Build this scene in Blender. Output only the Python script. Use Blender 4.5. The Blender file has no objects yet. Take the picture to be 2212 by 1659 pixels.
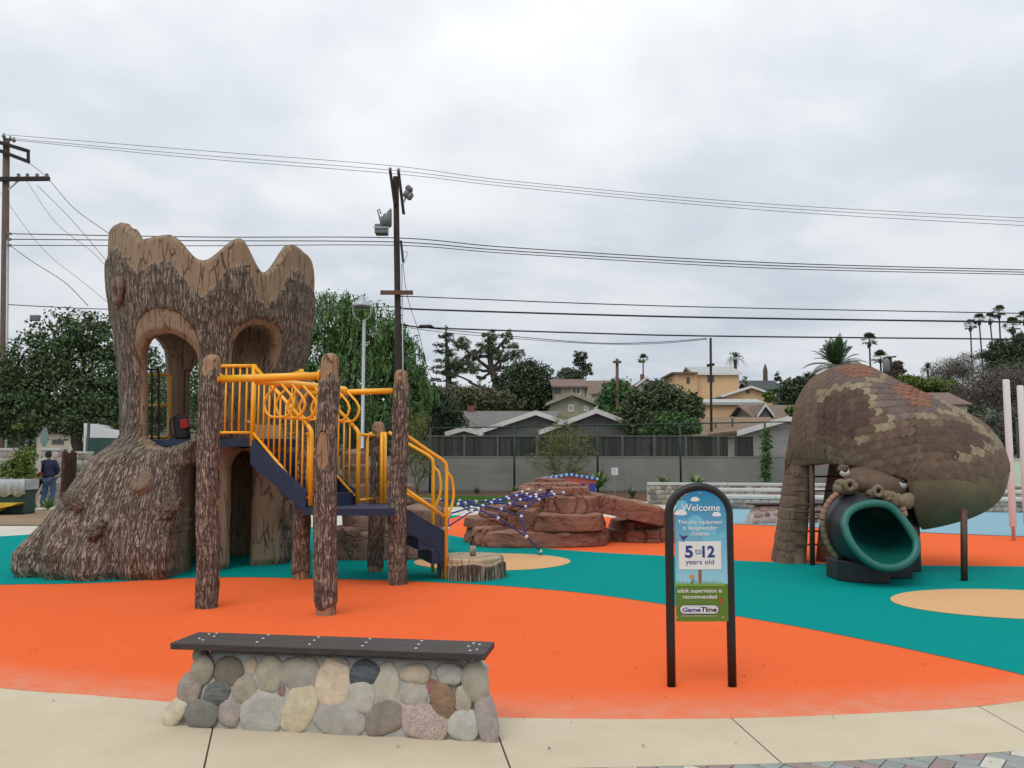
import bpy, bmesh, math, random
import numpy as np
from mathutils import Vector, Matrix, Euler
def R(a): return np.radians(a) if isinstance(a, np.ndarray) else math.radians(a)
rng = np.random.default_rng(7)
random.seed(7)
SC = bpy.context.scene
COL = SC.collection

# ------------------------------------------------------------------ camera
CAM_H, PITCH, FPX = 1.6, R(4.8), 1852.0          # eye height, upward tilt, focal length in reference pixels (2212 wide)
cam = bpy.data.cameras.new('camera')
cam.sensor_width = 36.0
cam.lens = 36.0 * FPX / 2212.0
cam.clip_start, cam.clip_end = 0.05, 3000
cam_o = bpy.data.objects.new('camera', cam)
cam_o.location = (0, 0, CAM_H)
cam_o.rotation_euler = (R(90) + PITCH, 0, 0)
COL.objects.link(cam_o)
SC.camera = cam_o

# ------------------------------------------------------------------ world: overcast sky
SUN_EL, SUN_AZ = R(58), R(205)
w = bpy.data.worlds.new('World'); SC.world = w; w.use_nodes = True
nt = w.node_tree; N = nt.nodes; L = nt.links
for n in list(N): N.remove(n)
out = N.new('ShaderNodeOutputWorld'); bg = N.new('ShaderNodeBackground')
bg.inputs['Strength'].default_value = 0.1
sky = N.new('ShaderNodeTexSky'); sky.sky_type = 'NISHITA'; sky.sun_disc = False
sky.sun_elevation = SUN_EL; sky.sun_rotation = SUN_AZ
tc = N.new('ShaderNodeTexCoord'); sep = N.new('ShaderNodeSeparateXYZ')
L.new(tc.outputs['Generated'], sep.inputs[0])
def wmath(op, a, b=None, c=None):
    n = N.new('ShaderNodeMath'); n.operation = op
    for i, v in enumerate((a, b, c)):
        if v is None: continue
        if isinstance(v, (int, float)): n.inputs[i].default_value = v
        else: L.new(v, n.inputs[i])
    return n.outputs[0]
zc = wmath('MAXIMUM', sep.outputs['Z'], 0.0)
den = wmath('ADD', zc, 0.16)
cmb = N.new('ShaderNodeCombineXYZ')
L.new(wmath('DIVIDE', sep.outputs['X'], den), cmb.inputs[0]); L.new(wmath('DIVIDE', sep.outputs['Y'], den), cmb.inputs[1])
n1 = N.new('ShaderNodeTexNoise'); n1.inputs['Scale'].default_value = 0.95; n1.inputs['Detail'].default_value = 5
n1.inputs['Roughness'].default_value = 0.5; n1.inputs['Distortion'].default_value = 0.35
L.new(cmb.outputs[0], n1.inputs['Vector'])
n2 = N.new('ShaderNodeTexNoise'); n2.inputs['Scale'].default_value = 3.2; n2.inputs['Detail'].default_value = 6
n2.inputs['Roughness'].default_value = 0.52
L.new(cmb.outputs[0], n2.inputs['Vector'])
nz = wmath('ADD', wmath('MULTIPLY', n1.outputs[0], 0.78), wmath('MULTIPLY', n2.outputs[0], 0.22))
mr = N.new('ShaderNodeMapRange'); mr.interpolation_type = 'SMOOTHSTEP'
mr.inputs['From Min'].default_value = 0.38; mr.inputs['From Max'].default_value = 0.60
L.new(nz, mr.inputs[0])
cl = N.new('ShaderNodeMix'); cl.data_type = 'RGBA'
cl.inputs['A'].default_value = (7.0, 7.55, 8.2, 1); cl.inputs['B'].default_value = (9.6, 9.75, 9.9, 1)
L.new(mr.outputs[0], cl.inputs['Factor'])
# overcast brightening with height (darker near the horizon)
gr = N.new('ShaderNodeMapRange'); gr.inputs['From Min'].default_value = 0.0; gr.inputs['From Max'].default_value = 1.0
gr.inputs['To Min'].default_value = 0.0; gr.inputs['To Max'].default_value = 1.0
L.new(zc, gr.inputs[0])
rmp = N.new('ShaderNodeValToRGB')
e = rmp.color_ramp.elements
e[0].position = 0.0; e[0].color = (0.72, 0.74, 0.78, 1)
e[1].position = 1.0; e[1].color = (1.12, 1.12, 1.12, 1)
for p, c in ((0.16, (0.80, 0.82, 0.85)), (0.30, (0.97, 0.98, 0.985)), (0.46, (1.08, 1.08, 1.075))):
    k = e.new(p); k.color = c + (1,)
L.new(gr.outputs[0], rmp.inputs[0])
mul = N.new('ShaderNodeMix'); mul.data_type = 'RGBA'; mul.blend_type = 'MULTIPLY'; mul.inputs['Factor'].default_value = 1
L.new(cl.outputs['Result'], mul.inputs['A']); L.new(rmp.outputs[0], mul.inputs['B'])
mx = N.new('ShaderNodeMix'); mx.data_type = 'RGBA'; mx.inputs['Factor'].default_value = 0.97
L.new(sky.outputs[0], mx.inputs['A']); L.new(mul.outputs['Result'], mx.inputs['B'])
L.new(mx.outputs['Result'], bg.inputs['Color']); L.new(bg.outputs[0], out.inputs[0])

sun = bpy.data.lights.new('sun', 'SUN'); sun.energy = 1.1; sun.angle = R(35); sun.color = (1.0, 0.97, 0.92)
sun_o = bpy.data.objects.new('sun', sun); COL.objects.link(sun_o)
_sd = Vector((math.sin(SUN_AZ) * math.cos(SUN_EL), math.cos(SUN_AZ) * math.cos(SUN_EL), math.sin(SUN_EL)))
sun_o.rotation_euler = (-_sd).to_track_quat('-Z', 'Y').to_euler()
SC.view_settings.view_transform = 'Standard'
SC.view_settings.look = 'None'
SC.view_settings.exposure = 0.0
SC.view_settings.gamma = 1.0
SC.view_settings.use_curve_mapping = False
SC.cycles.max_bounces = 6
SC.cycles.diffuse_bounces = 3
SC.cycles.transparent_max_bounces = 12

# ------------------------------------------------------------------ survey helpers: photo measurement -> metres
CT, ST = math.cos(PITCH), math.sin(PITCH)
def ray(x, y):
    u = (x - 1106.0) / FPX; v = (829.5 - y) / FPX
    return Vector((u, CT - v * ST, ST + v * CT))
def P(x, y, d):
    r = ray(x, y); t = d / r.y
    return Vector((r.x * t, d, CAM_H + r.z * t))
def G(x, y, z=0.0):
    r = ray(x, y); t = (z - CAM_H) / r.z
    return Vector((r.x * t, r.y * t, z))
def on_plane(x, y, p0, n):
    r = ray(x, y); o = Vector((0, 0, CAM_H)); t = (p0 - o).dot(n) / r.dot(n)
    return o + r * t
def cropper(x0, y0, s):
    return lambda cx, cy: ((x0 + cx / s) / 1.28571, (y0 + cy / s) / 1.28571)

# ------------------------------------------------------------------ object helpers
def tag(o, label=None, cat=None, group=None, kind=None):
    if label: o['label'] = label
    if cat: o['category'] = cat
    if group: o['group'] = group
    if kind: o['kind'] = kind
    return o
def woff(o):
    v = Vector((0, 0, 0))
    while o is not None:
        v += o.location; o = o.parent
    return v
def thing(name, label, cat, loc=(0, 0, 0), group=None):
    o = bpy.data.objects.new(name, None); o.empty_display_size = 0.2
    COL.objects.link(o); o.location = loc
    return tag(o, label, cat, group)
def link(name, me, parent=None, loc=None, rot=None, scale=None):
    o = bpy.data.objects.new(name, me); COL.objects.link(o)
    if parent is not None: o.parent = parent
    if loc is not None: o.location = Vector(loc) - (woff(parent) if parent is not None else Vector((0, 0, 0)))
    if rot is not None: o.rotation_euler = rot
    if scale is not None: o.scale = scale
    return o
def mesh(name, v, f, m=None, smooth=False):
    me = bpy.data.meshes.new(name)
    if isinstance(v, np.ndarray): v = v.tolist()
    if isinstance(f, np.ndarray): f = f.tolist()
    me.from_pydata([tuple(p) for p in v], [], f)
    if m is not None:
        for k in (m if isinstance(m, (list, tuple)) else [m]): me.materials.append(k)
    if smooth: me.polygons.foreach_set('use_smooth', [True] * len(me.polygons))
    me.update()
    return me
def obj(name, v, f, m=None, parent=None, smooth=False, kind=None):
    if parent is not None:
        o = woff(parent)
        v = np.asarray([tuple(p) for p in v], float) - np.array(o)
    ob = link(name, mesh(name, v, f, m, smooth), parent)
    if kind: ob['kind'] = kind
    return ob

class MB:
    """collects shapes (world coordinates) for ONE mesh"""
    def __init__(s): s.v = []; s.f = []
    def add(s, v, f):
        b = len(s.v); s.v += [tuple(p) for p in v]; s.f += [tuple(i + b for i in q) for q in f]; return s
    def box(s, a, b):
        x0, y0, z0 = a; x1, y1, z1 = b
        return s.add([(x0,y0,z0),(x1,y0,z0),(x1,y1,z0),(x0,y1,z0),(x0,y0,z1),(x1,y0,z1),(x1,y1,z1),(x0,y1,z1)],
                     [(0,3,2,1),(4,5,6,7),(0,1,5,4),(1,2,6,5),(2,3,7,6),(3,0,4,7)])
    def obox(s, c, ax, ay, az):
        c, ax, ay, az = Vector(c), Vector(ax), Vector(ay), Vector(az)
        v = [c + ax*i + ay*j + az*k for k in (-1, 1) for i, j in ((-1,-1),(1,-1),(1,1),(-1,1))]
        return s.add(v, [(0,3,2,1),(4,5,6,7),(0,1,5,4),(1,2,6,5),(2,3,7,6),(3,0,4,7)])
    def bar(s, a, b, w, h, up=(0, 0, 1)):
        a, b = Vector(a), Vector(b); d = (b - a); l = d.length; d.normalize()
        side = d.cross(Vector(up))
        if side.length < 1e-4: side = d.cross(Vector((1, 0, 0)))
        side.normalize(); u = side.cross(d).normalized()
        return s.obox((a + b) / 2, d * l / 2, side * w / 2, u * h / 2)
    def tube(s, pts, r, n=8, cap=True):
        pts = [Vector(p) for p in pts]; m = len(pts)
        rr = r if isinstance(r, (list, tuple, np.ndarray)) else [r] * m
        d0 = (pts[1] - pts[0]).normalized()
        up = Vector((0, 0, 1)) if abs(d0.z) < 0.9 else Vector((1, 0, 0))
        x = d0.cross(up).normalized()
        V = []
        for i, p in enumerate(pts):
            if i == 0: d = pts[1] - p
            elif i == m - 1: d = p - pts[i-1]
            else: d = (pts[i+1] - p).normalized() + (p - pts[i-1]).normalized()
            if d.length < 1e-9: d = pts[min(i+1, m-1)] - pts[max(i-1, 0)]
            d.normalize()
            x = (x - d * x.dot(d)); 
            if x.length < 1e-6: x = d.orthogonal()
            x.normalize(); y = d.cross(x)
            for k in range(n):
                a = 2 * math.pi * k / n
                V.append(p + (x * math.cos(a) + y * math.sin(a)) * rr[i])
        F = []
        for i in range(m - 1):
            for k in range(n):
                k2 = (k + 1) % n
                F.append((i*n+k, i*n+k2, (i+1)*n+k2, (i+1)*n+k))
        if cap:
            F.append(tuple(range(n))[::-1]); F.append(tuple((m-1)*n + k for k in range(n)))
        return s.add(V, F)
    def lathe(s, c, prof, n=16, axis=None):
        """prof = [(r, z)] round a vertical (or given) axis through c"""
        c = Vector(c); q = Matrix.Identity(3) if axis is None else Vector(axis).to_track_quat('Z', 'Y').to_matrix()
        V = []; F = []
        for r, z in prof:
            for k in range(n):
                a = 2 * math.pi * k / n
                V.append(c + q @ Vector((r * math.cos(a), r * math.sin(a), z)))
        m = len(prof)
        for i in range(m - 1):
            for k in range(n):
                k2 = (k + 1) % n
                F.append((i*n+k, i*n+k2, (i+1)*n+k2, (i+1)*n+k))
        F.append(tuple(range(n))[::-1]); F.append(tuple((m-1)*n + k for k in range(n)))
        return s.add(V, F)
    def prism(s, poly, vec):
        """poly: 3-d points of a flat polygon; extruded by vec"""
        poly = [Vector(p) for p in poly]; vec = Vector(vec); n = len(poly)
        V = poly + [p + vec for p in poly]
        F = [tuple(range(n))[::-1], tuple(range(n, 2*n))] + [(i, (i+1) % n, n + (i+1) % n, n + i) for i in range(n)]
        return s.add(V, F)
    def build(s, name, m, parent=None, smooth=False, kind=None):
        return obj(name, s.v, s.f, m, parent, smooth, kind)
def bevel(o, w=0.01, seg=2):
    b = o.modifiers.new('bevel', 'BEVEL'); b.width = w; b.segments = seg; b.limit_method = 'ANGLE'; b.angle_limit = R(35)
    return o
def spline(pts, n=8):
    """Catmull-Rom through pts"""
    p = [Vector(q) for q in pts]; p = [p[0]*2 - p[1]] + p + [p[-1]*2 - p[-2]]
    o = []
    for i in range(1, len(p) - 2):
        for k in range(n):
            t = k / n; a, b, c, d = p[i-1], p[i], p[i+1], p[i+2]
            o.append(0.5 * ((2*b) + (c - a)*t + (2*a - 5*b + 4*c - d)*t*t + (3*b - a - 3*c + d)*t*t*t))
    o.append(p[-2]); return o
def sm(a, b, x):
    t = np.clip((x - a) / (b - a), 0, 1); return t * t * (3 - 2 * t)

# vectorised value noise
_perm = np.random.default_rng(3).random((64, 64, 64)).astype(np.float32)
def vn(x, y, z=0.0, seed=0):
    x = np.asarray(x, float) + seed * 7.31; y = np.asarray(y, float) + seed * 3.17; z = np.asarray(z, float) + seed * 5.77
    x, y, z = np.broadcast_arrays(x, y, z)
    xi, yi, zi = np.floor(x).astype(int), np.floor(y).astype(int), np.floor(z).astype(int)
    u, v_, w_ = x - xi, y - yi, z - zi
    u, v_, w_ = u*u*(3-2*u), v_*v_*(3-2*v_), w_*w_*(3-2*w_)
    g = lambda a, b, c: _perm[(xi+a) % 64, (yi+b) % 64, (zi+c) % 64]
    l = lambda a, b, t: a + (b - a) * t
    return l(l(l(g(0,0,0), g(1,0,0), u), l(g(0,1,0), g(1,1,0), u), v_), l(l(g(0,0,1), g(1,0,1), u), l(g(0,1,1), g(1,1,1), u), v_), w_)
def fbm(x, y, z=0.0, o=4, seed=0):
    s = 0; a = 0.5
    for i in range(o):
        s = s + a * vn(np.asarray(x) * 2**i, np.asarray(y) * 2**i, np.asarray(z) * 2**i, seed + i); a *= 0.5
    return s / (1 - 0.5**o)

# ------------------------------------------------------------------ materials
def lin(r, g, b, k=1.0):
    f = lambda c: (c/255/12.92 if c <= 10.3 else ((c/255 + 0.055)/1.055)**2.4) * k
    return (f(r), f(g), f(b))
class NTB:
    def __init__(s, name):
        s.m = bpy.data.materials.new(name); s.m.use_nodes = True
        s.t = s.m.node_tree; s.N = s.t.nodes; s.L = s.t.links
        s.b = s.N['Principled BSDF']
    def n(s, typ, **kw):
        k = s.N.new('ShaderNode' + typ)
        for a, v in kw.items():
            if a in k.inputs or a.replace('_', ' ') in k.inputs:
                i = k.inputs[a if a in k.inputs else a.replace('_', ' ')]
                if hasattr(v, 'is_linked') : s.L.new(v, i)
                else: i.default_value = v
            else: setattr(k, a, v)
        return k
    def math(s, op, a, b=None, clamp=False):
        k = s.N.new('ShaderNodeMath'); k.operation = op; k.use_clamp = clamp
        for i, v in enumerate((a, b)):
            if v is None: continue
            if isinstance(v, (int, float)): k.inputs[i].default_value = v
            else: s.L.new(v, k.inputs[i])
        return k.outputs[0]
    def mix(s, fac, a, b, blend='MIX'):
        k = s.N.new('ShaderNodeMix'); k.data_type = 'RGBA'; k.blend_type = blend
        for key, v in (('Factor', fac), ('A', a), ('B', b)):
            i = k.inputs[key]
            if isinstance(v, (int, float)): i.default_value = v
            elif isinstance(v, tuple): i.default_value = v[:3] + (1,)
            else: s.L.new(v, i)
        return k.outputs['Result']
    def rng(s, x, a, b, c=0.0, d=1.0, smooth=False):
        k = s.N.new('ShaderNodeMapRange'); s.L.new(x, k.inputs[0])
        if smooth: k.interpolation_type = 'SMOOTHSTEP'
        for i, v in enumerate((a, b, c, d)): k.inputs[i+1].default_value = v
        return k.outputs[0]
    def pos(s, sc=(1, 1, 1), src='Position'):
        if src == 'Position': o = s.n('NewGeometry').outputs['Position']
        else: o = s.n('TexCoord').outputs[src]
        k = s.n('Mapping'); k.inputs['Scale'].default_value = sc; s.L.new(o, k.inputs['Vector']); return k.outputs[0]
    def noise(s, vec, scale, detail=5, rough=0.55, dist=0.0):
        k = s.n('TexNoise'); s.L.new(vec, k.inputs['Vector'])
        k.inputs['Scale'].default_value = scale; k.inputs['Detail'].default_value = detail
        k.inputs['Roughness'].default_value = rough; k.inputs['Distortion'].default_value = dist
        return k.outputs[0]
    def vor(s, vec, scale, feature='F1', rand=1.0):
        k = s.n('TexVoronoi'); k.feature = feature; s.L.new(vec, k.inputs['Vector'])
        k.inputs['Scale'].default_value = scale; k.inputs['Randomness'].default_value = rand
        return k
    def bump(s, h, strength=0.3, dist=0.02, nrm=None):
        k = s.n('Bump'); k.inputs['Strength'].default_value = strength; k.inputs['Distance'].default_value = dist
        s.L.new(h, k.inputs['Height'])
        if nrm is not None: s.L.new(nrm, k.inputs['Normal'])
        s.L.new(k.outputs[0], s.b.inputs['Normal']); return k.outputs[0]
    def done(s, col=None, rough=0.8, metal=0.0, spec=0.5):
        if col is not None:
            if isinstance(col, tuple): s.b.inputs['Base Color'].default_value = col[:3] + (1,)
            else: s.L.new(col, s.b.inputs['Base Color'])
        if isinstance(rough, (int, float)): s.b.inputs['Roughness'].default_value = rough
        else: s.L.new(rough, s.b.inputs['Roughness'])
        s.b.inputs['Metallic'].default_value = metal
        s.b.inputs['Specular IOR Level'].default_value = spec
        return s.m
def mat(name, c1, c2=None, scale=4.0, rough=0.8, bump=0.0, bscale=None, metal=0.0, stretch=(1, 1, 1), rnd=0.0, spec=0.5, detail=6, dist=0.01, src='Position'):
    b = NTB(name); v = b.pos(stretch, src)
    c2 = c2 or tuple(x * 0.8 for x in c1)
    n = b.noise(v, scale, detail)
    c = b.mix(b.rng(n, 0.3, 0.7), c2, c1)
    if rnd:
        oi = b.n('ObjectInfo').outputs['Random']
        k = b.n('HueSaturation'); b.L.new(c, k.inputs['Color']); b.L.new(b.rng(oi, 0, 1, 1 - rnd, 1 + rnd), k.inputs['Value'])
        c = k.outputs[0]
    if bump:
        b.bump(b.noise(v, bscale or scale * 6, 5, 0.6), bump, dist)
    return b.done(c, b.rng(n, 0.2, 0.8, min(1, rough + 0.06), max(0.05, rough - 0.06)), metal, spec)
# ================================================================== SETTING
def T(x, y):
    x = np.asarray(x, float); y = np.asarray(y, float)
    h = 0.07 * np.maximum(0, y - 46)
    h = h + 2.5 * sm(14, 60, x) * sm(55, 130, y) + 4.0 * sm(-20, -90, x) * sm(60, 140, y)
    h = np.minimum(h, 24) + 1.2 * (fbm(x / 22, y / 22, 0, 3, 5) - 0.5) * sm(50, 80, y)
    return h - 0.02
def Tz(x, y): return float(T(x, y))

M_soil = mat('dry_soil', (0.30, 0.20, 0.11), (0.19, 0.125, 0.075), 0.5, 0.95, 0.3, 9)
xs = np.concatenate([np.linspace(-700, -60, 14), np.linspace(-50, 60, 60), np.linspace(70, 700, 14)])
ys = np.concatenate([np.linspace(-40, 44, 12), np.linspace(46, 150, 54), np.linspace(170, 1500, 16)])
X, Y = np.meshgrid(xs, ys); Z = T(X, Y)
nx, ny = len(xs), len(ys)
F = [(j*nx+i, j*nx+i+1, (j+1)*nx+i+1, (j+1)*nx+i) for j in range(ny-1) for i in range(nx-1)]
M_hill = mat('hill_scrub', (0.10, 0.095, 0.055), (0.06, 0.06, 0.038), 0.35, 0.95, 0.4, 4)
tag(obj('ground', np.stack([X.ravel(), Y.ravel(), Z.ravel()], 1), F, [M_soil, M_hill], smooth=True), kind='structure')
_g = bpy.data.objects['ground'].data
for _p in _g.polygons:
    if _p.center.y > 46: _p.material_index = 1

# rubber safety surfacing: fine crumb with faint wear
def rubber(name, c, dusty=None, edge=None):
    b = NTB(name); v = b.pos()
    crumb = b.vor(v, 320).outputs['Color']
    c1 = b.mix(b.rng(b.noise(v, 260, 2), 0.35, 0.7), tuple(x * 0.80 for x in c), tuple(min(1, x * 1.14 + 0.004) for x in c))
    big = b.rng(b.noise(v, 0.55, 6, 0.62), 0.38, 0.72, 0, 1, True)
    c2 = b.mix(b.math('MULTIPLY', big, 0.22), c1, tuple(x * 0.74 for x in c))
    scuff = b.rng(b.noise(b.pos((0.6, 3.0, 1)), 2.1, 7, 0.7, 0.4), 0.57, 0.76, 0, 0.38, True)
    c3 = b.mix(scuff, c2, dusty or tuple(x * 0.8 + 0.10 for x in c))
    speck = b.rng(b.vor(v, 5.5).outputs['Distance'], 0.0, 0.035, 0.75, 0.0)
    keep = b.rng(b.noise(v, 3.1, 2), 0.52, 0.56, 0, 1)
    c4 = b.mix(b.math('MULTIPLY', speck, keep), c3, tuple(x * 0.3 for x in c))
    mot = b.noise(v, 34, 4, 0.65)
    c4 = b.mix(b.rng(mot, 0.40, 0.70, 0, 0.26), c4, tuple(x * 0.62 for x in c)); c4 = b.mix(b.rng(b.noise(v, 75, 2), 0.58, 0.70, 0, 0.16), c4, tuple(min(1, x * 1.1 + 0.05) for x in c))
    if edge:                                              # pale grit tracked in from the concrete walk
        sp_ = b.n('SeparateXYZ'); b.L.new(b.n('NewGeometry').outputs['Position'], sp_.inputs[0])
        yy = b.math('ADD', b.math('MULTIPLY', b.math('MULTIPLY', sp_.outputs['X'], sp_.outputs['X']), edge[0]), b.math('ADD', b.math('MULTIPLY', sp_.outputs['X'], edge[1]), edge[2]))
        dd = b.math('SUBTRACT', sp_.outputs['Y'], yy)
        f_ = b.math('MULTIPLY', b.rng(dd, 0.0, 0.75, 0.62, 0.0, True), b.rng(b.noise(v, 5, 6, 0.7), 0.30, 0.7, 0.25, 1.0))
        c4 = b.mix(f_, c4, (0.60, 0.36, 0.26))
    b.bump(b.noise(v, 240, 3, 0.7), 0.45, 0.004)
    return b.done(c4, 0.92, 0, 0.03)
edge_low = [(-420, 1440), (0, 1487), (200, 1503), (380, 1518), (600, 1537), (850, 1547), (1085, 1551), (1350, 1554), (1600, 1552), (1850, 1543), (2050, 1532), (2212, 1515), (2620, 1462)]
_e = [G(*q) for q in edge_low[1:-1]]; _ef = np.polyfit([p.x for p in _e], [p.y for p in _e], 2)
M_orange = rubber('orange_rubber', (0.86, 0.150, 0.044), (0.82, 0.24, 0.12), [float(q) for q in _ef])
M_teal = rubber('teal_rubber', (0.0, 0.275, 0.25), (0.0, 0.33, 0.31))
M_tan = rubber('tan_rubber', (0.72, 0.43, 0.215))
M_blue = rubber('pale_blue_rubber', (0.26, 0.44, 0.52))

def tess(name, pts, m):
    from mathutils.geometry import tessellate_polygon
    area = sum(a.x * b.y - b.x * a.y for a, b in zip(pts, pts[1:] + pts[:1]))
    if area < 0: pts = pts[::-1]
    F = []
    for t in tessellate_polygon([[p.copy() for p in pts]]):
        a, b, c = (pts[k] for k in t)
        F.append(tuple(t) if (b - a).cross(c - a).z > 0 else tuple(t)[::-1])
    me = mesh(name, pts, F, m)
    return tag(link(name, me), kind='structure')
def sheet(name, pix, z, m, n=3):
    q = [Vector((a, b)) for a, b in pix]
    for _ in range(n):                                   # corner cutting: smooth, never overshoots
        q = [p for a, b in zip(q, q[1:] + q[:1]) for p in (a.lerp(b, 0.25), a.lerp(b, 0.75))]
    return tess(name, [G(p.x, p.y, z) for p in q], m)
def isheet(name, pts, z, m): return tess(name, [Vector((p[0], p[1], z)) for p in pts], m)

M_conc = NTB('concrete_tan')
v = M_conc.pos()
c = M_conc.mix(M_conc.rng(M_conc.noise(v, 0.9, 6, 0.6), 0.32, 0.7), (0.51, 0.435, 0.305), (0.62, 0.545, 0.40))
c = M_conc.mix(M_conc.rng(M_conc.noise(v, 90, 3, 0.7), 0.4, 0.75, 0, 0.28), c, (0.40, 0.34, 0.25))
c = M_conc.mix(M_conc.rng(M_conc.noise(v, 3.0, 8, 0.68), 0.62, 0.76, 0, 0.40, True), c, (0.33, 0.28, 0.20))
c = M_conc.mix(M_conc.rng(M_conc.vor(v, 2.3).outputs['Distance'], 0.0, 0.016, 0.7, 0), c, (0.12, 0.10, 0.08))
M_conc.bump(M_conc.noise(v, 120, 4, 0.7), 0.25, 0.004)
M_conc = M_conc.done(c, 0.85, 0, 0.3)
M_concpale = mat('concrete_pale', (0.58, 0.55, 0.48), (0.48, 0.45, 0.39), 1.2, 0.88, 0.15, 60)
M_joint = mat('joint_dirt', (0.08, 0.065, 0.05), None, 20, 0.95)

# wide paved base of the play yard under the coloured sheets
isheet('play_yard_pavement', [(-26, 3.2), (26, 3.2), (26, 30), (6, 31), (2, 29.0), (-4, 26.5), (-9, 20.0), (-26, 20.0)], -0.008, M_concpale)
sheet('orange_rubber_surface', edge_low + [(2900, 1182), (2212, 1160), (1900, 1147), (1610, 1133), (1440, 1126), (1250, 1112), (1060, 1108), (1005, 1113), (965, 1120), (935, 1127), (880, 1150), (600, 1160), (200, 1180), (-420, 1200)], 0.0, M_orange)
sheet('teal_rubber_surface', [(-420, 1290), (-200, 1270), (0, 1262), (180, 1261), (390, 1248), (520, 1246), (667, 1249), (846, 1253), (1000, 1260), (1128, 1268), (1280, 1282), (1436, 1305), (1585, 1329), (1740, 1356), (1900, 1388), (2080, 1427), (2212, 1457), (2620, 1560), (2900, 1400),
    (2900, 1250), (2500, 1230), (2212, 1223), (2000, 1222), (1820, 1219), (1670, 1214), (1590, 1211), (1436, 1200), (1300, 1194), (1180, 1185), (1080, 1174), (975, 1157), (925, 1146), (800, 1140), (500, 1136), (250, 1140), (120, 1149), (0, 1160), (-420, 1170)], 0.004, M_teal)
sheet('teal_rubber_surface', [(860, 1146), (900, 1138), (935, 1128), (965, 1120.5), (1004, 1113.5), (975, 1112.5), (935, 1115), (880, 1122), (850, 1135)], 0.0075, M_teal)
def oval(name, cx, cy, rx, ry, z, m):
    a = G(cx - rx, cy, z); b_ = G(cx + rx, cy, z); c = (a + b_) / 2
    n0, n1_ = G(cx, cy + ry, z).y, G(cx, cy - ry, z).y
    r = abs(b_.x - a.x) / 2
    yc = (n0 + n1_) / 2; ryw = abs(n1_ - n0) / 2
    return isheet(name, [(c.x + r * math.cos(t) + 0.02 * math.sin(3*t), yc + ryw * math.sin(t), 0) for t in np.linspace(0, 2*math.pi, 60)[:-1]], z, m)
oval('tan_rubber_circle', 1064, 1213.5, 169, 18.5, 0.008, M_tan)
oval('tan_rubber_circle', 2215, 1306, 272, 34, 0.008, M_tan)
sheet('splash_pad_surface', [(1400, 1108), (1440, 1126), (1612, 1132), (1900, 1146), (2212, 1159), (2800, 1178), (2900, 1120), (2212, 1106), (1900, 1100), (1600, 1097), (1440, 1100)], 0.004, M_blue)

# front concrete walk in slabs
jl = [((-420, 1440), (-900, 1700)), ((470, 1526), (432, 1700)), ((1062, 1551), (1117, 1700)), ((1580, 1552), (1745, 1700)), ((2115, 1527), (2420, 1700)), ((2620, 1462), (3000, 1600))]
pav = [(-900, 1656), (0, 1662), (700, 1667), (1200, 1660), (1690, 1649), (2000, 1634.5), (2212, 1621.5), (2620, 1592)]
up = spline([G(a, b) for a, b in edge_low], 12); lo = spline([G(a, b) for a, b in pav], 12)
def curve_y(cv, x):
    return float(np.interp(x, [p.x for p in cv], [p.y for p in cv]))
yard = tag(bpy.data.objects.new('concrete_walk', None), kind='structure'); COL.objects.link(yard)
for i in range(len(jl) - 1):
    (a0, a1), (b0, b1) = [tuple(G(*q) for q in jl[i]), tuple(G(*q) for q in jl[i+1])]
    def at_line(p, q, cv):
        best = None
        for t in np.linspace(-0.5, 1.5, 400):
            s = p.lerp(q, t); e_ = abs(curve_y(cv, s.x) - s.y)
            if best is None or e_ < best[0]: best = (e_, s)
        return best[1]
    ul, ur, ll, lr = at_line(a0, a1, up), at_line(b0, b1, up), at_line(a0, a1, lo), at_line(b0, b1, lo)
    g = 0.0055
    top = [(x, curve_y(up, x)) for x in np.linspace(ul.x + g, ur.x - g, 30)]
    bot = [(x, curve_y(lo, x)) for x in np.linspace(lr.x - g, ll.x + g, 30)]
    MB().prism([(x, y, -0.1) for x, y in bot[::-1] + top[::-1]], (0, 0, 0.102)).build('slab', M_conc, yard)
isheet('joint_bed', [(p.x, p.y) for p in up if -6.5 < p.x < 6.0] + [(6.0, 3.3), (-6.5, 3.3)], -0.006, M_joint)
isheet('concrete_apron', [(6.0, 3.25), (26, 3.25), (26, 12), (12.4, 10.5), (6.0, 7.0)], -0.004, M_conc)

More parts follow.
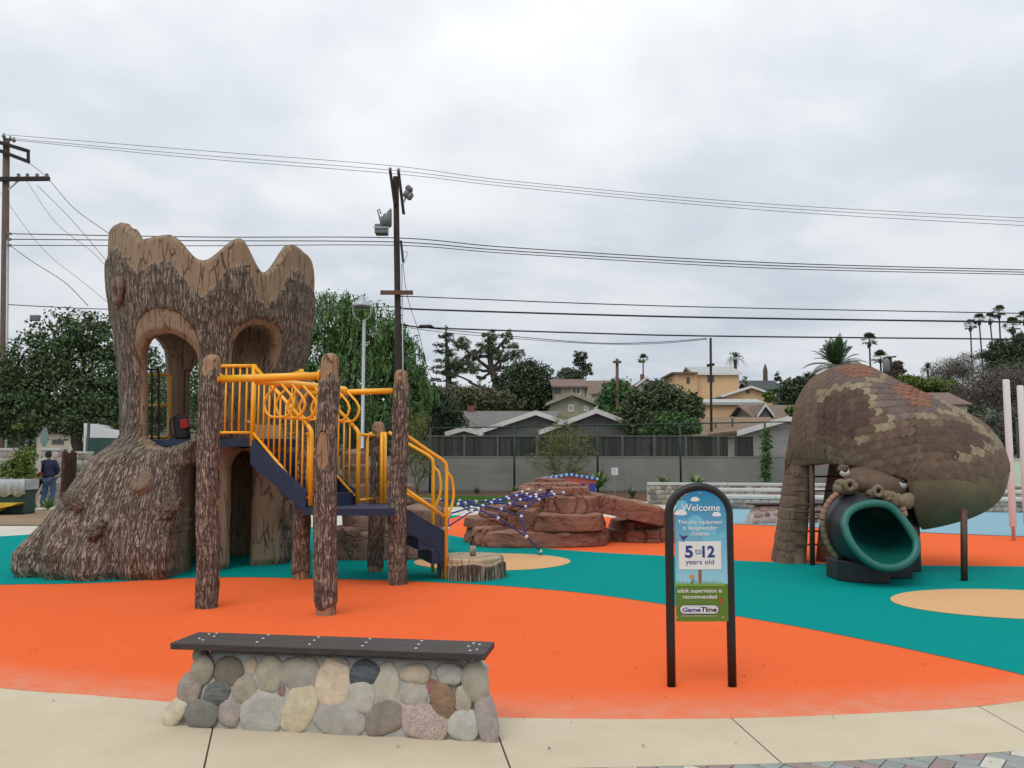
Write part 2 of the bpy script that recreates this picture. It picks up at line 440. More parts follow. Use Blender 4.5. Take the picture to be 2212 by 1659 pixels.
# herringbone paver strip
M_pav = [mat('paver_' + k, c, None, 14, 0.85, 0.25, 90, rnd=0.10) for k, c in
         (('grey', (0.29, 0.31, 0.30)), ('rose', (0.33, 0.25, 0.23)), ('cream', (0.62, 0.59, 0.50)), ('green_grey', (0.30, 0.33, 0.30)))]
strip = tag(bpy.data.objects.new('paver_strip', None), kind='structure'); COL.objects.link(strip)
def clip(poly, p0, n):
    o = []
    for i in range(len(poly)):
        a, b = poly[i], poly[(i+1) % len(poly)]
        da, db = (a - p0).dot(n), (b - p0).dot(n)
        if da <= 0: o.append(a)
        if da * db < 0: o.append(a.lerp(b, da / (da - db)))
    return o
PW = 0.10
ca, sa = math.cos(R(52)), math.sin(R(52))
random.seed(5)
for i in range(-34, 34):
    for j in range(-34, 34):
        k = (i - j) % 4
        if k == 0: rect = (i, j, 2, 1)
        elif k == 3: rect = (i, j, 1, 2)
        else: continue
        x0, y0, w_, h_ = rect; e_ = 0.035
        q = [Vector(((x0 + e_) * PW, (y0 + e_) * PW, 0)), Vector(((x0 + w_ - e_) * PW, (y0 + e_) * PW, 0)), Vector(((x0 + w_ - e_) * PW, (y0 + h_ - e_) * PW, 0)), Vector(((x0 + e_) * PW, (y0 + h_ - e_) * PW, 0))]
        q = [Vector((p.x * ca - p.y * sa + 1.4, p.x * sa + p.y * ca + 4.1, 0)) for p in q]
        c = sum(q, Vector()) / 4
        if not (-0.6 < c.x < 3.6 and 3.7 < c.y): continue
        yb = curve_y(lo, c.x); tn = Vector((0.2, curve_y(lo, c.x + 0.1) - curve_y(lo, c.x - 0.1), 0)).normalized()
        q = clip(q, Vector((c.x, yb - 0.006, 0)), Vector((-tn.y, tn.x, 0)))
        if len(q) < 3: continue
        dz = random.uniform(-0.002, 0.0015)
        MB().prism([(p.x, p.y, -0.05) for p in q], (0, 0, 0.052 + dz)).build('paver', random.choices(M_pav, (4, 3, 2, 2))[0], strip)

# planting beds, lawn, path
M_mulch = mat('bark_mulch', (0.15, 0.065, 0.035), (0.07, 0.035, 0.022), 16, 0.95, 0.8, 30, dist=0.03)
M_lawn = mat('lawn_soil', (0.07, 0.14, 0.03), (0.04, 0.09, 0.02), 3, 0.95, 0.4, 40)
isheet('mulch_bed', [(-6.0, 34.5), (-6, 39), (22, 39), (22, 29.2), (5.0, 29.4), (4.6, 33.4)], 0.0, M_mulch)
isheet('lawn', [(-5.5, 27.2), (-5.5, 34.6), (4.8, 33.5), (3.6, 30.5), (2.6, 28.6), (0.5, 27.5)], 0.002, M_lawn)
n = 26000
gx = rng.uniform(-5.4, 4.0, n); gy = rng.uniform(27.3, 34.4, n)
ok = (gx < 3.0 + 0 * gx) | (gy > 31)
gx, gy = gx[ok], gy[ok]; n = len(gx)
a = rng.uniform(0, 6.28, n); h = rng.uniform(0.03, 0.075, n); w_ = 0.012
V = np.empty((n, 3, 3)); V[:, 0] = np.stack([gx - np.cos(a)*w_, gy - np.sin(a)*w_, np.full(n, 0.003)], 1)
V[:, 1] = np.stack([gx + np.cos(a)*w_, gy + np.sin(a)*w_, np.full(n, 0.003)], 1)
V[:, 2] = np.stack([gx + rng.normal(0, 0.02, n), gy + rng.normal(0, 0.02, n), h], 1)
M_grass = mat('grass_blade', (0.10, 0.22, 0.035), (0.05, 0.13, 0.02), 1.2, 0.7)
tag(obj('grass', V.reshape(-1, 3), np.arange(3*n).reshape(n, 3), M_grass), 'short green lawn grass in front of the grey wall', 'grass', kind='stuff')
isheet('soil_patch', [(-26, 20.2), (-9.3, 20.2), (-9.3, 28), (-26, 28)], -0.004, M_soil)
isheet('entry_path', [(-26, 25.6), (-11, 25.6), (-11, 29.5), (-26, 29.5)], 0.0, M_concpale)

# a few dry leaves and bits of mulch blown about the front of the yard
g = np.random.default_rng(19); n = 70
lx = g.uniform(-4.5, 4.5, n); ly = g.uniform(4.45, 9.0, n); la = g.uniform(0, 6.28, n); ls = g.uniform(0.006, 0.017, n)
V = []; F = []
for x, y, a, q in zip(lx, ly, la, ls):
    b0 = len(V); c_, s_ = math.cos(a), math.sin(a)
    V += [(x - c_ * q, y - s_ * q, 0.009), (x + s_ * q * 0.45, y - c_ * q * 0.45, 0.013), (x + c_ * q, y + s_ * q, 0.010), (x - s_ * q * 0.45, y + c_ * q * 0.45, 0.012)]; F.append((b0, b0 + 1, b0 + 2, b0 + 3))
tag(obj('fallen_leaves', V, F, mat('dry_leaf', (0.12, 0.07, 0.035), (0.05, 0.03, 0.02), 30, 0.9)), 'scattered bits of dry leaf on the rubber and the concrete walk', 'leaves', kind='stuff')
# ================================================================== TREE-TRUNK PLAY TOWER
def bark_mat(name, hi, mid, dark, wood1, wood2, su=34.0, sv=4.6, grey=(0.29, 0.265, 0.23)):
    b = NTB(name)
    uv = b.n('UVMap', uv_map='UVMap').outputs[0]
    def mp(a, c):
        k = b.n('Mapping'); k.inputs['Scale'].default_value = (a, c, 1); b.L.new(uv, k.inputs['Vector']); return k.outputs[0]
    warp = b.n('TexNoise'); b.L.new(mp(3.2, 2.0), warp.inputs['Vector']); warp.inputs['Scale'].default_value = 1.6; warp.inputs['Detail'].default_value = 4
    def warped(a, c, amt):
        k = b.n('VectorMath', operation='MULTIPLY_ADD'); b.L.new(warp.outputs['Color'], k.inputs[0]); k.inputs[1].default_value = (amt, amt * 0.6, 0); b.L.new(mp(a, c), k.inputs[2]); return k.outputs[0]
    w1 = warped(su * 0.72, sv * 0.62, 0.9); w2 = warped(su * 1.5, sv * 1.5, 1.2)
    r1 = b.math('ABSOLUTE', b.math('SUBTRACT', b.noise(w1, 1.0, 3, 0.55), 0.5)); r2 = b.math('ABSOLUTE', b.math('SUBTRACT', b.noise(w2, 1.0, 3, 0.5), 0.5))
    f1 = b.rng(r1, 0.0, 0.062, 0, 1, True); f2 = b.rng(r2, 0.0, 0.07, 0.0, 1, True)
    fine = b.noise(mp(60, 14), 1.0, 6, 0.65)
    pos = b.pos(); big = b.noise(pos, 1.3, 4)
    h = b.math('ADD', b.math('MULTIPLY', f1, 0.9), b.math('ADD', b.math('MULTIPLY', f2, 0.7), b.math('MULTIPLY', fine, 0.4)))
    plate = b.mix(b.rng(fine, 0.3, 0.7), mid, hi)
    plate = b.mix(b.rng(big, 0.35, 0.68, 0, 0.6), plate, grey)
    col = b.mix(b.math('MULTIPLY', b.rng(f1, 0, 1, 0.12, 1), b.rng(f2, 0, 1, 0.30, 1)), dark, plate)
    # bare wood: long checks
    wn = b.noise(mp(9, 1.1), 1.0, 6, 0.6, 0.3)
    wcol = b.mix(b.rng(wn, 0.3, 0.7), wood2, wood1)
    ck = b.vor(warped(11.0, 2.0, 0.7), 1.0, 'DISTANCE_TO_EDGE').outputs['Distance']
    ckm = b.math('MULTIPLY', b.rng(ck, 0.0, 0.05, 1, 0, True), b.rng(b.noise(mp(6, 3), 1.0, 3), 0.46, 0.56, 0, 1))
    wcol = b.mix(b.math('MULTIPLY', ckm, 0.75), wcol, dark)
    at = b.n('Attribute', attribute_name='wood').outputs['Fac']
    wood = b.rng(at, 0.35, 0.65, 0, 1, True)
    col = b.mix(wood, col, wcol)
    hw = b.math('SUBTRACT', b.math('MULTIPLY', wn, 0.25), ckm)
    hh = b.n('Mix'); hh.data_type = 'FLOAT'; b.L.new(wood, hh.inputs['Factor']); b.L.new(h, hh.inputs[2]); b.L.new(hw, hh.inputs[3])
    b.bump(hh.outputs[0], 1.0, 0.028)
    return b.done(col, 0.9, 0, 0.2)
M_bark = bark_mat('carved_bark', (0.40, 0.328, 0.25), (0.305, 0.238, 0.18), (0.098, 0.071, 0.053), (0.31, 0.232, 0.158), (0.235, 0.164, 0.108))
M_logbark = bark_mat('log_bark', (0.47, 0.375, 0.295), (0.355, 0.272, 0.21), (0.11, 0.078, 0.06), (0.36, 0.24, 0.145), (0.26, 0.16, 0.095), 46.0, 6.5)

def uv_attr(me, uv, wood):
    ul = me.uv_layers.new(name='UVMap')
    li = np.empty(len(me.loops), int); me.loops.foreach_get('vertex_index', li)
    ul.data.foreach_set('uv', uv[li].astype(np.float32).ravel())
    a = me.attributes.new('wood', 'FLOAT', 'POINT'); a.data.foreach_set('value', wood.astype(np.float32))

TC = np.array([-4.555, 13.1])
NP, NZ = 420, 260
ph = np.linspace(-180, 180, NP, endpoint=False)
vz = np.linspace(0, 1, NZ)
PH, VZ = np.meshgrid(ph, vz)               # degrees from the front (camera side), + to the right
def wrapd(a): return (a + 180) % 360 - 180
def rim(p):
    # scalloped top edge: peaks and dips measured round the rim
    a = np.array([-180, -150, -120, -95, -72, -48, -38, -27, -8, 11, 30, 44, 68, 86, 112, 140, 165, 180])
    z = 0.095 + np.array([4.45, 4.65, 4.4, 4.7, 4.88, 4.86, 4.74, 4.53, 4.56, 4.20, 4.55, 4.12, 4.65, 4.60, 4.35, 4.6, 4.35, 4.45])
    # smooth interpolation
    pp = (np.asarray(p) + 360 * 0)
    i = np.clip(np.searchsorted(a, pp, 'right') - 1, 0, len(a) - 2)
    t = (pp - a[i]) / (a[i+1] - a[i]); t = t * t * (3 - 2 * t)
    return z[i] + (z[i+1] - z[i]) * t
ZT = rim(PH)
Zz = VZ * ZT
# outer radius
up_r = 1.285 + 0.185 * sm(2.2, 4.1, Zz) + 0.04 * np.sin(R(PH * 3) + 0.6) + 0.05 * (fbm(PH / 26, Zz * 0.8, 0, 3, 2) - 0.5)
up_r = up_r - 0.13 * sm(3.7, 2.5, Zz) * np.exp(-((PH - 82) / 38.0) ** 2) + 0.09 * sm(3.3, 4.5, Zz) * np.exp(-((PH + 72) / 42.0) ** 2)
low_in = 1.0 + 0.03 * np.sin(R(PH * 5)) + 0.20 * sm(64, 84, PH)
fl = np.exp(-(wrapd(PH + 48) / 34.0) ** 2) * 1.16 + np.exp(-(wrapd(PH + 4) / 17.0) ** 2) * 0.40 + np.exp(-(wrapd(PH + 105) / 30.0) ** 2) * 0.35
fl = fl * (1 + 0.0 * PH)
s_ = np.clip((1.92 - Zz) / 1.60, 0, 1)
s_ = s_ ** 0.74
toes = 1 + (0.11 * np.sin(R(PH * 12 + 30)) + 0.07 * np.sin(R(PH * 27 + 40))) * sm(1.0, 0.2, Zz) + 0.05 * np.sin(R(PH * 9 + 60)) * sm(1.7, 1.0, Zz)
flare_r = 1.29 + fl * s_ * toes
inset = sm(3, 9, PH) * sm(170, 150, PH) * sm(1.95, 1.62, Zz)
r_out = up_r * sm(1.55, 2.05, Zz) + flare_r * (1 - sm(1.55, 2.05, Zz))
r_out = r_out * (1 - inset) + low_in * inset
r_out = r_out - 0.05 * sm(0.10, 0.0, Zz)
# openings: (phi0, phi1, z0, z1)   signed distance in metres, >0 inside the hole
def hole(p0, p1, z0, z1, top=0.5, rr=1.33, skew=0.0, bot=0.18):
    pc, hw = (p0 + p1) / 2, R(p1 - p0) / 2 * rr
    x = R(wrapd(PH - pc - skew * (Zz - z0))) * rr
    # arch: superellipse-like upper end
    zc = z1 - hw * top * 2
    d1 = hw - np.abs(x)
    up = np.where(Zz > zc, hw - np.sqrt((x) ** 2 + ((Zz - zc) / (top * 2)) ** 2), d1)
    return np.minimum(up, (Zz - z0) + bot * (0.5 - (np.abs(x) / hw) ** 2))
def union(*a): return np.maximum.reduce(a)
H_up = union(hole(-34.5, 9.5, 1.80, 3.30, 0.42), hole(28.5, 60, 1.80, 3.46, 0.5), hole(125, 152, 1.80, 3.2), hole(-172, -141, 1.80, 3.2), hole(-126, -88, 1.80, 3.6))
H_low = union(hole(2, 25, -1, 1.55, 0.5, 1.0), hole(35, 62, -1, 1.68, 0.6, 1.0), hole(105, 125, -1, 1.5, 0.6, 1.0))
HD = union(H_up, H_low)
HD = HD + 0.02 * (fbm(PH / 5, Zz * 4, 0, 2, 9) - 0.5)
dist = -HD                                   # distance from the nearest hole edge
# bare-wood zones round openings and along the rim
jag = 0.10 * (fbm(PH / 1.6, Zz * 1.2, 0, 3, 4) - 0.5) * 2
dU = -H_up; dL = -H_low
woodw = np.where(PH < 18, 0.02 + 0.36 * sm(2.9, 3.22, Zz) * np.exp(-((PH + 12) / 21.0) ** 4), 0.035 + 0.05 * sm(2.6, 3.3, Zz))
wd = np.maximum(sm(0.06, -0.06, dU - woodw + jag * 0.6), sm(0.05, -0.05, (ZT - Zz) - 0.44 - 0.05 * np.sin(R(PH * 9)) + jag * 0.8))
wd = np.maximum(wd, inset * sm(0.08, -0.02, (np.where(PH > 60, dL - 0.26, dL - 0.6)) + jag))
rough_b = (fbm(R(PH) * 1.4 * 11, Zz * 2.6 + 0.3 * np.sin(R(PH) * 9), 0, 3, 1) - 0.5)
r_out = r_out + (1 - wd) * (0.028 + 0.06 * rough_b) + wd * 0.012 * (fbm(PH / 4, Zz, 0, 2, 3) - 0.5)
r_out = r_out - 0.06 * sm(0.12, 0.0, dist) ** 2           # rounded cut edges
r_out = r_out - 0.035 * sm(0.08, 0.0, ZT - Zz) ** 2
thick = 0.21 - 0.08 * sm(3.5, 4.3, Zz)
r_in = np.minimum(up_r, np.where(Zz < 1.8, low_in, up_r)) - thick + 0.05 * sm(0.12, 0.0, dist)
r_in = np.minimum(r_in, r_out - 0.06)
# move grid points close to a hole edge onto it, so the edge runs clean
gz, gp = np.gradient(HD); 
dz_ = ZT / (NZ - 1); dp_ = 360.0 / NP
g2 = gz ** 2 + gp ** 2 + 1e-9
near = (np.abs(HD) < 0.55 * np.sqrt(g2))
sh_j, sh_i = -HD * gz / g2, -HD * gp / g2
Z2 = np.where(near, Zz + np.clip(sh_j, -0.6, 0.6) * dz_, Zz); Z2[0] = 0; 
P2 = np.where(near, PH + np.clip(sh_i, -0.6, 0.6) * dp_, PH)
keep_v = (HD < 0.0) | near
def cart(r, p, z): return np.stack([TC[0] + r * np.sin(R(p)) , TC[1] - r * np.cos(R(p)), z], -1).reshape(-1, 3)
VO = cart(r_out, P2, Z2); VI = cart(r_in, P2, Z2)
jj, ii = np.meshgrid(np.arange(NZ - 1), np.arange(NP), indexing='ij')
i2 = (ii + 1) % NP
q = np.stack([jj*NP+ii, jj*NP+i2, (jj+1)*NP+i2, (jj+1)*NP+ii], -1).reshape(-1, 4)
kv = keep_v.ravel(); qk = q[kv[q].all(1)]
no = NP * NZ
ed = np.concatenate([qk[:, [0, 1]], qk[:, [1, 2]], qk[:, [2, 3]], qk[:, [3, 0]]])
es = set(map(tuple, ed.tolist()))
bd = [(a, b) for a, b in es if (b, a) not in es]
F = qk.tolist() + (qk[:, ::-1] + no).tolist() + [(b, a, a + no, b + no) for a, b in bd]
VV = np.concatenate([VO, VI])
used = np.zeros(2 * no, bool); used[np.array([k for f in F for k in f])] = True
rm = np.cumsum(used) - 1
F = [tuple(rm[k] for k in f) for f in F]
F = [tuple(int(k) for k in f) for f in F]
r_sm = np.where(Zz > 1.8, 1.3, flare_r)
slope = np.cumsum(np.sqrt(np.diff(r_sm, axis=0, prepend=r_sm[:1]) ** 2 + np.diff(Zz, axis=0, prepend=Zz[:1]) ** 2), 0)
UV = np.stack([np.radians(PH) * 1.45, slope], -1).reshape(-1, 2)
UVi = UV.copy(); UVi[:, 0] += (r_out - r_in).ravel()
UV = np.concatenate([UV, UVi])[used]
wood_in = np.ones(no)
WD = np.concatenate([wd.ravel(), wood_in])[used]
tower = thing('tree_trunk_tower', 'huge carved tree trunk play tower with scalloped rim and arched openings', 'play tower', (TC[0], TC[1], 0))
me = mesh('trunk', VV[used] - np.array([TC[0], TC[1], 0]), F, M_bark, True)
uv_attr(me, UV, WD)
link('trunk', me, tower)

def tower_pt(px, py, off=0.0):
    """where the sight line through a photo point first meets the trunk surface"""
    r = ray(px, py); o = Vector((0, 0, CAM_H))
    for t in np.linspace(8.5, 14, 1100):
        p = o + r * t
        dx, dy = p.x - TC[0], p.y - TC[1]
        a = math.degrees(math.atan2(dx, -dy)); rr = math.hypot(dx, dy)
        if not 0 <= p.z < 5: continue
        i = int((a + 180) / 360 * NP) % NP
        j = min(NZ - 1, int(p.z / ZT[0, i] * (NZ - 1)))
        if rr < r_out[j, i] + off: return p, a
    return o + r * 11.0, 0
def blob_mesh(name, m, n=14, seed=0, amp=0.15, freq=2.5, flat=1.0):
    bm = bmesh.new(); bmesh.ops.create_icosphere(bm, subdivisions=4, radius=1)
    co = np.array([v.co[:] for v in bm.verts])
    k = 1 + amp * 2 * (fbm(co[:, 0]*freq + 9, co[:, 1]*freq + 9, co[:, 2]*freq + 9, 3, seed) - 0.5)
    co = co * k[:, None]
    for v_, c_ in zip(bm.verts, co): v_.co = c_
    me = bpy.data.meshes.new(name); bm.to_mesh(me); bm.free(); me.materials.append(m)
    me.polygons.foreach_set('use_smooth', [True] * len(me.polygons)); return me
M_knotwood = mat('cut_knot_wood', (0.25, 0.175, 0.12), (0.11, 0.075, 0.052), 20, 0.88, 0.9, 40, dist=0.02)
M_pine = mat('knobbly_bark', (0.22, 0.155, 0.10), (0.06, 0.04, 0.028), 24, 0.9, 1.0, 45, dist=0.04)
M_darkhole = mat('knot_hollow', (0.035, 0.025, 0.02), None, 8, 0.95)
kn = blob_mesh('climbing_knob', M_pine, seed=4, amp=0.55, freq=7.0)
# the rough knobs used as climbing holds
for px, py, sx, sy, rot in ((363, 1095, 0.19, 0.27, 25), (208, 1146, 0.16, 0.22, -20), (158, 1086, 0.26, 0.12, 28)):
    p, a = tower_pt(px, py)
    link('climbing_knob', kn, tower, p, (math.radians(-38), math.radians(rot), math.radians(-25)), (sx * 0.8, 0.07, sy * 0.68))
# cut branch stub
p, a = tower_pt(305, 1040)
q_ = Vector((-0.25, -0.8, 0.55)).normalized()
b = MB().lathe(p - q_ * 0.12, [(0.21, 0), (0.17, 0.08), (0.155, 0.135), (0.145, 0.15), (0.08, 0.143)], 24, q_)
o = b.build('branch_stub', M_knotwood, tower, True)
# knot hole with a raised ring at the upper left
p, a = tower_pt(259, 628)
nrm = Vector((math.sin(math.radians(a)), -math.cos(math.radians(a)), 0))
tg = Vector((-nrm.y, nrm.x, 0))
ring = [p + nrm * 0.03 + tg * 0.10 * math.cos(t) + Vector((0, 0, 0.165 * math.sin(t))) for t in np.linspace(0, 2 * math.pi, 25)]
MB().tube(ring, [0.05 + 0.012 * math.sin(3 * t) for t in np.linspace(0, 2 * math.pi, 25)], 10, False).build('knot_ring', M_knotwood, tower, True)
hl = MB().prism([p + nrm * 0.02 + tg * 0.07 * math.cos(t) + Vector((0, 0, 0.13 * math.sin(t))) for t in np.linspace(0, 2 * math.pi, 20)[:-1]], -nrm * 0.05)
hl.build('knot_hollow', M_darkhole, tower)
# little carved owl-like bump on the left pillar and knot on the right foot
p, a = tower_pt(270, 880)
MB().lathe(p + Vector((0.03, 0.03, -0.2)), [(0.03, 0), (0.065, 0.06), (0.075, 0.2), (0.055, 0.3), (0.06, 0.36), (0.04, 0.44), (0.012, 0.47)], 14).build('carved_bird', mat('grey_carving', (0.24, 0.22, 0.20), (0.14, 0.12, 0.11), 12, 0.9, 0.5, 40), tower, True)
p, a = tower_pt(622, 1110)
nrm = Vector((math.sin(math.radians(a)), -math.cos(math.radians(a)), 0)); tg = Vector((-nrm.y, nrm.x, 0))
MB().tube([p + nrm * 0.0 + tg * 0.10 * math.cos(t) + Vector((0, 0, 0.17 * math.sin(t))) for t in np.linspace(0, 2 * math.pi, 21)], 0.05, 8, False).build('knot_ring', M_knotwood, tower, True)

# deck inside the trunk
M_navy = mat('navy_coated_steel', (0.018, 0.032, 0.075), (0.013, 0.024, 0.058), 6, 0.55, 0.25, 160, dist=0.002, spec=0.4)
M_yel = mat('yellow_powder_coat', (0.95, 0.455, 0.018), (0.90, 0.40, 0.014), 5, 0.32, 0.06, 120, dist=0.001)
DZ = 1.835
deck = [(TC[0] + 1.06 * math.sin(math.radians(a)), TC[1] - 1.06 * math.cos(math.radians(a)), DZ - 0.10) for a in np.linspace(0, 360, 40)[:-1]]
MB().prism(deck, (0, 0, 0.10)).build('deck', M_navy, tower)
_o = [(TC[0] + 1.20 * math.sin(a), TC[1] - 1.20 * math.cos(a), 3.9) for a in np.linspace(0, 2 * math.pi, 40, endpoint=False)]; _i = [(TC[0] + 0.62 * math.sin(a), TC[1] - 0.62 * math.cos(a), 3.9) for a in np.linspace(0, 2 * math.pi, 40, endpoint=False)]
obj('shade_ring', _o + _i, [(k, (k + 1) % 40, 40 + (k + 1) % 40, 40 + k) for k in range(40)], M_knotwood, tower).modifiers.new('s', 'SOLIDIFY').thickness = 0.06  # unseen ring added under the rim to darken the trunk interior
# ================================================================== STAIRS, RAILINGS, LOG POSTS, RING LADDER
nt_ = Vector((-3.50, 11.58, 0)); ft_ = Vector((-3.02, 12.22, 0))        # top near / far corners
nb_ = Vector((-2.58, 10.90, 0)); fb_ = Vector((-2.075, 11.54, 0))      # bottom near / far corners
LZ = 0.955
stairs = thing('play_stairs', 'navy steel stairs with yellow railings climbing to the trunk tower deck', 'stairs', (-2.5, 11.2, 0))
# entrance deck outside the trunk
MB().prism([(-4.10, 11.95, DZ - 0.105), (nt_.x, nt_.y, DZ - 0.105), (ft_.x, ft_.y, DZ - 0.105), (-3.35, 12.7, DZ - 0.105), (-3.65, 12.8, DZ - 0.105)], (0, 0, 0.108)).build('entrance_deck', M_navy, stairs)
run = nb_ - nt_; wid = (ft_ - nt_); rd = run.normalized(); wn_ = wid.normalized()
steps = 4
for i in range(steps):                                   # closed box steps
    z1 = DZ - (DZ - LZ) * (i + 1) / (steps + 0.9); a0 = nt_ + run * (i / steps); a1 = nt_ + run * ((i + 1) / steps)
    q = [a0, a1, a1 + wid, a0 + wid]
    MB().prism([(p.x + wn_.x * (0.03 if k < 2 else -0.03), p.y + wn_.y * (0.03 if k < 2 else -0.03), z1 - 0.2) for k, p in enumerate(q)], (0, 0, 0.2)).build('tread', M_navy, stairs)
for base in (nt_, ft_):
    a, b_ = base, base + run
    t = 0.026 * (-1 if base is nt_ else 1)
    MB().prism([(a.x, a.y, DZ + 0.0), (a.x, a.y, DZ - 0.34), (b_.x, b_.y, LZ - 0.06), (b_.x, b_.y, LZ + 0.20)][::1], wn_ * t).build('stringer', M_navy, stairs)
# landing
land = [(-2.63, 10.82), (-2.33, 10.62), (-1.43, 10.62), (-1.67, 11.50), (-2.04, 11.75), (-2.65, 11.30)]
MB().prism([(x, y, LZ - 0.085) for x, y in land], (0, 0, 0.085)).build('landing', M_navy, stairs)

def railing(name, pts, low, hgt, nb, r_top=0.024, r_bal=0.0125, posts=(0, -1), label=None):
    """pts: foot line (3-d, at deck/step level) of the panel; top rail hgt above"""
    g = bpy.data.objects.new(name, None); COL.objects.link(g); g.parent = stairs; g.location = Vector(pts[0]) - woff(stairs)
    top = [Vector(p) + Vector((0, 0, hgt)) for p in pts]; bot = [Vector(p) + Vector((0, 0, low)) for p in pts]
    MB().tube(top, r_top, 10).build('top_rail', M_yel, g, True)
    MB().tube(bot, r_top * 0.8, 10).build('bottom_rail', M_yel, g, True)
    L_ = [0]
    for a, b_ in zip(pts[:-1], pts[1:]): L_.append(L_[-1] + (Vector(b_) - Vector(a)).length)
    def at(s):
        for k in range(len(pts) - 1):
            if s <= L_[k+1] + 1e-6:
                return Vector(pts[k]).lerp(Vector(pts[k+1]), (s - L_[k]) / (L_[k+1] - L_[k]))
    bm0 = None
    for k in range(nb):
        p = at(L_[-1] * (k + 1) / (nb + 1))
        MB().tube([p + Vector((0, 0, low)), p + Vector((0, 0, hgt))], r_bal, 6).build('baluster', M_yel, g, True)
    return g
def vpost(p, z0, z1, r=0.03, name='rail_post', par=None):
    return MB().tube([(p.x, p.y, z0), (p.x, p.y, z1)], r, 10).build(name, M_yel, par or stairs, True)
HR = 0.985
# deck guard from the trunk to the stair head
g0 = Vector((-4.07, 11.60, DZ)); g1 = Vector((nt_.x, nt_.y, DZ))
railing('deck_railing', [g0, g1], 0.08, HR, 5)
vpost(nt_, DZ - 0.10, DZ + HR + 0.02, 0.033); vpost(ft_, DZ - 0.10, DZ + HR + 0.02, 0.033)
for base in (nt_, ft_):
    a = Vector((base.x, base.y, DZ)); b_ = Vector((base.x + run.x, base.y + run.y, LZ + 0.03))
    railing('stair_railing', [a, b_], 0.085, HR, 9 if base is nt_ else 9)
    # end post with a bent top
    e_ = b_ + Vector((0, 0, HR)); d = (b_ - a).normalized()
    MB().tube(spline([e_ - d * 0.02, e_ + d * 0.03 + Vector((0, 0, -0.01)), e_ + rd * 0.055 + Vector((0, 0, -0.10)), e_ + rd * 0.055 + Vector((0, 0, -0.35))], 4) + [Vector((e_.x + rd.x * 0.055, e_.y + rd.y * 0.055, LZ + 0.02))], 0.028, 10).build('rail_post', M_yel, stairs, True)
# far deck guard back to the trunk
railing('deck_railing', [Vector((ft_.x, ft_.y, DZ)), Vector((-3.27, 12.55, DZ - 0.0))], 0.08, HR - 0.02, 3)

# ---- log posts
def log_mesh(h, r, seed, cap=0.28, base=0.0, patch=None):
    n, m = 56, 90
    a = np.linspace(0, 2 * np.pi, n, endpoint=False); z = np.concatenate([np.linspace(0, h - r, m - 12), h - r + r * np.sin(np.linspace(0.1, np.pi / 2, 12))])
    A, Zl = np.meshgrid(a, z)
    rad = r * (1 + 0.10 * (1 - Zl / h)) * np.where(Zl > h - r, np.sqrt(np.clip(1 - ((Zl - h + r) / r) ** 2, 0.0004, 1)) ** 0.75, 1)
    wdl = sm(0.03, -0.03, (h - Zl) - cap - 0.05 * np.sin(3 * A + seed) - 0.08 * (fbm(A * 3, Zl * 3, 0, 2, seed) - 0.5))
    if base: wdl = np.maximum(wdl, sm(0.02, -0.02, Zl - base - 0.03 * np.sin(2 * A + seed)))
    if patch:
        pa, pz, sa_, sz = patch
        wdl = np.maximum(wdl, sm(1.15, 0.9, np.sqrt((np.angle(np.exp(1j * (A - pa))) / sa_) ** 2 + ((Zl - pz) / sz) ** 2) + 0.25 * (fbm(A * 4, Zl * 6, 0, 2, seed) - 0.5)))
    rad = rad + (1 - wdl) * (0.016 + 0.030 * (fbm(A * 5, Zl * 3.5, 0, 3, seed) - 0.5)) + 0.02 * (fbm(A * 0.8, Zl * 1.1, 0, 2, seed + 3) - 0.5)
    bx_ = 0.015 * np.sin(Zl * 2.1 + seed)
    V = np.stack([rad * np.cos(A) + bx_, rad * np.sin(A), Zl], -1).reshape(-1, 3)
    jj, ii = np.meshgrid(np.arange(m - 1), np.arange(n), indexing='ij'); i2 = (ii + 1) % n
    F = np.stack([jj*n+ii, jj*n+i2, (jj+1)*n+i2, (jj+1)*n+ii], -1).reshape(-1, 4).tolist() + [[(m-1)*n + k for k in range(n)]]
    me = mesh('log', V, F, M_logbark, True)
    uv_attr(me, np.stack([A * r * 1.3 + seed, Zl + seed * 2.7], -1).reshape(-1, 2), wdl.ravel())
    return me
LOGS = [(-3.26, 9.26, 2.70, 0.092, 1, 0.20, 0, None, 'bark-covered log post nearest the trunk tower, left end of the yellow overhead bar'),
        (-1.905, 8.86, 2.665, 0.094, 2, 0.27, 0.09, (-1.75, 1.66, 0.75, 0.19), 'front log post with a bare oval wood patch, right end of the yellow overhead bar'),
        (-1.43, 10.908, 2.70, 0.088, 3, 0.20, 0, None, 'log post at the right corner of the navy landing'),
        (-2.755, 11.396, 2.72, 0.088, 4, 0.09, 0.08, None, 'log post behind the yellow rings, left of the front log'),
        (-1.885, 12.072, 2.085, 0.088, 5, 0.17, 0.08, None, 'shorter log post at the back of the landing, lower stair rails bolted on')]
for x, y, h, r, sd, cap, bs, pt, lb in LOGS:
    t = thing('log_post', lb, 'log post', (x, y, 0), 'bark log posts of the play structure')
    link('log', log_mesh(h, r, sd, cap, bs, pt), t)

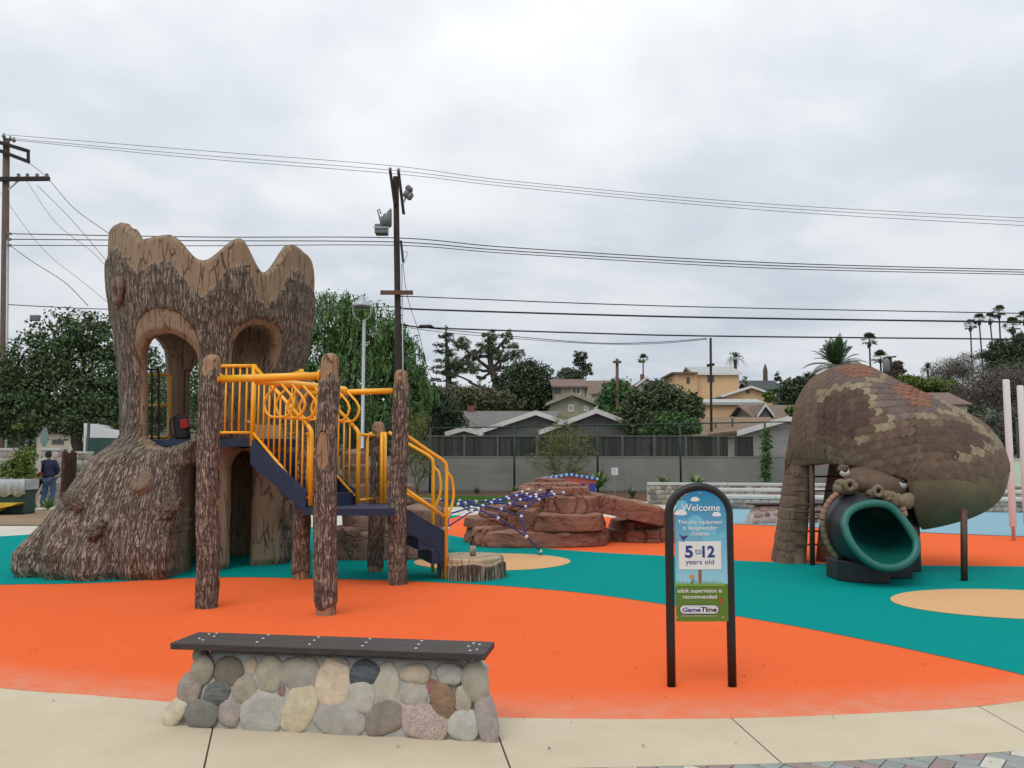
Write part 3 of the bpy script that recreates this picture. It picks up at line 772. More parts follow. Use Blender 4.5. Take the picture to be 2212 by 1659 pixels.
# ---- overhead bars with hanging rings
ladder = thing('ring_ladder', 'yellow overhead bars with hanging teardrop rings between the log posts', 'overhead ladder', (-2.5, 9.8, 0))
zb = 2.43
l1, l2, l3, l4 = [Vector((q[0], q[1], zb)) for q in LOGS[:4]]
MB().tube([l1 + Vector((0.07, 0, 0)), l2 + Vector((-0.06, 0, 0))], 0.041, 14).build('overhead_bar', M_yel, ladder, True)
MB().tube([l1 + Vector((0.085, 0, 0)), l1 + Vector((0.105, -0.005, 0))], 0.062, 14).build('bar_flange', M_yel, ladder, True)
MB().tube([l2 + Vector((-0.105, 0.0, 0)), l2 + Vector((-0.085, 0, 0))], 0.062, 14).build('bar_flange', M_yel, ladder, True)
MB().tube([l4 + Vector((0.08, -0.03, 0)), l3 + Vector((-0.08, 0.02, 0))], 0.038, 14).build('overhead_bar', M_yel, ladder, True)
k0 = P(560, 822, 9.2); k0.z = zb - 0.02; k1 = P(690, 833, 10.3); k1.z = zb; k2 = P(742, 845, 10.83); k2.z = zb
kpts = spline([k0, k0.lerp(k1, 0.6), k1, k1.lerp(k2, 0.6), k2], 6)
MB().tube(kpts, 0.041, 14).build('curved_bar', M_yel, ladder, True)
bd_ = (k2 - k0); bd_.z = 0; bd_.normalize(); sd_ = Vector((bd_.y, -bd_.x, 0))
ap = [(603, 9.32), (628, 9.52), (653, 9.72), (678, 9.93), (703, 10.14), (726, 10.36), (748, 10.58)]
for px, dd in ap:
    c = P(px, 835, dd + 0.2); c.z = zb - 0.02
    w_, h_ = 0.19, 0.375
    prof = [(0.012, 0.0), (0.075, -0.06), (0.15, -0.135), (w_, -0.21), (w_ * 0.97, -0.27), (0.15, -0.335), (0.09, -h_), (0.0, -h_ - 0.004)]
    pr = prof + [(-a, b_) for a, b_ in prof[::-1][1:]]
    MB().tube(spline([c + sd_ * a + Vector((0, 0, b_)) for a, b_ in pr], 4), 0.0155, 8).build('ring', M_yel, ladder, True)

# ---- guards of the landing between stair posts and logs
for a_, lg in ((Vector((nb_.x + rd.x * 0.055, nb_.y + rd.y * 0.055, LZ)), LOGS[3]), (Vector((fb_.x + rd.x * 0.055, fb_.y + rd.y * 0.055, LZ)), LOGS[4])):
    railing('landing_railing', [a_, Vector((lg[0], lg[1], LZ)).lerp(a_, 0.22)], 0.06, 0.93, 1, 0.022, 0.022)

# ---- lower flight down to the stump
low = thing('lower_steps', 'short navy steps with curved yellow handrails going down to the stump', 'stairs', (-1.1, 11.2, 0))
n0, n1 = Vector((-1.36, 10.93, 0)), Vector((-0.855, 11.27, 0)); f0, f1 = Vector((-1.72, 11.96, 0)), Vector((-1.09, 11.93, 0))
def hand(a, zt0, zt1, b_, zl0, zl1):
    d = (b_ - a).normalized()
    A = Vector((a.x, a.y, zt0)); B = Vector((b_.x, b_.y, zt1))
    pts = spline([A, A.lerp(B, 0.5), A.lerp(B, 0.93), Vector((b_.x, b_.y, zt1 - 0.09)), Vector((b_.x, b_.y, zt1 - 0.3))], 5) + [Vector((b_.x, b_.y, 0))]
    MB().tube(pts, 0.024, 10).build('handrail', M_yel, low, True)
    MB().tube([Vector((a.x, a.y, zl0)), Vector((b_.x, b_.y, zl1))], 0.021, 10).build('lower_rail', M_yel, low, True)
    bow = [Vector((b_.x, b_.y, zt1 - 0.10)), Vector((b_.x, b_.y, 0)) + d * 0.085 + Vector((0, 0, (zt1 + zl1) / 2 + 0.13)), Vector((b_.x, b_.y, 0)) + d * 0.10 + Vector((0, 0, (zt1 + zl1) / 2 - 0.12)), Vector((b_.x, b_.y, zl1 - 0.04))]
    MB().tube(spline(bow, 6), 0.019, 8).build('hand_bow', M_yel, low, True)
    return
hand(n0, 1.87, 1.50, n1, 1.19, 0.80)
hand(f0, 1.93, 1.56, f1, 1.24, 0.87)
vpost(Vector((-1.765, 11.93, 0)), LZ, 1.93, 0.028, 'rail_post', low); vpost(Vector((-1.80, 11.87, 0)), LZ, 1.92, 0.024, 'rail_post', low)
MB().tube([Vector((n0.x, n0.y, LZ)), Vector((n0.x, n0.y, 1.87))], 0.024, 8).build('rail_post', M_yel, low, True)
dn = (n1 - n0)
for base, vec in ((n0, n1), (f0, f1)):
    s0 = Vector((base.x, base.y, 0)); s1 = Vector((vec.x, vec.y, 0)); d = (s1 - s0).normalized(); s1 = s1 + d * 0.02
    off = Vector((d.y, -d.x, 0)) * (0.0 if base is n0 else 0.0)
    MB().prism([s0 + off + Vector((0, 0, LZ)), s0 + off + Vector((0, 0, LZ - 0.28)), s1.lerp(s0, 0.2) + off + Vector((0, 0, 0.36)), s1.lerp(s0, 0.18) + off + Vector((0, 0, 0.18)), s1 + off + Vector((0, 0, 0.14)), s1 + off + Vector((0, 0, 0.60))], Vector((-d.y, d.x, 0)) * 0.03).build('stringer', M_navy, low)
for i in range(3):
    t0, t1 = i / 3, (i + 1) / 3; z = LZ - (i + 1) * 0.19
    q = [n0.lerp(n1, t0), n0.lerp(n1, t1), f0.lerp(f1, t1), f0.lerp(f1, t0)]
    MB().prism([(p.x * 0.97 + 0.03 * -1.2, p.y * 0.97 + 0.03 * 11.3, z - 0.17) for p in q], (0, 0, 0.17)).build('tread', M_navy, low)
M_bolt = mat('bright_bolt', (0.6, 0.6, 0.6), None, 10, 0.3, metal=1.0)
for z in (0.30, 0.47): MB().lathe((n1.x, n1.y - 0.024, z), [(0.012, 0), (0.01, 0.008)], 8, (0, -1, 0)).build('bolt', M_bolt, low)

# ---- stump step with a bottle on it
sc_ = Vector((-0.54, 11.56, 0))
st = thing('tree_stump_step', 'round carved stump step with pale sawn top below the handrails', 'stump', sc_)
n, m = 90, 22
a = np.linspace(0, 2 * np.pi, n, endpoint=False); zz = np.linspace(0, 0.285, m); A, Zl = np.meshgrid(a, zz)
wds = sm(0.19, 0.215, Zl + 0.02 * np.sin(5 * A) + 0.03 * (fbm(A * 3, Zl, 0, 2, 8) - 0.5))
rad = 0.425 + 0.02 * np.sin(3 * A) + (1 - wds) * (0.03 + 0.03 * (fbm(A * 11, Zl * 2.5, 0, 2, 6) - 0.5)) - 0.03 * sm(0.255, 0.285, Zl) ** 2
V = np.stack([rad * np.cos(A), rad * np.sin(A), Zl], -1).reshape(-1, 3).tolist() + [(0, 0, 0.292)]
F = [(j*n+i, j*n+(i+1) % n, (j+1)*n+(i+1) % n, (j+1)*n+i) for j in range(m-1) for i in range(n)] + [((m-1)*n+i, (m-1)*n+(i+1) % n, n*m) for i in range(n)]
M_stump = bark_mat('stump_bark', (0.40, 0.33, 0.24), (0.27, 0.205, 0.14), (0.06, 0.04, 0.03), (0.50, 0.40, 0.27), (0.40, 0.30, 0.19), 16, 2.0)
me = mesh('stump', V, F, M_stump, True)
uv_attr(me, np.concatenate([np.stack([A * 0.45, Zl + (0.4 - 0) * 0], -1).reshape(-1, 2), [[0, 0.5]]]), np.concatenate([wds.ravel(), [1]]))
link('stump', me, st)
bt = thing('glass_bottle', 'small dark bottle with pale label standing on the stump', 'bottle', (-0.515, 11.44, 0.29))
M_glass = mat('amber_glass', (0.035, 0.015, 0.01), None, 5, 0.12)
M_label = mat('paper_label', (0.45, 0.40, 0.30), (0.12, 0.10, 0.09), 40, 0.7)
MB().lathe((-0.515, 11.44, 0.287), [(0.036, 0), (0.039, 0.01), (0.039, 0.15), (0.033, 0.18), (0.017, 0.215), (0.016, 0.25), (0.019, 0.252), (0.019, 0.27)], 16).build('bottle_body', M_glass, bt, True)
MB().lathe((-0.515, 11.44, 0.305), [(0.0398, 0), (0.0398, 0.125)], 16).build('bottle_label', M_label, bt, True)

# clamps where rails meet the short log, and tee collars on the overhead bars
for x_, y_ in ((-1.965, 12.03), (-1.80, 12.0)):
    MB().lathe((x_, y_, 1.86), [(0.03, 0), (0.045, 0.01), (0.045, 0.06), (0.03, 0.075)], 12).build('rail_clamp', M_yel, low, True)
for p_, d_ in ((kpts[0], kpts[1] - kpts[0]), (kpts[-1], kpts[-1] - kpts[-2])):
    MB().lathe(p_ - d_.normalized() * 0.03, [(0.047, 0), (0.05, 0.01), (0.05, 0.05), (0.047, 0.06)], 14, d_).build('tee_collar', M_yel, ladder, True)
for l_ in LOGS[:4]:
    pass
# ================================================================== COBBLE BENCHES
def stone_mat(name, c, speck=0.0, streak=0.0, pit=0.5):
    b = NTB(name); v = b.pos(); ob = b.n('ObjectInfo').outputs['Random']
    n = b.noise(v, 14, 7, 0.65)
    col = b.mix(b.rng(n, 0.3, 0.7), tuple(x * 0.72 for x in c), tuple(min(0.9, x * 1.12) for x in c))
    if speck:
        sp = b.rng(b.noise(v, 150, 3, 0.8), 0.45, 0.62, 0, speck)
        col = b.mix(sp, col, tuple(x * 0.35 for x in c))
        col = b.mix(b.rng(b.noise(v, 110, 2), 0.56, 0.66, 0, speck * 0.7), col, (0.55, 0.48, 0.40))
    if streak:
        col = b.mix(b.rng(b.noise(b.pos((3, 3, 14)), 3, 5, 0.6, 1.2), 0.45, 0.62, 0, streak), col, tuple(x * 0.4 for x in c))
    b.bump(b.noise(v, 60, 6, 0.7), pit, 0.012)
    return b.done(col, 0.82, 0, 0.3)
SM = {}
def stone(rgb, speck=0.0, streak=0.0):
    k = (rgb, speck, streak)
    if k not in SM: c_ = lin(*rgb, 1.0); m_ = sum(c_) / 3; SM[k] = stone_mat('river_stone', tuple((m_ + (x - m_) * 0.66) * 1.06 for x in c_), speck, streak)
    return SM[k]
M_mortar = mat('grey_mortar', (0.44, 0.43, 0.40), (0.33, 0.325, 0.30), 7, 0.92, 0.7, 55, dist=0.012)
M_plank = NTB('charcoal_plank')
v = M_plank.pos((4, 60, 60)); vv = M_plank.pos()
c = M_plank.mix(M_plank.rng(M_plank.noise(v, 1, 5), 0.3, 0.7), (0.036, 0.026, 0.024), (0.066, 0.050, 0.046))
c = M_plank.mix(M_plank.rng(M_plank.noise(vv, 9, 6, 0.7), 0.6, 0.75, 0, 0.5), c, (0.085, 0.075, 0.072))
M_plank.bump(M_plank.noise(v, 1, 4), 0.25, 0.004); M_plank = M_plank.done(c, 0.62, 0, 0.4)
M_white = mat('white_cap', (0.8, 0.8, 0.78), None, 20, 0.5)
pebbles = []
for k in range(6):
    bm = bmesh.new(); bmesh.ops.create_icosphere(bm, subdivisions=3, radius=1)
    co = np.array([v_.co[:] for v_ in bm.verts])
    co = np.sign(co) * np.abs(co) ** 0.86
    f = 1 + 0.22 * (fbm(co[:, 0]*1.3 + 20, co[:, 1]*1.3 + 20, co[:, 2]*1.3 + 20, 2, k) - 0.5) * 2 + 0.05 * (fbm(co[:, 0]*5 + 20, co[:, 1]*5 + 20, co[:, 2]*5 + 20, 2, k + 9) - 0.5)
    pebbles.append(((co * f[:, None]), [tuple(v_.index for v_ in fc.verts) for fc in bm.faces])); bm.free()
_pm = {}
def pebble(i, m):
    k = (i % 6, m.name)
    if k not in _pm: _pm[k] = mesh('stone', pebbles[i % 6][0], pebbles[i % 6][1], m, True)
    return _pm[k]

BC = Vector((-1.07, 5.345, 0)); BA = -math.radians(8.6)
bx = Vector((math.cos(BA), math.sin(BA), 0)); by = Vector((-math.sin(BA), math.cos(BA), 0))
def bench_body(root, c, bx, by, seat_label=None):
    """mortar core with arched ends, plank seat"""
    n = 40; V = []; F = []
    zs = np.array([0, 0.05, 0.15, 0.25, 0.34, 0.39, 0.415]); hl = np.array([0.985, 0.975, 0.945, 0.90, 0.84, 0.80, 0.775]); hw = np.array([0.235, 0.23, 0.215, 0.195, 0.17, 0.155, 0.145])
    xs_ = np.linspace(-1, 1, 22)
    m = 0
    for z, l, w_ in zip(zs, hl, hw):
        ring_ = []
        for t in np.linspace(0, 2 * math.pi, 60, endpoint=False):
            ct, st_ = math.cos(t), math.sin(t)
            ex = 5.0
            d = (abs(ct) ** ex + abs(st_) ** ex) ** (-1 / ex)
            r = 1 + 0.02 * (float(vn(t * 4, z * 12, 0, 3)) - 0.5)
            ring_.append(c + bx * (ct * d * l * r) + by * (st_ * d * w_ * r) + Vector((0, 0, z)))
        V += ring_; m += 1
    for j in range(m - 1):
        for i in range(60): F.append((j*60+i, j*60+(i+1) % 60, (j+1)*60+(i+1) % 60, (j+1)*60+i))
    F.append(tuple((m-1)*60 + i for i in range(60)))
    base = obj('mortar_base', V, F, M_mortar, root, True)
    bevel(MB().obox(c + Vector((0, 0, 0.425)), bx * 0.74, by * 0.10, Vector((0, 0, 0.02))).build('seat_bearer', M_plank, root), 0.004)
    seat = []
    for k in range(2):
        cc = c + by * (-0.148 + 0.166 * k) + Vector((0, 0, 0.462))
        seat.append(bevel(MB().obox(cc, bx * 0.96, by * 0.0815, Vector((0, 0, 0.019))).build('seat_plank', M_plank, root), 0.004))
    return base, seat
bench = thing('stone_bench', 'cobblestone bench with dark plank seat on the pale concrete walk in front', 'bench', BC)
base, seats = bench_body(bench, BC, bx, by)
cr = cropper(400, 1700, 2.0109)
fp = BC - by * 0.235; fn = (by * -0.42 + Vector((0, 0, 0.09))).normalized()      # battered front face
ST_ = [(328,325,62,66,0,(165,150,125),.3,0),(475,325,75,65,0,(122,107,90),.1,0),(600,305,32,42,0,(185,160,130),0,0),(705,350,66,83,0,(178,163,135),.3,0),(868,345,96,76,0,(168,158,138),.1,0),
 (1057,390,84,108,0,(218,188,148),0,.2),(1235,340,80,58,0,(92,98,104),0,.7),(1358,395,63,98,0,(185,175,150),.1,0),(1520,345,80,45,0,(192,172,138),.1,0),(1705,350,65,48,0,(172,166,150),.1,0),(1850,390,60,92,-14,(165,155,130),.1,0),
 (255,425,58,70,0,(165,145,125),.5,0),(412,452,72,50,-15,(112,112,110),0,.7),(565,425,64,63,0,(172,155,130),.4,0),(775,437,27,34,0,(150,108,104),0,0),(1215,478,68,74,0,(182,174,156),.1,0),(1507,462,68,54,0,(178,165,145),.1,0),
 (1605,415,22,33,10,(168,84,80),0,0),(1670,497,66,86,-18,(152,110,74),0,.3),(1780,485,40,62,-5,(180,164,137),.1,0),(180,555,50,80,35,(205,188,150),0,.1),(320,570,88,63,0,(124,118,110),.1,0),(482,560,54,62,0,(168,150,138),.6,0),
 (662,550,108,98,0,(180,174,160),.4,0),(875,530,86,116,12,(206,186,140),.1,0),(1090,585,134,78,8,(172,163,150),.15,0),(1345,585,108,76,-30,(142,126,106),.1,0),(1560,615,126,82,14,(198,166,150),.9,0),(1785,632,74,68,0,(188,182,166),.2,0),(1912,590,52,115,-14,(168,150,142),.3,0),
 (1120,300,26,30,0,(160,150,135),0,0),(955,455,20,30,0,(170,160,140),0,0)]
qm = Matrix((bx, fn.cross(bx) * 1.0, fn)).transposed()      # local x along bench, z out of the face
upv = fn.cross(bx)
for i, (cx, cy, rx, ry, rot, rgb, sp, sk) in enumerate(ST_):
    px, py = cr(cx, cy); p = on_plane(px, py, fp, fn)
    k = p.y / FPX / 1.28571 / 2.0109
    rxm, rym = rx * k * 1.14, ry * k * 1.20
    m3 = Matrix((bx, upv, fn)).transposed() @ Matrix.Rotation(math.radians(-rot), 3, 'Z')
    o = link('stone', pebble(i, stone(rgb, sp, sk)), bench, p + fn * 0.004, None, (rxm, rym, min(0.026, 0.36 * min(rxm, rym))))
    o.rotation_euler = m3.to_euler()
# stones on the ends and back
random.seed(3)
cols = [(165,150,125),(178,163,135),(150,130,110),(185,175,150),(140,125,105),(168,150,142)]
for k in range(16):
    end = k < 8
    if end:
        s = 1 if k % 2 else -1; z = 0.07 + 0.105 * (k // 2); p = BC + bx * s * (0.965 - 0.28 * z) + by * random.uniform(-0.10, 0.12) + Vector((0, 0, z)); n_ = bx * s
    else:
        p = BC + by * 0.22 + bx * (-0.85 + (k - 8) * 0.24) + Vector((0, 0, 0.10 + 0.18 * (k % 2))); n_ = by
    o = link('stone', pebble(k, stone(cols[k % 6], 0.2, 0)), bench, p - n_ * 0.03, None, (0.075, 0.065, 0.032))
    o.rotation_euler = n_.to_track_quat('Z', 'Y').to_euler()
# screw plugs
cap_me = mesh('screw_plug', *(lambda b: (b.v, b.f))(MB().lathe((0, 0, 0), [(0.0085, 0), (0.0085, 0.002)], 10)), M_white)
for cx, cy in ((363,123),(405,119),(392,136),(309,148),(329,156),(694,128),(665,147),(631,167),(974,140),(951,158),(924,180),(1262,150),(1241,169),(1220,189),(1551,161),(1534,180),(1519,202),(1841,174),(1874,181),(1813,191),(1821,215),(1859,209)):
    px, py = cr(cx, cy); p = G(px, py, 0.4815); link('screw_plug', cap_me, bench, p)

# pinkish bench by the splash pad
B2 = G(1706, 1131); b2x = Vector((0.985, 0.17, 0)).normalized(); b2y = Vector((-b2x.y, b2x.x, 0))
bench2 = thing('stone_bench', 'rosy cobblestone bench beside the pale blue splash pad behind the snake', 'bench', B2)
bench_body(bench2, B2 + b2y * 0.2, b2x, b2y)
random.seed(9)
pk = [(165,135,118),(140,90,78),(180,152,135),(130,105,92),(172,142,122),(145,75,66)]
for r_ in range(3):
    for k in range(9):
        z = 0.08 + r_ * 0.13; x = -0.85 + k * 0.21 + random.uniform(-0.03, 0.03) + 0.09 * (r_ % 2)
        if abs(x) > 0.95 - 0.3 * z: continue
        p = B2 + b2y * (0.2 - 0.235 + 0.2 * z) + b2x * x + Vector((0, 0, z))
        o = link('stone', pebble(k + r_, stone(random.choice(pk), 0.2, 0)), bench2, p, None, (random.uniform(0.075, 0.115), random.uniform(0.06, 0.075), 0.022))
        o.rotation_euler = (-b2y).to_track_quat('Z', 'Y').to_euler()

# ================================================================== WELCOME SIGN
SD = 5.96; SCX = 1511.0
scr = cropper(1800, 1300, 2.5533)
kpx = SD / FPX
sg0 = G(1511, 1482.5); SD = sg0.y
sign = thing('welcome_sign', 'arched black frame welcome sign with blue and green panel in the orange rubber', 'sign', sg0)
M_blk = mat('black_powder_coat', (0.012, 0.012, 0.014), (0.009, 0.009, 0.010), 8, 0.42, 0.1, 200, dist=0.001)
def SP(cx, cy, dy=0.0):
    px, py = scr(cx, cy); return P(px, py, SD - dy)
def flat_mat(name, c, rough=0.45): return mat(name, c, tuple(x * 0.93 for x in c), 9, rough)
rt = 0.0305
xl, xr = SP(151, 600).x, SP(577, 600).x
xm = (xl + xr) / 2; zr = SP(0, 330).z; rad_ = (xr - xl) / 2; ztop = SP(365, 132).z
pts = [(xl, SD, 0)] + [(xl, SD, z) for z in np.linspace(0.3, zr, 6)]
pts += [(xm - rad_ * math.cos(t), SD, zr + (ztop - zr) * math.sin(t)) for t in np.linspace(0.06, math.pi - 0.06, 30)]
pts += [(xr, SD, z) for z in np.linspace(zr, 0.3, 6)] + [(xr, SD, 0)]
MB().tube(pts, rt, 14).build('frame', M_blk, sign, True)
# panel with arched top: sky blue (deeper at top), hill green
def arch_poly(dy, z0, inset=0.0):
    a_, b_ = SP(184, 0, dy).x + inset, SP(548, 0, dy).x - inset; m_ = (a_ + b_) / 2; zs = SP(0, 335, dy).z; zt = SP(0, 160, dy).z - inset
    q = [(a_, SD - dy, z0), (b_, SD - dy, z0), (b_, SD - dy, zs)]
    q += [(m_ + (b_ - a_) / 2 * math.cos(t), SD - dy, zs + (zt - zs) * math.sin(t)) for t in np.linspace(0.05, math.pi - 0.05, 24)]
    return q + [(a_, SD - dy, zs)]
bP = NTB('panel_sky_print'); vz_ = bP.n('SeparateXYZ'); bP.L.new(bP.n('NewGeometry').outputs['Position'], vz_.inputs[0])
tz = bP.rng(vz_.outputs['Z'], SP(0, 830).z, SP(0, 160).z)
M_psky = bP.done(bP.mix(tz, (0.30, 0.60, 0.72), (0.005, 0.21, 0.42)), 0.4)
zb0, zb1 = SP(0, 1088, 0.022).z, SP(0, 822, 0.022).z
MB().prism(arch_poly(0.022, zb1), (0, 0.012, 0)).build('panel', M_psky, sign)
M_pgrn = flat_mat('panel_green_print', (0.105, 0.20, 0.018))
a_, b_ = SP(184, 0, 0.022).x, SP(548, 0, 0.022).x
MB().prism([(a_, SD - 0.022, zb0), (b_, SD - 0.022, zb0), (b_, SD - 0.022, zb1), (a_, SD - 0.022, zb1)], (0, 0.012, 0)).build('panel', M_pgrn, sign)
def flat(name, pts, m, dy): return MB().prism([SP(x, y, dy) for x, y in pts], (0, 0.0006, 0)).build(name, m, sign)
def disc(cx, cy, rx, ry=None, n=20): ry = ry or rx; return [(cx + rx * math.cos(t), cy + ry * math.sin(t)) for t in np.linspace(0, 2 * math.pi, n, endpoint=False)]
M_wht = flat_mat('white_print', (0.80, 0.80, 0.80)); M_nav = flat_mat('navy_print', (0.02, 0.045, 0.22)); M_pale = flat_mat('pale_blue_print', (0.16, 0.50, 0.66))
flat('pale_cloud', [(x, y) for x, y in disc(335, 395, 62) if True], M_pale, 0.0232)
flat('pale_cloud', disc(430, 470, 55, 52), M_pale, 0.0231); flat('pale_cloud', [(460, 480), (546, 455), (546, 560), (430, 545)], M_pale, 0.0233); flat('pale_cloud', disc(240, 270, 42), M_pale, 0.0234)
def cloud(cx, cy, w_):
    pts = []
    for t in np.linspace(math.pi, 0, 26):
        r = w_ / 2 * (1 + 0.10 * abs(math.sin(t * 3.5))); pts.append((cx + r * math.cos(t), cy + 10 - r * 0.78 * math.sin(t)))
    pts += [(cx + w_ * 0.4, cy + 15), (cx + w_ * 0.15, cy + 18), (cx - w_ * 0.2, cy + 17), (cx - w_ * 0.42, cy + 14)]
    flat('white_cloud', pts, M_wht, 0.0242)
cloud(333, 219, 60); cloud(486, 326, 62); cloud(231, 318, 84)
# board on a stake
M_stake = flat_mat('stake_print', (0.26, 0.115, 0.055)); M_board = flat_mat('board_print', (0.76, 0.76, 0.74))
flat('stake', [(357, 700), (380, 700), (380, 828), (357, 828)], M_stake, 0.0236)
flat('board', [(216, 521), (517, 518), (519, 718), (218, 719)], M_board, 0.0246)
# grass fringe
rs = random.Random(2); pts = [(188, 836)]
x = 188
while x < 546:
    h = rs.uniform(8, 34); pts += [(x + 2, 822), (x + 4.2 + rs.uniform(-2, 2), 822 - h), (x + 6, 823)]; x += 6.6
pts += [(546, 836)]
flat('grass_fringe', pts, flat_mat('fringe_print', (0.20, 0.36, 0.06)), 0.0240)
# flower
flat('flower_stem', [(311, 790), (315, 790), (318, 826), (314, 826)], flat_mat('stem_print', (0.03, 0.10, 0.05)), 0.0243)
flat('flower_leaf', [(315, 800), (331, 788), (328, 800)], flat_mat('stem_print', (0.03, 0.10, 0.05)), 0.0244); flat('flower_leaf', [(314, 812), (300, 806), (303, 815)], flat_mat('stem_print', (0.03, 0.10, 0.05)), 0.0244)
flat('flower_head', [(313 + (17 + 3 * math.cos(6 * t)) * math.cos(t), 769 + (17 + 3 * math.cos(6 * t)) * math.sin(t)) for t in np.linspace(0, 2 * math.pi, 36, endpoint=False)], flat_mat('flower_print', (0.75, 0.30, 0.04)), 0.0248)
flat('flower_head', disc(313, 770, 7), flat_mat('flower_core', (0.62, 0.20, 0.03)), 0.0254)
# bird
flat('bird', [(221, 464), (228, 470), (238, 484), (252, 485), (264, 478), (274, 478), (285, 484), (274, 489), (266, 500), (254, 508), (241, 504), (233, 490)], flat_mat('bird_print', (0.06, 0.03, 0.12)), 0.0250)
flat('bird_leg', [(246, 506), (249, 506), (242, 524), (239, 524)], M_nav, 0.0251); flat('bird_leg', [(254, 507), (257, 507), (254, 526), (251, 526)], M_nav, 0.0251)
flat('terracotta_mark', [(499, 924), (536, 920), (530, 950), (522, 955), (524, 968), (508, 968), (511, 955), (503, 946)], flat_mat('terracotta_print', (0.30, 0.09, 0.03)), 0.0243)
def text(s, x0, x1, base, m, dy=0.0262, cap=None, bold=0.0, name='lettering', shear=0.0):
    cu = bpy.data.curves.new(name, 'FONT'); cu.body = s; cu.size = 1.0; cu.offset = bold; cu.fill_mode = 'FRONT'; cu.resolution_u = 4; cu.shear = shear
    t = bpy.data.objects.new(name, cu); COL.objects.link(t)
    bpy.context.view_layer.update()
    me = bpy.data.meshes.new_from_object(t.evaluated_get(bpy.context.evaluated_depsgraph_get()))
    bpy.data.objects.remove(t)
    co = np.empty(len(me.vertices) * 3); me.vertices.foreach_get('co', co); co = co.reshape(-1, 3)
    a, b_ = SP(x0, base, dy), SP(x1, base, dy)
    sx = (b_.x - a.x) / (co[:, 0].max() - co[:, 0].min())
    sy = sx if cap is None else (SP(x0, base - cap, dy).z - a.z) / co[:, 1].max()
    w3 = np.stack([a.x + (co[:, 0] - co[:, 0].min()) * sx, np.full(len(co), SD - dy), a.z + co[:, 1] * sy], 1) - np.array(sg0)
    me.vertices.foreach_set('co', w3.ravel()); me.materials.clear(); me.materials.append(m); me.update()
    return link(name, me, sign)
text('Welcome', 236, 511, 303, M_wht, cap=47, bold=0.012)
text('This play equipment', 210, 527, 395, M_wht, cap=27, bold=0.01)
text('is designed for', 248, 490, 437, M_wht, cap=28, bold=0.01)
text('children', 303, 433, 478, M_wht, cap=28, bold=0.01)
text('5', 262, 319, 632, M_nav, cap=82, bold=0.035); text('to', 333, 379, 611, M_nav, cap=38, bold=0.0); text('12', 385, 474, 630, M_nav, cap=80, bold=0.035)
text('years old', 266, 468, 682, M_nav, cap=35, bold=0.004)
text('adult supervision is', 208, 524, 882, M_wht, cap=27, bold=0.01)
text('recommended', 247, 487, 925, M_wht, cap=27, bold=0.01)
def pill(x0, x1, y0, y1):
    r = (y1 - y0) / 2; cy = (y0 + y1) / 2
    return [(x1 - r + r * math.cos(t), cy + r * math.sin(t)) for t in np.linspace(-math.pi / 2, math.pi / 2, 14)] + [(x0 + r + r * math.cos(t), cy + r * math.sin(t)) for t in np.linspace(math.pi / 2, 3 * math.pi / 2, 14)]
flat('logo_badge', pill(222, 505, 968, 1038), M_blk, 0.0244); flat('logo_badge', pill(227, 500, 973, 1033), M_wht, 0.0252); flat('logo_badge', pill(232, 495, 977, 1029), M_nav, 0.0257); flat('logo_badge', pill(235, 492, 980, 1026), M_wht, 0.0262)
text('Game', 244, 374, 1018, M_nav, 0.0270, cap=30, bold=0.04, shear=0.1); text('Time', 376, 486, 1018, M_blk, 0.0270, cap=32, bold=0.04, shear=0.1)
text('A PLAYCORE COMPANY', 288, 484, 990, M_blk, 0.0270, cap=5, bold=0.0)
text('ENRICHING CHILDHOOD THROUGH PLAY', 242, 486, 1052, M_wht, 0.0262, cap=7)
M_steel = mat('zinc_screw', (0.65, 0.65, 0.62), (0.4, 0.4, 0.38), 30, 0.35, metal=0.9)
for cx, cy in ((371, 180), (203, 497), (533, 497), (203, 1063), (531, 1060)):
    p = SP(cx, cy, 0.022); MB().lathe(p, [(0.0075, 0), (0.0065, 0.004), (0.003, 0.006)], 12, (0, -1, 0)).build('screw', M_steel, sign, True)
# ================================================================== SNAKE SLIDE
# outline of the hump read from the front: px -> (top y, bottom y) and depth
SNX = np.array([1700, 1708, 1716, 1728, 1748, 1768, 1800, 1820, 1840, 1860, 1880, 1905, 1950, 1978, 1990, 2010, 2050, 2090, 2120, 2145, 2165, 2177, 2183])
STP = np.array([1003, 960, 920, 864, 830, 812, 796, 790, 786.5, 786.5, 790, 801, 824, 836, 842, 851, 869, 889, 905, 926, 952, 978, 1010])
SBT = np.array([1010, 1010, 1010, 1008, 1006, 1003, 1001, 1002, 1003, 1005, 1008, 1013, 1024, 1034, 1144, 1141, 1132, 1121, 1108, 1093, 1072, 1050, 1014])
SVB = np.interp(SNX, [1700, 1716, 1760, 1850, 1950, 1990], [1012, 1022, 1045, 1085, 1125, 1144])
SVB = np.where(SNX > 1989, SBT, SVB)
def sdep(px): return np.interp(px, [1700, 1735, 1800, 1990, 2183], [13.5, 13.4, 13.1, 12.3, 11.9])
SHW = lambda px: np.interp(px, [1700, 1708, 1716, 1735, 1760, 1800, 1860, 1990, 2080, 2140, 2170, 2183], [0.10, 0.24, 0.34, 0.50, 0.66, 0.84, 0.98, 1.0, 0.86, 0.62, 0.36, 0.05])
NS, NA = 150, 96
pxs = np.concatenate([np.linspace(1700, 1766, 40), np.linspace(1770, 1976, 50), np.linspace(1978, 1992, 14), np.linspace(1996, 2183, 46)])
NS = len(pxs)
def px_z(px, py, d): 
    v_ = (829.5 - py) / FPX; return CAM_H + (ST + v_ * CT) * d / (CT - v_ * ST)
def px_x(px, py, d):
    v_ = (829.5 - py) / FPX; return (px - 1106.0) / FPX * d / (CT - v_ * ST)
def smooth_interp(x, xp, fp_): 
    y = np.interp(x, xp, fp_); return y
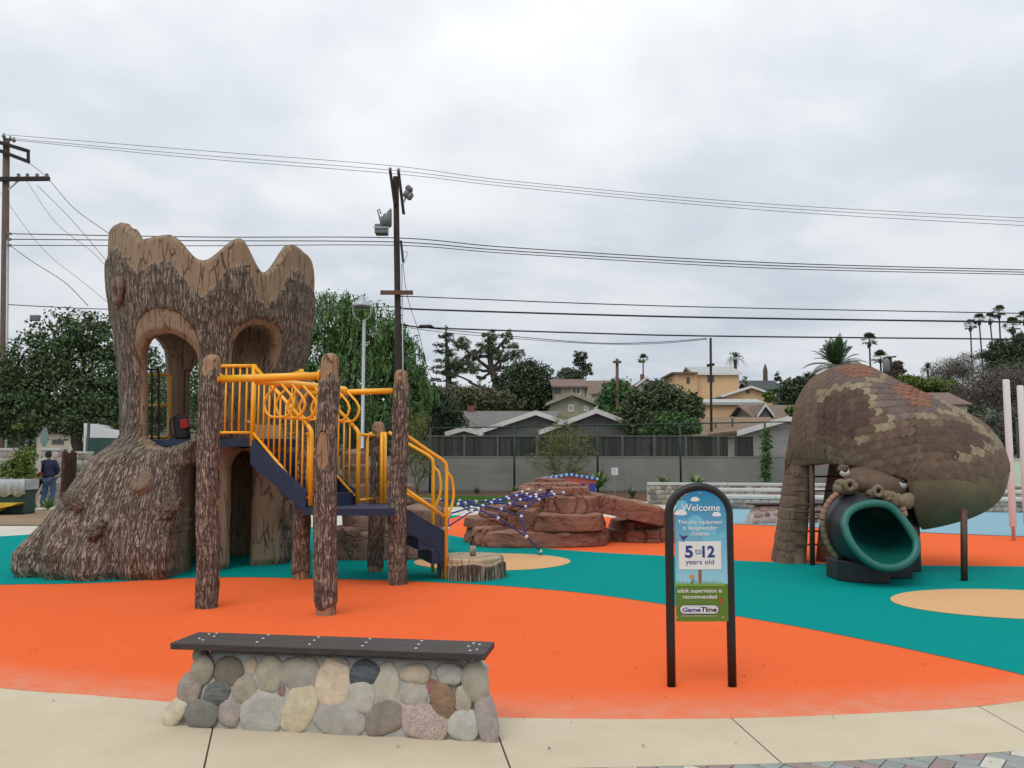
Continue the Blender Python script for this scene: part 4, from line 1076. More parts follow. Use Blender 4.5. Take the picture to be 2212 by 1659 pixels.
topz, botz, cx_, cd, virz = [], [], [], [], []
for p in pxs:
    d = float(sdep(p)); ty = float(np.interp(p, SNX, STP)); by_ = float(np.interp(p, SNX, SBT))
    topz.append(px_z(p, ty, d)); b_ = px_z(p, by_, d); botz.append(b_); vb_ = float(np.interp(p, SNX, SVB)); virz.append(px_z(p, vb_, d)); cx_.append(px_x(p, (ty + vb_) / 2, d)); cd.append(d)
topz, botz, cx_, cd, virz = map(np.array, (topz, botz, cx_, cd, virz))
def smooth1(a, n=3):
    for _ in range(n):
        a[1:-1] = 0.25 * a[:-2] + 0.5 * a[1:-1] + 0.25 * a[2:]
    return a
topz = smooth1(topz, 4); virz = smooth1(virz, 6)
ax_dir = Vector((cx_[-1] - cx_[0], cd[-1] - cd[0], 0)).normalized()
nrm_ = Vector((ax_dir.y, -ax_dir.x, 0))                   # toward the camera side
if nrm_.y > 0: nrm_ = -nrm_
psi = np.linspace(0, 2 * np.pi, NA, endpoint=False)       # 0 = top, pi/2 = camera side
def section(j, ps, off=0.0):
    zt, zb, zv = topz[j], botz[j], virz[j]; w_ = float(SHW(pxs[j])) + off
    zc = zv + (zt - zv) * 0.46
    c, s = np.cos(ps), np.sin(ps); e = 0.92
    hx = w_ * np.sign(s) * np.abs(s) ** e
    z = np.where(c > 0, zc + (zt - zc + off) * np.abs(c) ** e, zc - (zc - zv + off) * np.abs(c) ** e)
    z = np.maximum(z, zb)                      # the hump is cut open above the head
    return np.stack([cx_[j] + nrm_.x * hx, cd[j] + nrm_.y * hx, z], -1)
Vs = np.concatenate([section(j, psi) for j in range(NS)])
Fs = [(j*NA+i, (j+1)*NA+i, (j+1)*NA+(i+1) % NA, j*NA+(i+1) % NA) for j in range(NS-1) for i in range(NA)]
Fs += [tuple(range(NA)), tuple((NS-1)*NA + i for i in range(NA))[::-1]]
snake = thing('snake_slide', 'giant scaly snake slide with teal tube coming out of its mouth', 'slide', G(1900, 1255))
b = NTB('snake_hide'); v = b.pos()
n_ = b.noise(v, 2.2, 6, 0.6)
c = b.mix(b.rng(n_, 0.35, 0.65), (0.16, 0.115, 0.078), (0.225, 0.178, 0.115))
c = b.mix(b.rng(b.noise(v, 0.9, 4), 0.45, 0.65, 0, 0.7), c, (0.17, 0.145, 0.095))
c = b.mix(b.rng(b.noise(v, 25, 5, 0.7), 0.5, 0.8, 0, 0.4), c, (0.08, 0.065, 0.05))
b.bump(b.math('ADD', b.noise(v, 6, 5), b.math('MULTIPLY', b.noise(v, 70, 4), 0.3)), 0.4, 0.02)
M_hide = b.done(c, 0.86, 0, 0.25)
obj('body', Vs, Fs, M_hide, snake, True)
def scale_mat(name, c):
    b = NTB(name); v = b.pos(); oi = b.n('ObjectInfo').outputs['Random']
    k = b.mix(b.rng(b.noise(v, 9, 6, 0.65), 0.3, 0.72), tuple(x * 0.68 for x in c), tuple(x * 1.15 for x in c))
    h = b.n('HueSaturation'); b.L.new(k, h.inputs['Color']); b.L.new(b.rng(oi, 0, 1, 0.82, 1.16), h.inputs['Value'])
    k = b.mix(b.rng(b.noise(v, 55, 4, 0.7), 0.52, 0.8, 0, 0.35), h.outputs[0], tuple(x * 0.5 for x in c))
    b.bump(b.noise(v, 45, 5, 0.7), 0.35, 0.01)
    return b.done(k, 0.85, 0, 0.25)
M_sc = {'dark': scale_mat('scale_dark', (0.115, 0.077, 0.060)), 'mid': scale_mat('scale_brown', (0.160, 0.108, 0.078)), 'olive': scale_mat('scale_olive', (0.185, 0.142, 0.095)), 'tan': scale_mat('scale_tan', (0.29, 0.24, 0.155)), 'red': scale_mat('scale_rust', (0.26, 0.125, 0.078)), 'grey': scale_mat('scale_grey', (0.175, 0.132, 0.114))}
# arc lengths along the spine ridge at a given angle
def surf(jf, ps, off=0.0):
    j = int(max(0, min(NS - 2, math.floor(jf)))); t = jf - j
    a = section(j, np.array([ps]), off)[0]; b_ = section(j + 1, np.array([ps]), off)[0]
    return Vector(a * (1 - t) + b_ * t)
spine_front = np.array([section(j, np.array([0.9]))[0] for j in range(NS)])
arc = np.concatenate([[0], np.cumsum(np.linalg.norm(np.diff(spine_front, axis=0), axis=1))])
LT = arc[-1]
# painted diamonds: the bands and patches as laid out on the flank
pc5 = cropper(1944, 800, 2.4578)
def _d2(pt, pl):
    best = 1e9
    for a, b_ in zip(pl[:-1], pl[1:]):
        a, b_ = Vector(a), Vector(b_); t = max(0, min(1, (pt - a).dot(b_ - a) / (b_ - a).length_squared)); best = min(best, (pt - a.lerp(b_, t)).length)
    return best
TANB = [[(812, 700), (845, 748)], [(830, 722), (960, 672), (1090, 652), (1180, 630), (1270, 600)], [(1090, 655), (1150, 740), (1200, 820), (1300, 895), (1350, 915)], [(1350, 910), (1500, 880), (1640, 850), (1790, 850)],
        [(1620, 740), (1720, 800), (1790, 850), (1900, 950), (2060, 1055), (2110, 995)], [(1060, 1040), (1180, 980), (1320, 920)], [(1760, 1165), (1900, 1115), (2040, 1055)]]
GREYP = [[(1120, 660), (1300, 620), (1480, 650), (1620, 745), (1790, 840), (1560, 862), (1330, 892), (1210, 800)], [(830, 640), (900, 540), (1100, 510), (1200, 560), (1120, 630), (900, 682)], [(1700, 750), (2000, 880), (2110, 980), (2060, 1030), (1930, 930), (1820, 830)]]
DARKP = [[(1210, 1050), (1480, 965), (1700, 900), (1800, 900), (1990, 1060), (1850, 1130), (1700, 1165), (1400, 1060)], [(830, 740), (1080, 690), (1180, 850), (1060, 1000), (800, 1000)]]
REDP = [(1450, 725, 150, 58, 22), (1080, 555, 150, 42, 0), (1930, 865, 90, 42, 35)]
def inpoly(p, poly):
    c = False
    for (x1, y1), (x2, y2) in zip(poly, poly[1:] + poly[:1]):
        if (y1 > p.y) != (y2 > p.y) and p.x < (x2 - x1) * (p.y - y1) / (y2 - y1) + x1: c = not c
    return c
def proj5(p):
    d_ = p - Vector((0, 0, CAM_H)); yc = d_.y * CT + d_.z * ST; zc = -d_.y * ST + d_.z * CT
    X_, Y_ = 1106 + FPX * d_.x / yc, 829.5 - FPX * zc / yc
    return Vector(((X_ * 1.28571 - 1944) * 2.4578, (Y_ * 1.28571 - 800) * 2.4578))
def pattern(p, front, low=False):
    q = proj5(p)
    if not front: return 'grey'
    if min(_d2(q, l) for l in TANB) < 19: return 'tan'
    for cx, cy, rx_, ry_, rot in REDP:
        v_ = Matrix.Rotation(-math.radians(rot), 2) @ (q - Vector((cx, cy)))
        if (v_.x / rx_) ** 2 + (v_.y / ry_) ** 2 < 1: return 'red'
    if low: return 'olive'
    if any(inpoly(q, k) for k in GREYP): return 'grey'
    if any(inpoly(q, k) for k in DARKP): return 'dark'
    return 'mid'
S0 = 0.120
cands = []
row = 0
s = 0.05
while s < LT - 0.06:
    jf = float(np.interp(s, arc, np.arange(NS)))
    # walk round the section from the ridge down the camera side and a little over the back
    ps = np.linspace(-1.1, 2.35, 240); j = int(min(NS - 1, round(jf)))
    pts = section(j, ps); al = np.concatenate([[0], np.cumsum(np.linalg.norm(np.diff(pts, axis=0), axis=1))])
    a0 = float(np.interp(0.0, ps, al)); tot = al[-1]
    nrow = int(tot / S0)
    px_here = pxs[j]
    psmax = 2.05
    for i in range(-int(a0 / S0), nrow + 1):
        d = (i + 0.5 * (row % 2)) * S0
        if not 0 <= a0 + d <= tot: continue
        p0 = float(np.interp(a0 + d, al, ps))
        if p0 > psmax or (p0 < -0.9): continue
        if p0 > 1.72 and px_here > 1985: continue
        if float(surf(jf, p0).z) < botz[j] + 0.05: continue
        cands.append((jf, p0, s, abs(d), S0))
    s += S0 * 0.80; row += 1
def scale_geo(jf, ps, size):
    p = surf(jf, ps); 
    e1 = (surf(min(NS - 1.01, jf + 0.5), ps) - surf(max(0, jf - 0.5), ps)); e2 = surf(jf, ps + 0.02) - surf(jf, ps - 0.02)
    if e1.length < 1e-5 or e2.length < 1e-5: return None
    e1.normalize(); e2 = (e2 - e1 * e2.dot(e1)); 
    if e2.length < 1e-5: return None
    e2.normalize(); n = e1.cross(e2)
    cen = Vector((cx_[int(jf)], cd[int(jf)], (topz[int(jf)] + virz[int(jf)]) / 2))
    if n.dot(p - cen) < 0: n = -n
    return p, e1, e2, n
# plate: front edge (towards the tail end, +x) lifted, a little skewed like the photo's diagonal rows
def plate_verts():
    out = [(-0.60, -0.49), (-0.60, 0.49), (0.30, 0.49), (0.49, 0.34), (0.53, 0.0), (0.49, -0.34), (0.30, -0.49)]
    V = [(x, y, 0.012 + 0.050 * (x + 0.6) / 1.1 - 0.05 * y * y) for x, y in out] + [(x, y, -0.14) for x, y in out] + [(0, 0, 0.058)]
    n = len(out)
    F = [(i, (i + 1) % n, 14) for i in range(n)] + [(i, n + i, n + (i + 1) % n, (i + 1) % n) for i in range(n)]
    return V, F
PV, PF = plate_verts()
PM = {k: mesh('scale', PV, PF, m) for k, m in M_sc.items()}
infos = []
for jf, ps, s, d, size in cands:
    g_ = scale_geo(jf, ps, size)
    if g_ is None: continue
    p, e1, e2, n = g_
    vis = n.dot(Vector((0, 0, CAM_H)) - p) / (p - Vector((0, 0, CAM_H))).length
    infos.append((vis, p, e1, e2, n, s, d, size))
infos.sort(key=lambda q: -q[0])
# scaled leg under the left end of the hump
LGY = [1214, 1190, 1130, 1060, 1000, 950, 905, 870]; LGL = [1670, 1674, 1683, 1693, 1702, 1712, 1722, 1735]; LGR = [1736, 1737, 1740, 1744, 1750, 1762, 1776, 1790]
LGD = 13.25
lv = []; NLG = 40
def leg_pt(k, a, off=0.0):
    y = float(np.interp(k, range(8), LGY)); xl_, xr_ = float(np.interp(k, range(8), LGL)), float(np.interp(k, range(8), LGR))
    d = LGD + 0.03 * k; A_, B_ = P(xl_, y, d), P(xr_, y, d); c = (A_ + B_) / 2; hw_ = (B_.x - A_.x) / 2 + off; z = max(0.0, c.z)
    e = 0.62; ca_, sa_ = math.cos(a), math.sin(a)
    X_ = hw_ * math.copysign(abs(ca_) ** e, ca_); Y_ = (0.36 + off) * math.copysign(abs(sa_) ** e, sa_)
    if k == 0: z = 0.0
    return Vector((c.x + X_ + 0.12 * Y_, d + Y_ - 0.10 * X_, z))
for k in np.linspace(0, 7, 30):
    lv += [leg_pt(k, 2 * math.pi * i / NLG) for i in range(NLG)]
lf = [(j*NLG+i, j*NLG+(i+1) % NLG, (j+1)*NLG+(i+1) % NLG, (j+1)*NLG+i) for j in range(29) for i in range(NLG)]
obj('front_leg', lv, lf, M_hide, snake, True)
for r_, k in enumerate(np.arange(0.12, 5.6, 0.36)):
    for i_ in range(7):
        a = math.pi * (0.93 + 0.085 * i_ + 0.0425 * (r_ % 2))       # left flank and front, the right edge stays smooth
        p = leg_pt(k, a); t1 = leg_pt(min(7, k + 0.2), a) - leg_pt(max(0, k - 0.2), a); t2 = leg_pt(k, a + 0.05) - leg_pt(k, a - 0.05)
        if t1.length < 1e-5 or t2.length < 1e-5: continue
        e1 = -t1.normalized(); e2 = (t2 - e1 * t2.dot(e1)).normalized(); n = e1.cross(e2); c = leg_pt(k, 0).lerp(leg_pt(k, math.pi), 0.5)
        if n.dot(p - c) < 0: n = -n
        infos.insert(0, (0.5, p, e1, e2, n, 0, 0, 0.112))
rs = random.Random(4)
rest = {k: MB() for k in M_sc}
for i, (vis, p, e1, e2, n, s, d, size) in enumerate(infos):
    kind = pattern(p, vis > -0.25, n.z < -0.12 and size > 0.119)
    sk = 0.35
    ex = (e1 + e2 * sk).normalized(); ey = (n.cross(ex)).normalized()
    sz = size * 1.03 * rs.uniform(0.97, 1.03)
    m3 = Matrix((ex, ey, n)).transposed()
    if i < 300:
        o = link('scale', PM[kind], snake, p, None, (sz, sz, size * 1.0)); o.rotation_euler = m3.to_euler()
    else:
        rest[kind].add([p + m3 @ Vector((a * sz, b_ * sz, c_ * size)) for a, b_, c_ in PV], PF)
for k, mb in rest.items():
    if mb.v: mb.build('scales', M_sc[k], snake, kind='stuff')

# inner support leg (smooth, behind the ladder)
M_leg = mat('smooth_tan_leg', (0.27, 0.175, 0.115), (0.20, 0.125, 0.085), 3, 0.85, 0.3, 30)
lg = [(P(1794, 1212, 13.3), 0.215), (P(1797, 1150, 13.3), 0.20), (P(1806, 1080, 13.3), 0.185), (P(1815, 1010, 13.3), 0.17), (P(1820, 960, 13.3), 0.17)]
mb = MB(); mb.tube([(p.x, p.y, max(0, p.z)) for p, r in lg], [r for p, r in lg], 18); mb.build('inner_leg', M_leg, snake, True)
# ladder and poles
M_rust = mat('rust_brown_steel', (0.095, 0.035, 0.022), (0.065, 0.026, 0.018), 8, 0.55)
def gpole(px, py, d, ytop, r, nm):
    b_ = G(px, py); t_ = P(px - 1, ytop, b_.y); return MB().tube([b_, Vector((t_.x, b_.y, t_.z))], r, 10).build(nm, M_rust, snake, True)
gpole(1755, 1221, 0, 995, 0.038, 'ladder_post'); gpole(2083, 1255, 0, 1100, 0.042, 'support_post')
lp = G(1755, 1221)
for y in (1030, 1061, 1091, 1107, 1121, 1149, 1178):
    z = P(1755, y, lp.y).z; MB().tube([(lp.x - 0.20, lp.y + 0.12, z), (lp.x + 0.55, lp.y + 0.12, z)], 0.014, 8).build('ladder_rung', M_rust, snake, True)

# ---- head under the hump
hc = cropper(2100, 1200, 3.6867)
def HP(cx, cy, d): return P(*hc(cx, cy), d)
M_head = mat('head_brown', (0.15, 0.095, 0.06), (0.10, 0.065, 0.045), 5, 0.85, 0.4, 40)
M_lip = mat('lip_scale_tan', (0.215, 0.165, 0.10), (0.15, 0.115, 0.07), 7, 0.85, 0.4, 45)
M_mouth = mat('mouth_pink', (0.38, 0.20, 0.15), (0.30, 0.15, 0.11), 7, 0.85, 0.3, 40)
# skull: rounded wedge sweeping back from the snout
sk_pts = []
prof = [  # (depth, left crop x, right crop x, top crop y, bottom crop y)
    (11.58, 950, 1560, 490, 640), (11.72, 905, 1600, 410, 760), (11.95, 890, 1640, 330, 830), (12.3, 880, 1660, 290, 900), (12.9, 900, 1640, 280, 1000)]
V = []; NN = 28
for d, xl_, xr_, yt, yb in prof:
    c = HP((xl_ + xr_) / 2, (yt + yb) / 2, d); hx = (HP(xr_, yt, d).x - HP(xl_, yt, d).x) / 2; hz = (HP(xl_, yt, d).z - HP(xl_, yb, d).z) / 2
    for k in range(NN):
        a = 2 * math.pi * k / NN; e = 0.7
        V.append(c + Vector((hx * math.copysign(abs(math.cos(a)) ** e, math.cos(a)), 0, hz * math.copysign(abs(math.sin(a)) ** e, math.sin(a)))))
F = [(j*NN+i, j*NN+(i+1) % NN, (j+1)*NN+(i+1) % NN, (j+1)*NN+i) for j in range(len(prof)-1) for i in range(NN)] + [tuple(range(NN))[::-1]]
o = obj('head', V, F, M_head, snake, True)
ss = o.modifiers.new('sub', 'SUBSURF'); ss.levels = 1; ss.render_levels = 1
# upper lip scales (tan blocks) on both sides of the snout
def lump(name, c, s, m, rot=(0, 0, 0), k=0, par=None):
    if ('L', k, m.name) not in _pm: _pm[('L', k, m.name)] = mesh(name, pebbles[k][0], pebbles[k][1], m, True)
    return link(name, _pm[('L', k, m.name)], par or snake, c, rot, s)
for i, (cx, cy, sx, sz) in enumerate(((845, 580, 42, 45), (905, 600, 40, 32), (860, 530, 38, 40), (985, 560, 35, 42), (1200, 630, 45, 40), (1330, 680, 52, 32), (1390, 690, 50, 62), (1455, 710, 42, 66), (1515, 715, 42, 66), (1560, 705, 32, 66), (1340, 640, 40, 36), (1280, 650, 36, 36))):
    c = HP(cx, cy, 11.20 + 0.0002 * abs(cx - 1100)); kx = c.y / FPX / 1.28571 / 3.6867
    lump('lip_scale', c, (sx * kx * 1.3, 0.11, sz * kx * 1.25), M_lip, (0, 0, 0), i % 6)
# nostrils: thick rings
for cx, cy in ((955, 545), (1245, 605)):
    c = HP(cx, cy, 11.10); kx = c.y / FPX / 1.28571 / 3.6867
    MB().tube([c + Vector((math.cos(t) * 42 * kx, -0.01, math.sin(t) * 46 * kx)) for t in np.linspace(0, 2 * math.pi, 21)], 0.030, 8, False).build('nostril', M_lip, snake, True)
    MB().lathe(c + Vector((0, 0.02, 0)), [(0.055, 0), (0.05, 0.015)], 14, (0, -1, 0)).build('nostril_hollow', M_darkhole, snake)
# brow ridge between eyes and nose
lump('nose_bridge', HP(1085, 530, 11.5), (0.08, 0.12, 0.10), M_head, (0.3, 0, 0), 2)
# eyes: white balls looking up with dark iris and heavy lid
M_eye = mat('eye_white', (0.70, 0.69, 0.64), (0.60, 0.59, 0.54), 6, 0.4); M_iris = mat('dark_iris', (0.012, 0.010, 0.009), None, 6, 0.25)
for cx, cy, r in ((1502, 525, 62), (905, 410, 50)):
    c = HP(cx, cy, 11.66); kx = c.y / FPX / 1.28571 / 3.6867; r *= kx
    lump_e = MB().lathe(c - Vector((0, 0, 0)), [(r * math.sin(t), -r * math.cos(t)) for t in np.linspace(0.05, math.pi - 0.05, 14)], 20, (0, -1, 0)); e_ = lump_e.build('eye', M_eye, snake, True)
    ic = c + Vector((-0.01, -r * 0.60, r * 0.50))
    MB().lathe(ic, [(r * 0.62, 0), (r * 0.55, r * 0.22), (r * 0.3, r * 0.33)], 18, Vector((-0.15, -1, 0.75))).build('iris', M_iris, e_, True)
    MB().lathe(c + Vector((0, 0.03, r * 0.5)), [(r * 1.28, -0.02), (r * 1.25, r * 0.3), (r * 0.9, r * 0.75), (r * 0.3, r * 0.95)], 18, Vector((0, -0.35, 1))).build('eyelid', M_head, e_, True)
# flesh and scale rims along the open jaw
def rim_line(nm, pts, m, r):
    for a, b_ in zip(pts[:-1], pts[1:]):
        A_, B_ = HP(*a, 11.2), HP(*b_, 11.2); D_ = (B_ - A_)
        MB().tube([A_ + D_ * 0.01, A_ + D_ * 0.12, A_ + D_ * 0.88, A_ + D_ * 0.99], [r * 0.9, r, r, r * 0.9], 8).build(nm, m, snake, True)
rim_line('mouth_rim', [(835, 628), (800, 652), (762, 690), (730, 735), (704, 785), (686, 840), (678, 895)], M_mouth, 0.036)
rim_line('jaw_rim', [(676, 905), (680, 970), (692, 1035), (712, 1100), (740, 1165), (778, 1225), (830, 1280)], M_lip, 0.036)
rim_line('mouth_rim', [(1490, 770), (1510, 810), (1520, 860)], M_mouth, 0.045)
# tube slide
M_tube = mat('black_plastic', (0.018, 0.019, 0.024), (0.013, 0.014, 0.018), 5, 0.45, 0.12, 90, dist=0.002)
M_tealp = mat('teal_plastic', (0.009, 0.135, 0.112), (0.007, 0.108, 0.09), 4, 0.38, 0.10, 110, dist=0.002)
lipo = [(860,930),(895,825),(985,745),(1120,702),(1240,695),(1360,720),(1460,795),(1560,920),(1645,1055),(1683,1150),(1660,1275),(1560,1375),(1420,1425),(1270,1415),(1130,1345),(1000,1225),(905,1075)]
lc = (1262, 1065)
lp3 = []
for x, y in lipo:
    d = 10.72 + 0.00045 * (lc[1] - y)
    xi, yi = lc[0] + (x - lc[0]) * 0.90, lc[1] + (y - lc[1]) * 0.90
    lp3.append(HP(xi, yi, d))
lip_c = spline(lp3 + [lp3[0]], 5)
MB().tube(lip_c + lip_c[1:4], 0.05, 12, False).build('slide_lip', M_tealp, snake, True)
# funnel going back and up to the left into the head, thick wall: teal inside, black outside
def ringset(rings, inner, nm, m):
    V = []; k = len(rings[0])
    for r_ in rings: V += r_
    F = []
    for j in range(len(rings) - 1):
        for i in range(k): 
            q = (j*k+i, j*k+(i+1) % k, (j+1)*k+(i+1) % k, (j+1)*k+i); F.append(q if inner else q[::-1])
    return obj(nm, V, F, m, snake, True)
cen0 = sum(lip_c[:-1], Vector()) / len(lip_c[:-1])
path = [(0.0, 1.0, Vector((0, 0, 0))), (0.18, 0.97, Vector((0.05, 0.18, 0.02))), (0.45, 0.92, Vector((0.13, 0.45, 0.06))), (0.8, 0.84, Vector((0.25, 0.8, 0.12))), (1.05, 0.6, Vector((0.34, 1.1, 0.16))), (1.06, 0.02, Vector((0.34, 1.12, 0.16)))]
ringset([[cen0 + (p - cen0) * (k_ * 1.0) + off for p in lip_c[:-1]] for _, k_, off in path], True, 'slide_inside', M_tealp)
ringset([[cen0 + (p - cen0) * (k_ * 1.07) + off for p in lip_c[:-1]] for _, k_, off in path], False, 'slide_tube', M_tube)
# dark collar filling the jaws round the tube, and the pedestal
col_o = [(700, 900), (735, 800), (800, 710), (900, 640), (1020, 618), (1150, 650), (1300, 700), (1480, 790), (1600, 960), (1690, 1080), (1685, 1290), (1480, 1400), (1200, 1400), (960, 1330), (860, 1285), (760, 1180), (705, 1050)]
cl3 = spline([HP(x, y, 11.22) for x, y in col_o + col_o[:1]], 8)[:-1]
cc_ = sum(cl3, Vector()) / len(cl3)
def ring_at(pts, cen, n=72):
    a = np.array([math.atan2(p.z - cen.z, p.x - cen.x) for p in pts]); o = np.argsort(a); a = a[o]
    X3 = np.array([tuple(pts[i]) for i in o]); t = np.linspace(-math.pi, math.pi, n, endpoint=False)
    return [Vector([float(np.interp(q, a, X3[:, k], period=2 * math.pi)) for k in range(3)]) for q in t]
r_out_ = ring_at(cl3, cc_); r_lip_ = [cen0 + (p - cen0) * 1.03 + Vector((0, 0.06, 0)) for p in ring_at(lip_c[:-1], cen0)]
ringset([[cc_ + (p - cc_) * 0.92 + Vector((0.42, 0.9, 0)) for p in r_out_], [p + Vector((0.03, 0.10, 0)) for p in r_out_]], True, 'jaw', M_head)
ringset([[p + Vector((0.03, 0.10, 0)) for p in r_out_], [p.lerp(q, 0.30) + Vector((0, -0.02, 0)) for p, q in zip(r_out_, r_lip_)], [p.lerp(q, 0.72) + Vector((0, -0.03, 0)) for p, q in zip(r_out_, r_lip_)], r_lip_], True, 'mouth_collar', M_tube)
pd = [(918, 1330), (905, 1310), (860, 1290), (1000, 1200), (1400, 1250), (1430, 1565), (1100, 1555), (960, 1535), (918, 1505)]
gp = [HP(915, 1300, 10.9), HP(1430, 1300, 10.72)]
ped = MB().prism([(gp[0].x, 11.2, 0), (gp[0].x + 0.1, 11.03, 0), (gp[0].x + 0.30, 10.94, 0), (gp[1].x, 10.90, 0), (gp[1].x, 11.6, 0), (gp[0].x, 11.6, 0)], (0, 0, 0.27))
bevel(ped.build('slide_pedestal', M_tube, snake), 0.02)
q0 = HP(1425, 1400, 11.15); q1 = HP(1687, 1400, 11.15)
bevel(MB().box((q0.x, 11.36, 0), (q1.x, 12.0, 0.30)).build('slide_pedestal', M_tube, snake), 0.02)
q2 = HP(1500, 1400, 12.0); q3 = HP(1700, 1400, 12.0)
bevel(MB().box((q2.x, 12.0, 0), (q3.x, 12.35, 1.15)).build('slide_pedestal', M_tube, snake), 0.02)
# ================================================================== SCULPTED BOULDERS
def rock_mat(name, c1, c2, c3):
    b = NTB(name); v = b.pos()
    n = b.noise(v, 1.6, 7, 0.62)
    c = b.mix(b.rng(n, 0.32, 0.68), c2, c1)
    st = b.noise(b.pos((0.8, 0.8, 6)), 1.5, 5, 0.6, 0.6)
    c = b.mix(b.rng(st, 0.5, 0.7, 0, 0.55), c, c3)
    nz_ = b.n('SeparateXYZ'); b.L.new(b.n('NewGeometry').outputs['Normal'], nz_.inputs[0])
    c = b.mix(b.math('MULTIPLY', b.rng(nz_.outputs['Z'], 0.45, 0.9, 0, 1), b.rng(n, 0.2, 0.8, 0.15, 0.6)), c, (0.38, 0.255, 0.19))   # paler on upward-facing surfaces
    c = b.mix(b.rng(b.noise(v, 35, 5, 0.7), 0.52, 0.75, 0, 0.45), c, tuple(x * 0.5 for x in c2))
    wv = b.n('VectorMath', operation='MULTIPLY_ADD'); wn2 = b.n('TexNoise'); b.L.new(v, wn2.inputs['Vector']); wn2.inputs['Scale'].default_value = 2.5; b.L.new(wn2.outputs['Color'], wv.inputs[0]); wv.inputs[1].default_value = (0.35, 0.35, 0.35); b.L.new(b.pos((0.9, 0.9, 1.7)), wv.inputs[2])
    ce = b.vor(wv.outputs[0], 1.0, 'DISTANCE_TO_EDGE').outputs['Distance']; cm = b.math('MULTIPLY', b.rng(ce, 0.0, 0.022, 1, 0, True), b.rng(b.noise(v, 1.7, 3), 0.40, 0.60, 0, 1))
    c = b.mix(b.math('MULTIPLY', cm, 0.6), c, tuple(x * 0.28 for x in c2))
    b.bump(b.math('SUBTRACT', b.math('ADD', b.noise(v, 7, 6, 0.65), b.math('MULTIPLY', b.noise(v, 45, 4), 0.35)), b.math('MULTIPLY', cm, 0.8)), 0.85, 0.05)
    return b.done(c, 0.9, 0, 0.2)
M_rock = rock_mat('red_sculpted_rock', (0.31, 0.135, 0.09), (0.19, 0.082, 0.060), (0.34, 0.185, 0.13))
M_rock2 = rock_mat('brown_sculpted_rock', (0.27, 0.165, 0.125), (0.15, 0.095, 0.078), (0.33, 0.225, 0.17))
def layer(parent, c, rx, ry, z0, z1, m, seed, rotz=0.0, sag=0.0, tilt=(0, 0), slope=0.07, cracks=7, name='rock_layer'):
    n, h = 260, 14
    th = np.linspace(0, 2 * np.pi, n, endpoint=False)
    rs_ = np.random.default_rng(seed)
    ck = np.sort(rs_.uniform(0, 2 * np.pi, cracks))
    zs = np.linspace(0, 1, h)
    A, Zr = np.meshgrid(th, zs)
    sq = (np.abs(np.cos(A)) ** 4.0 + np.abs(np.sin(A)) ** 4.0) ** (-1 / 4.0)
    k = sq * (1 + 0.20 * (fbm(np.cos(A) * 1.6 + seed, np.sin(A) * 1.6, 0.3 * Zr, 3, seed) - 0.5) * 2)
    prof = 1 - slope * Zr - 0.035 * (2 * np.abs(Zr - 0.47)) ** 12 
    k = k * prof + 0.07 * (fbm(np.cos(A) * 6 + 5, np.sin(A) * 6 + seed, Zr * 2, 3, seed + 1) - 0.5)
    # facets + cracks
    dcr = np.full_like(A, 9.0)
    for q in ck: dcr = np.minimum(dcr, np.abs(np.angle(np.exp(1j * (A - q - 0.10 * np.sin(Zr * 4 + q * 7) * 0.5)))))
    k = k - 0.075 * np.exp(-(dcr / 0.016) ** 2) - 0.03 * np.exp(-(dcr / 0.07) ** 2)
    blk = np.searchsorted(ck, A.ravel() % (2 * np.pi)).reshape(A.shape)
    k = k + 0.15 * (rs_.random(cracks + 1)[blk] - 0.5); bz = (rs_.random(cracks + 1)[blk] - 0.5)
    k = k + 0.085 * (np.floor(fbm(np.cos(A) * 2.6 + seed, np.sin(A) * 2.6, Zr * 0.9 + 0.5 * np.sin(A * 3), 2, seed + 12) * 7) / 7 - 0.5)
    x, y = rx * k * np.cos(A), ry * k * np.sin(A)
    z = z0 + (z1 - z0) * (Zr + 0.10 * (fbm(np.cos(A) * 3, np.sin(A) * 3, 0, 2, seed + 4) - 0.5) * (Zr > 0.5) + 0.28 * bz * sm(0.3, 1.0, Zr)) + tilt[0] * x + tilt[1] * y
    if z0 <= 0.001: z[0] = 0
    cr_, sr_ = math.cos(rotz), math.sin(rotz)
    V = np.stack([c[0] + x * cr_ - y * sr_, c[1] + x * sr_ + y * cr_, z], -1).reshape(-1, 3)
    F = [(j*n+i, j*n+(i+1) % n, (j+1)*n+(i+1) % n, (j+1)*n+i) for j in range(h-1) for i in range(n)]
    # top: shrink rings
    V = V.tolist(); last = np.array(V[-n:])
    cc = last.mean(0)
    for t, dz in ((0.95, 0.004), (0.7, 0.012), (0.3, 0.02)):
        ring_ = cc + (last - cc) * t; ring_[:, 2] = last[:, 2] * t + cc[2] * (1 - t) + dz + 0.05 * (fbm(ring_[:, 0] * 3, ring_[:, 1] * 3, 0, 3, seed + 7) - 0.5)
        b0 = len(V); V += ring_.tolist(); p0 = b0 - n
        F += [(p0+i, p0+(i+1) % n, b0+(i+1) % n, b0+i) for i in range(n)]
    F.append(tuple(range(len(V) - n, len(V))))
    return obj(name, V, F, m, parent, False)
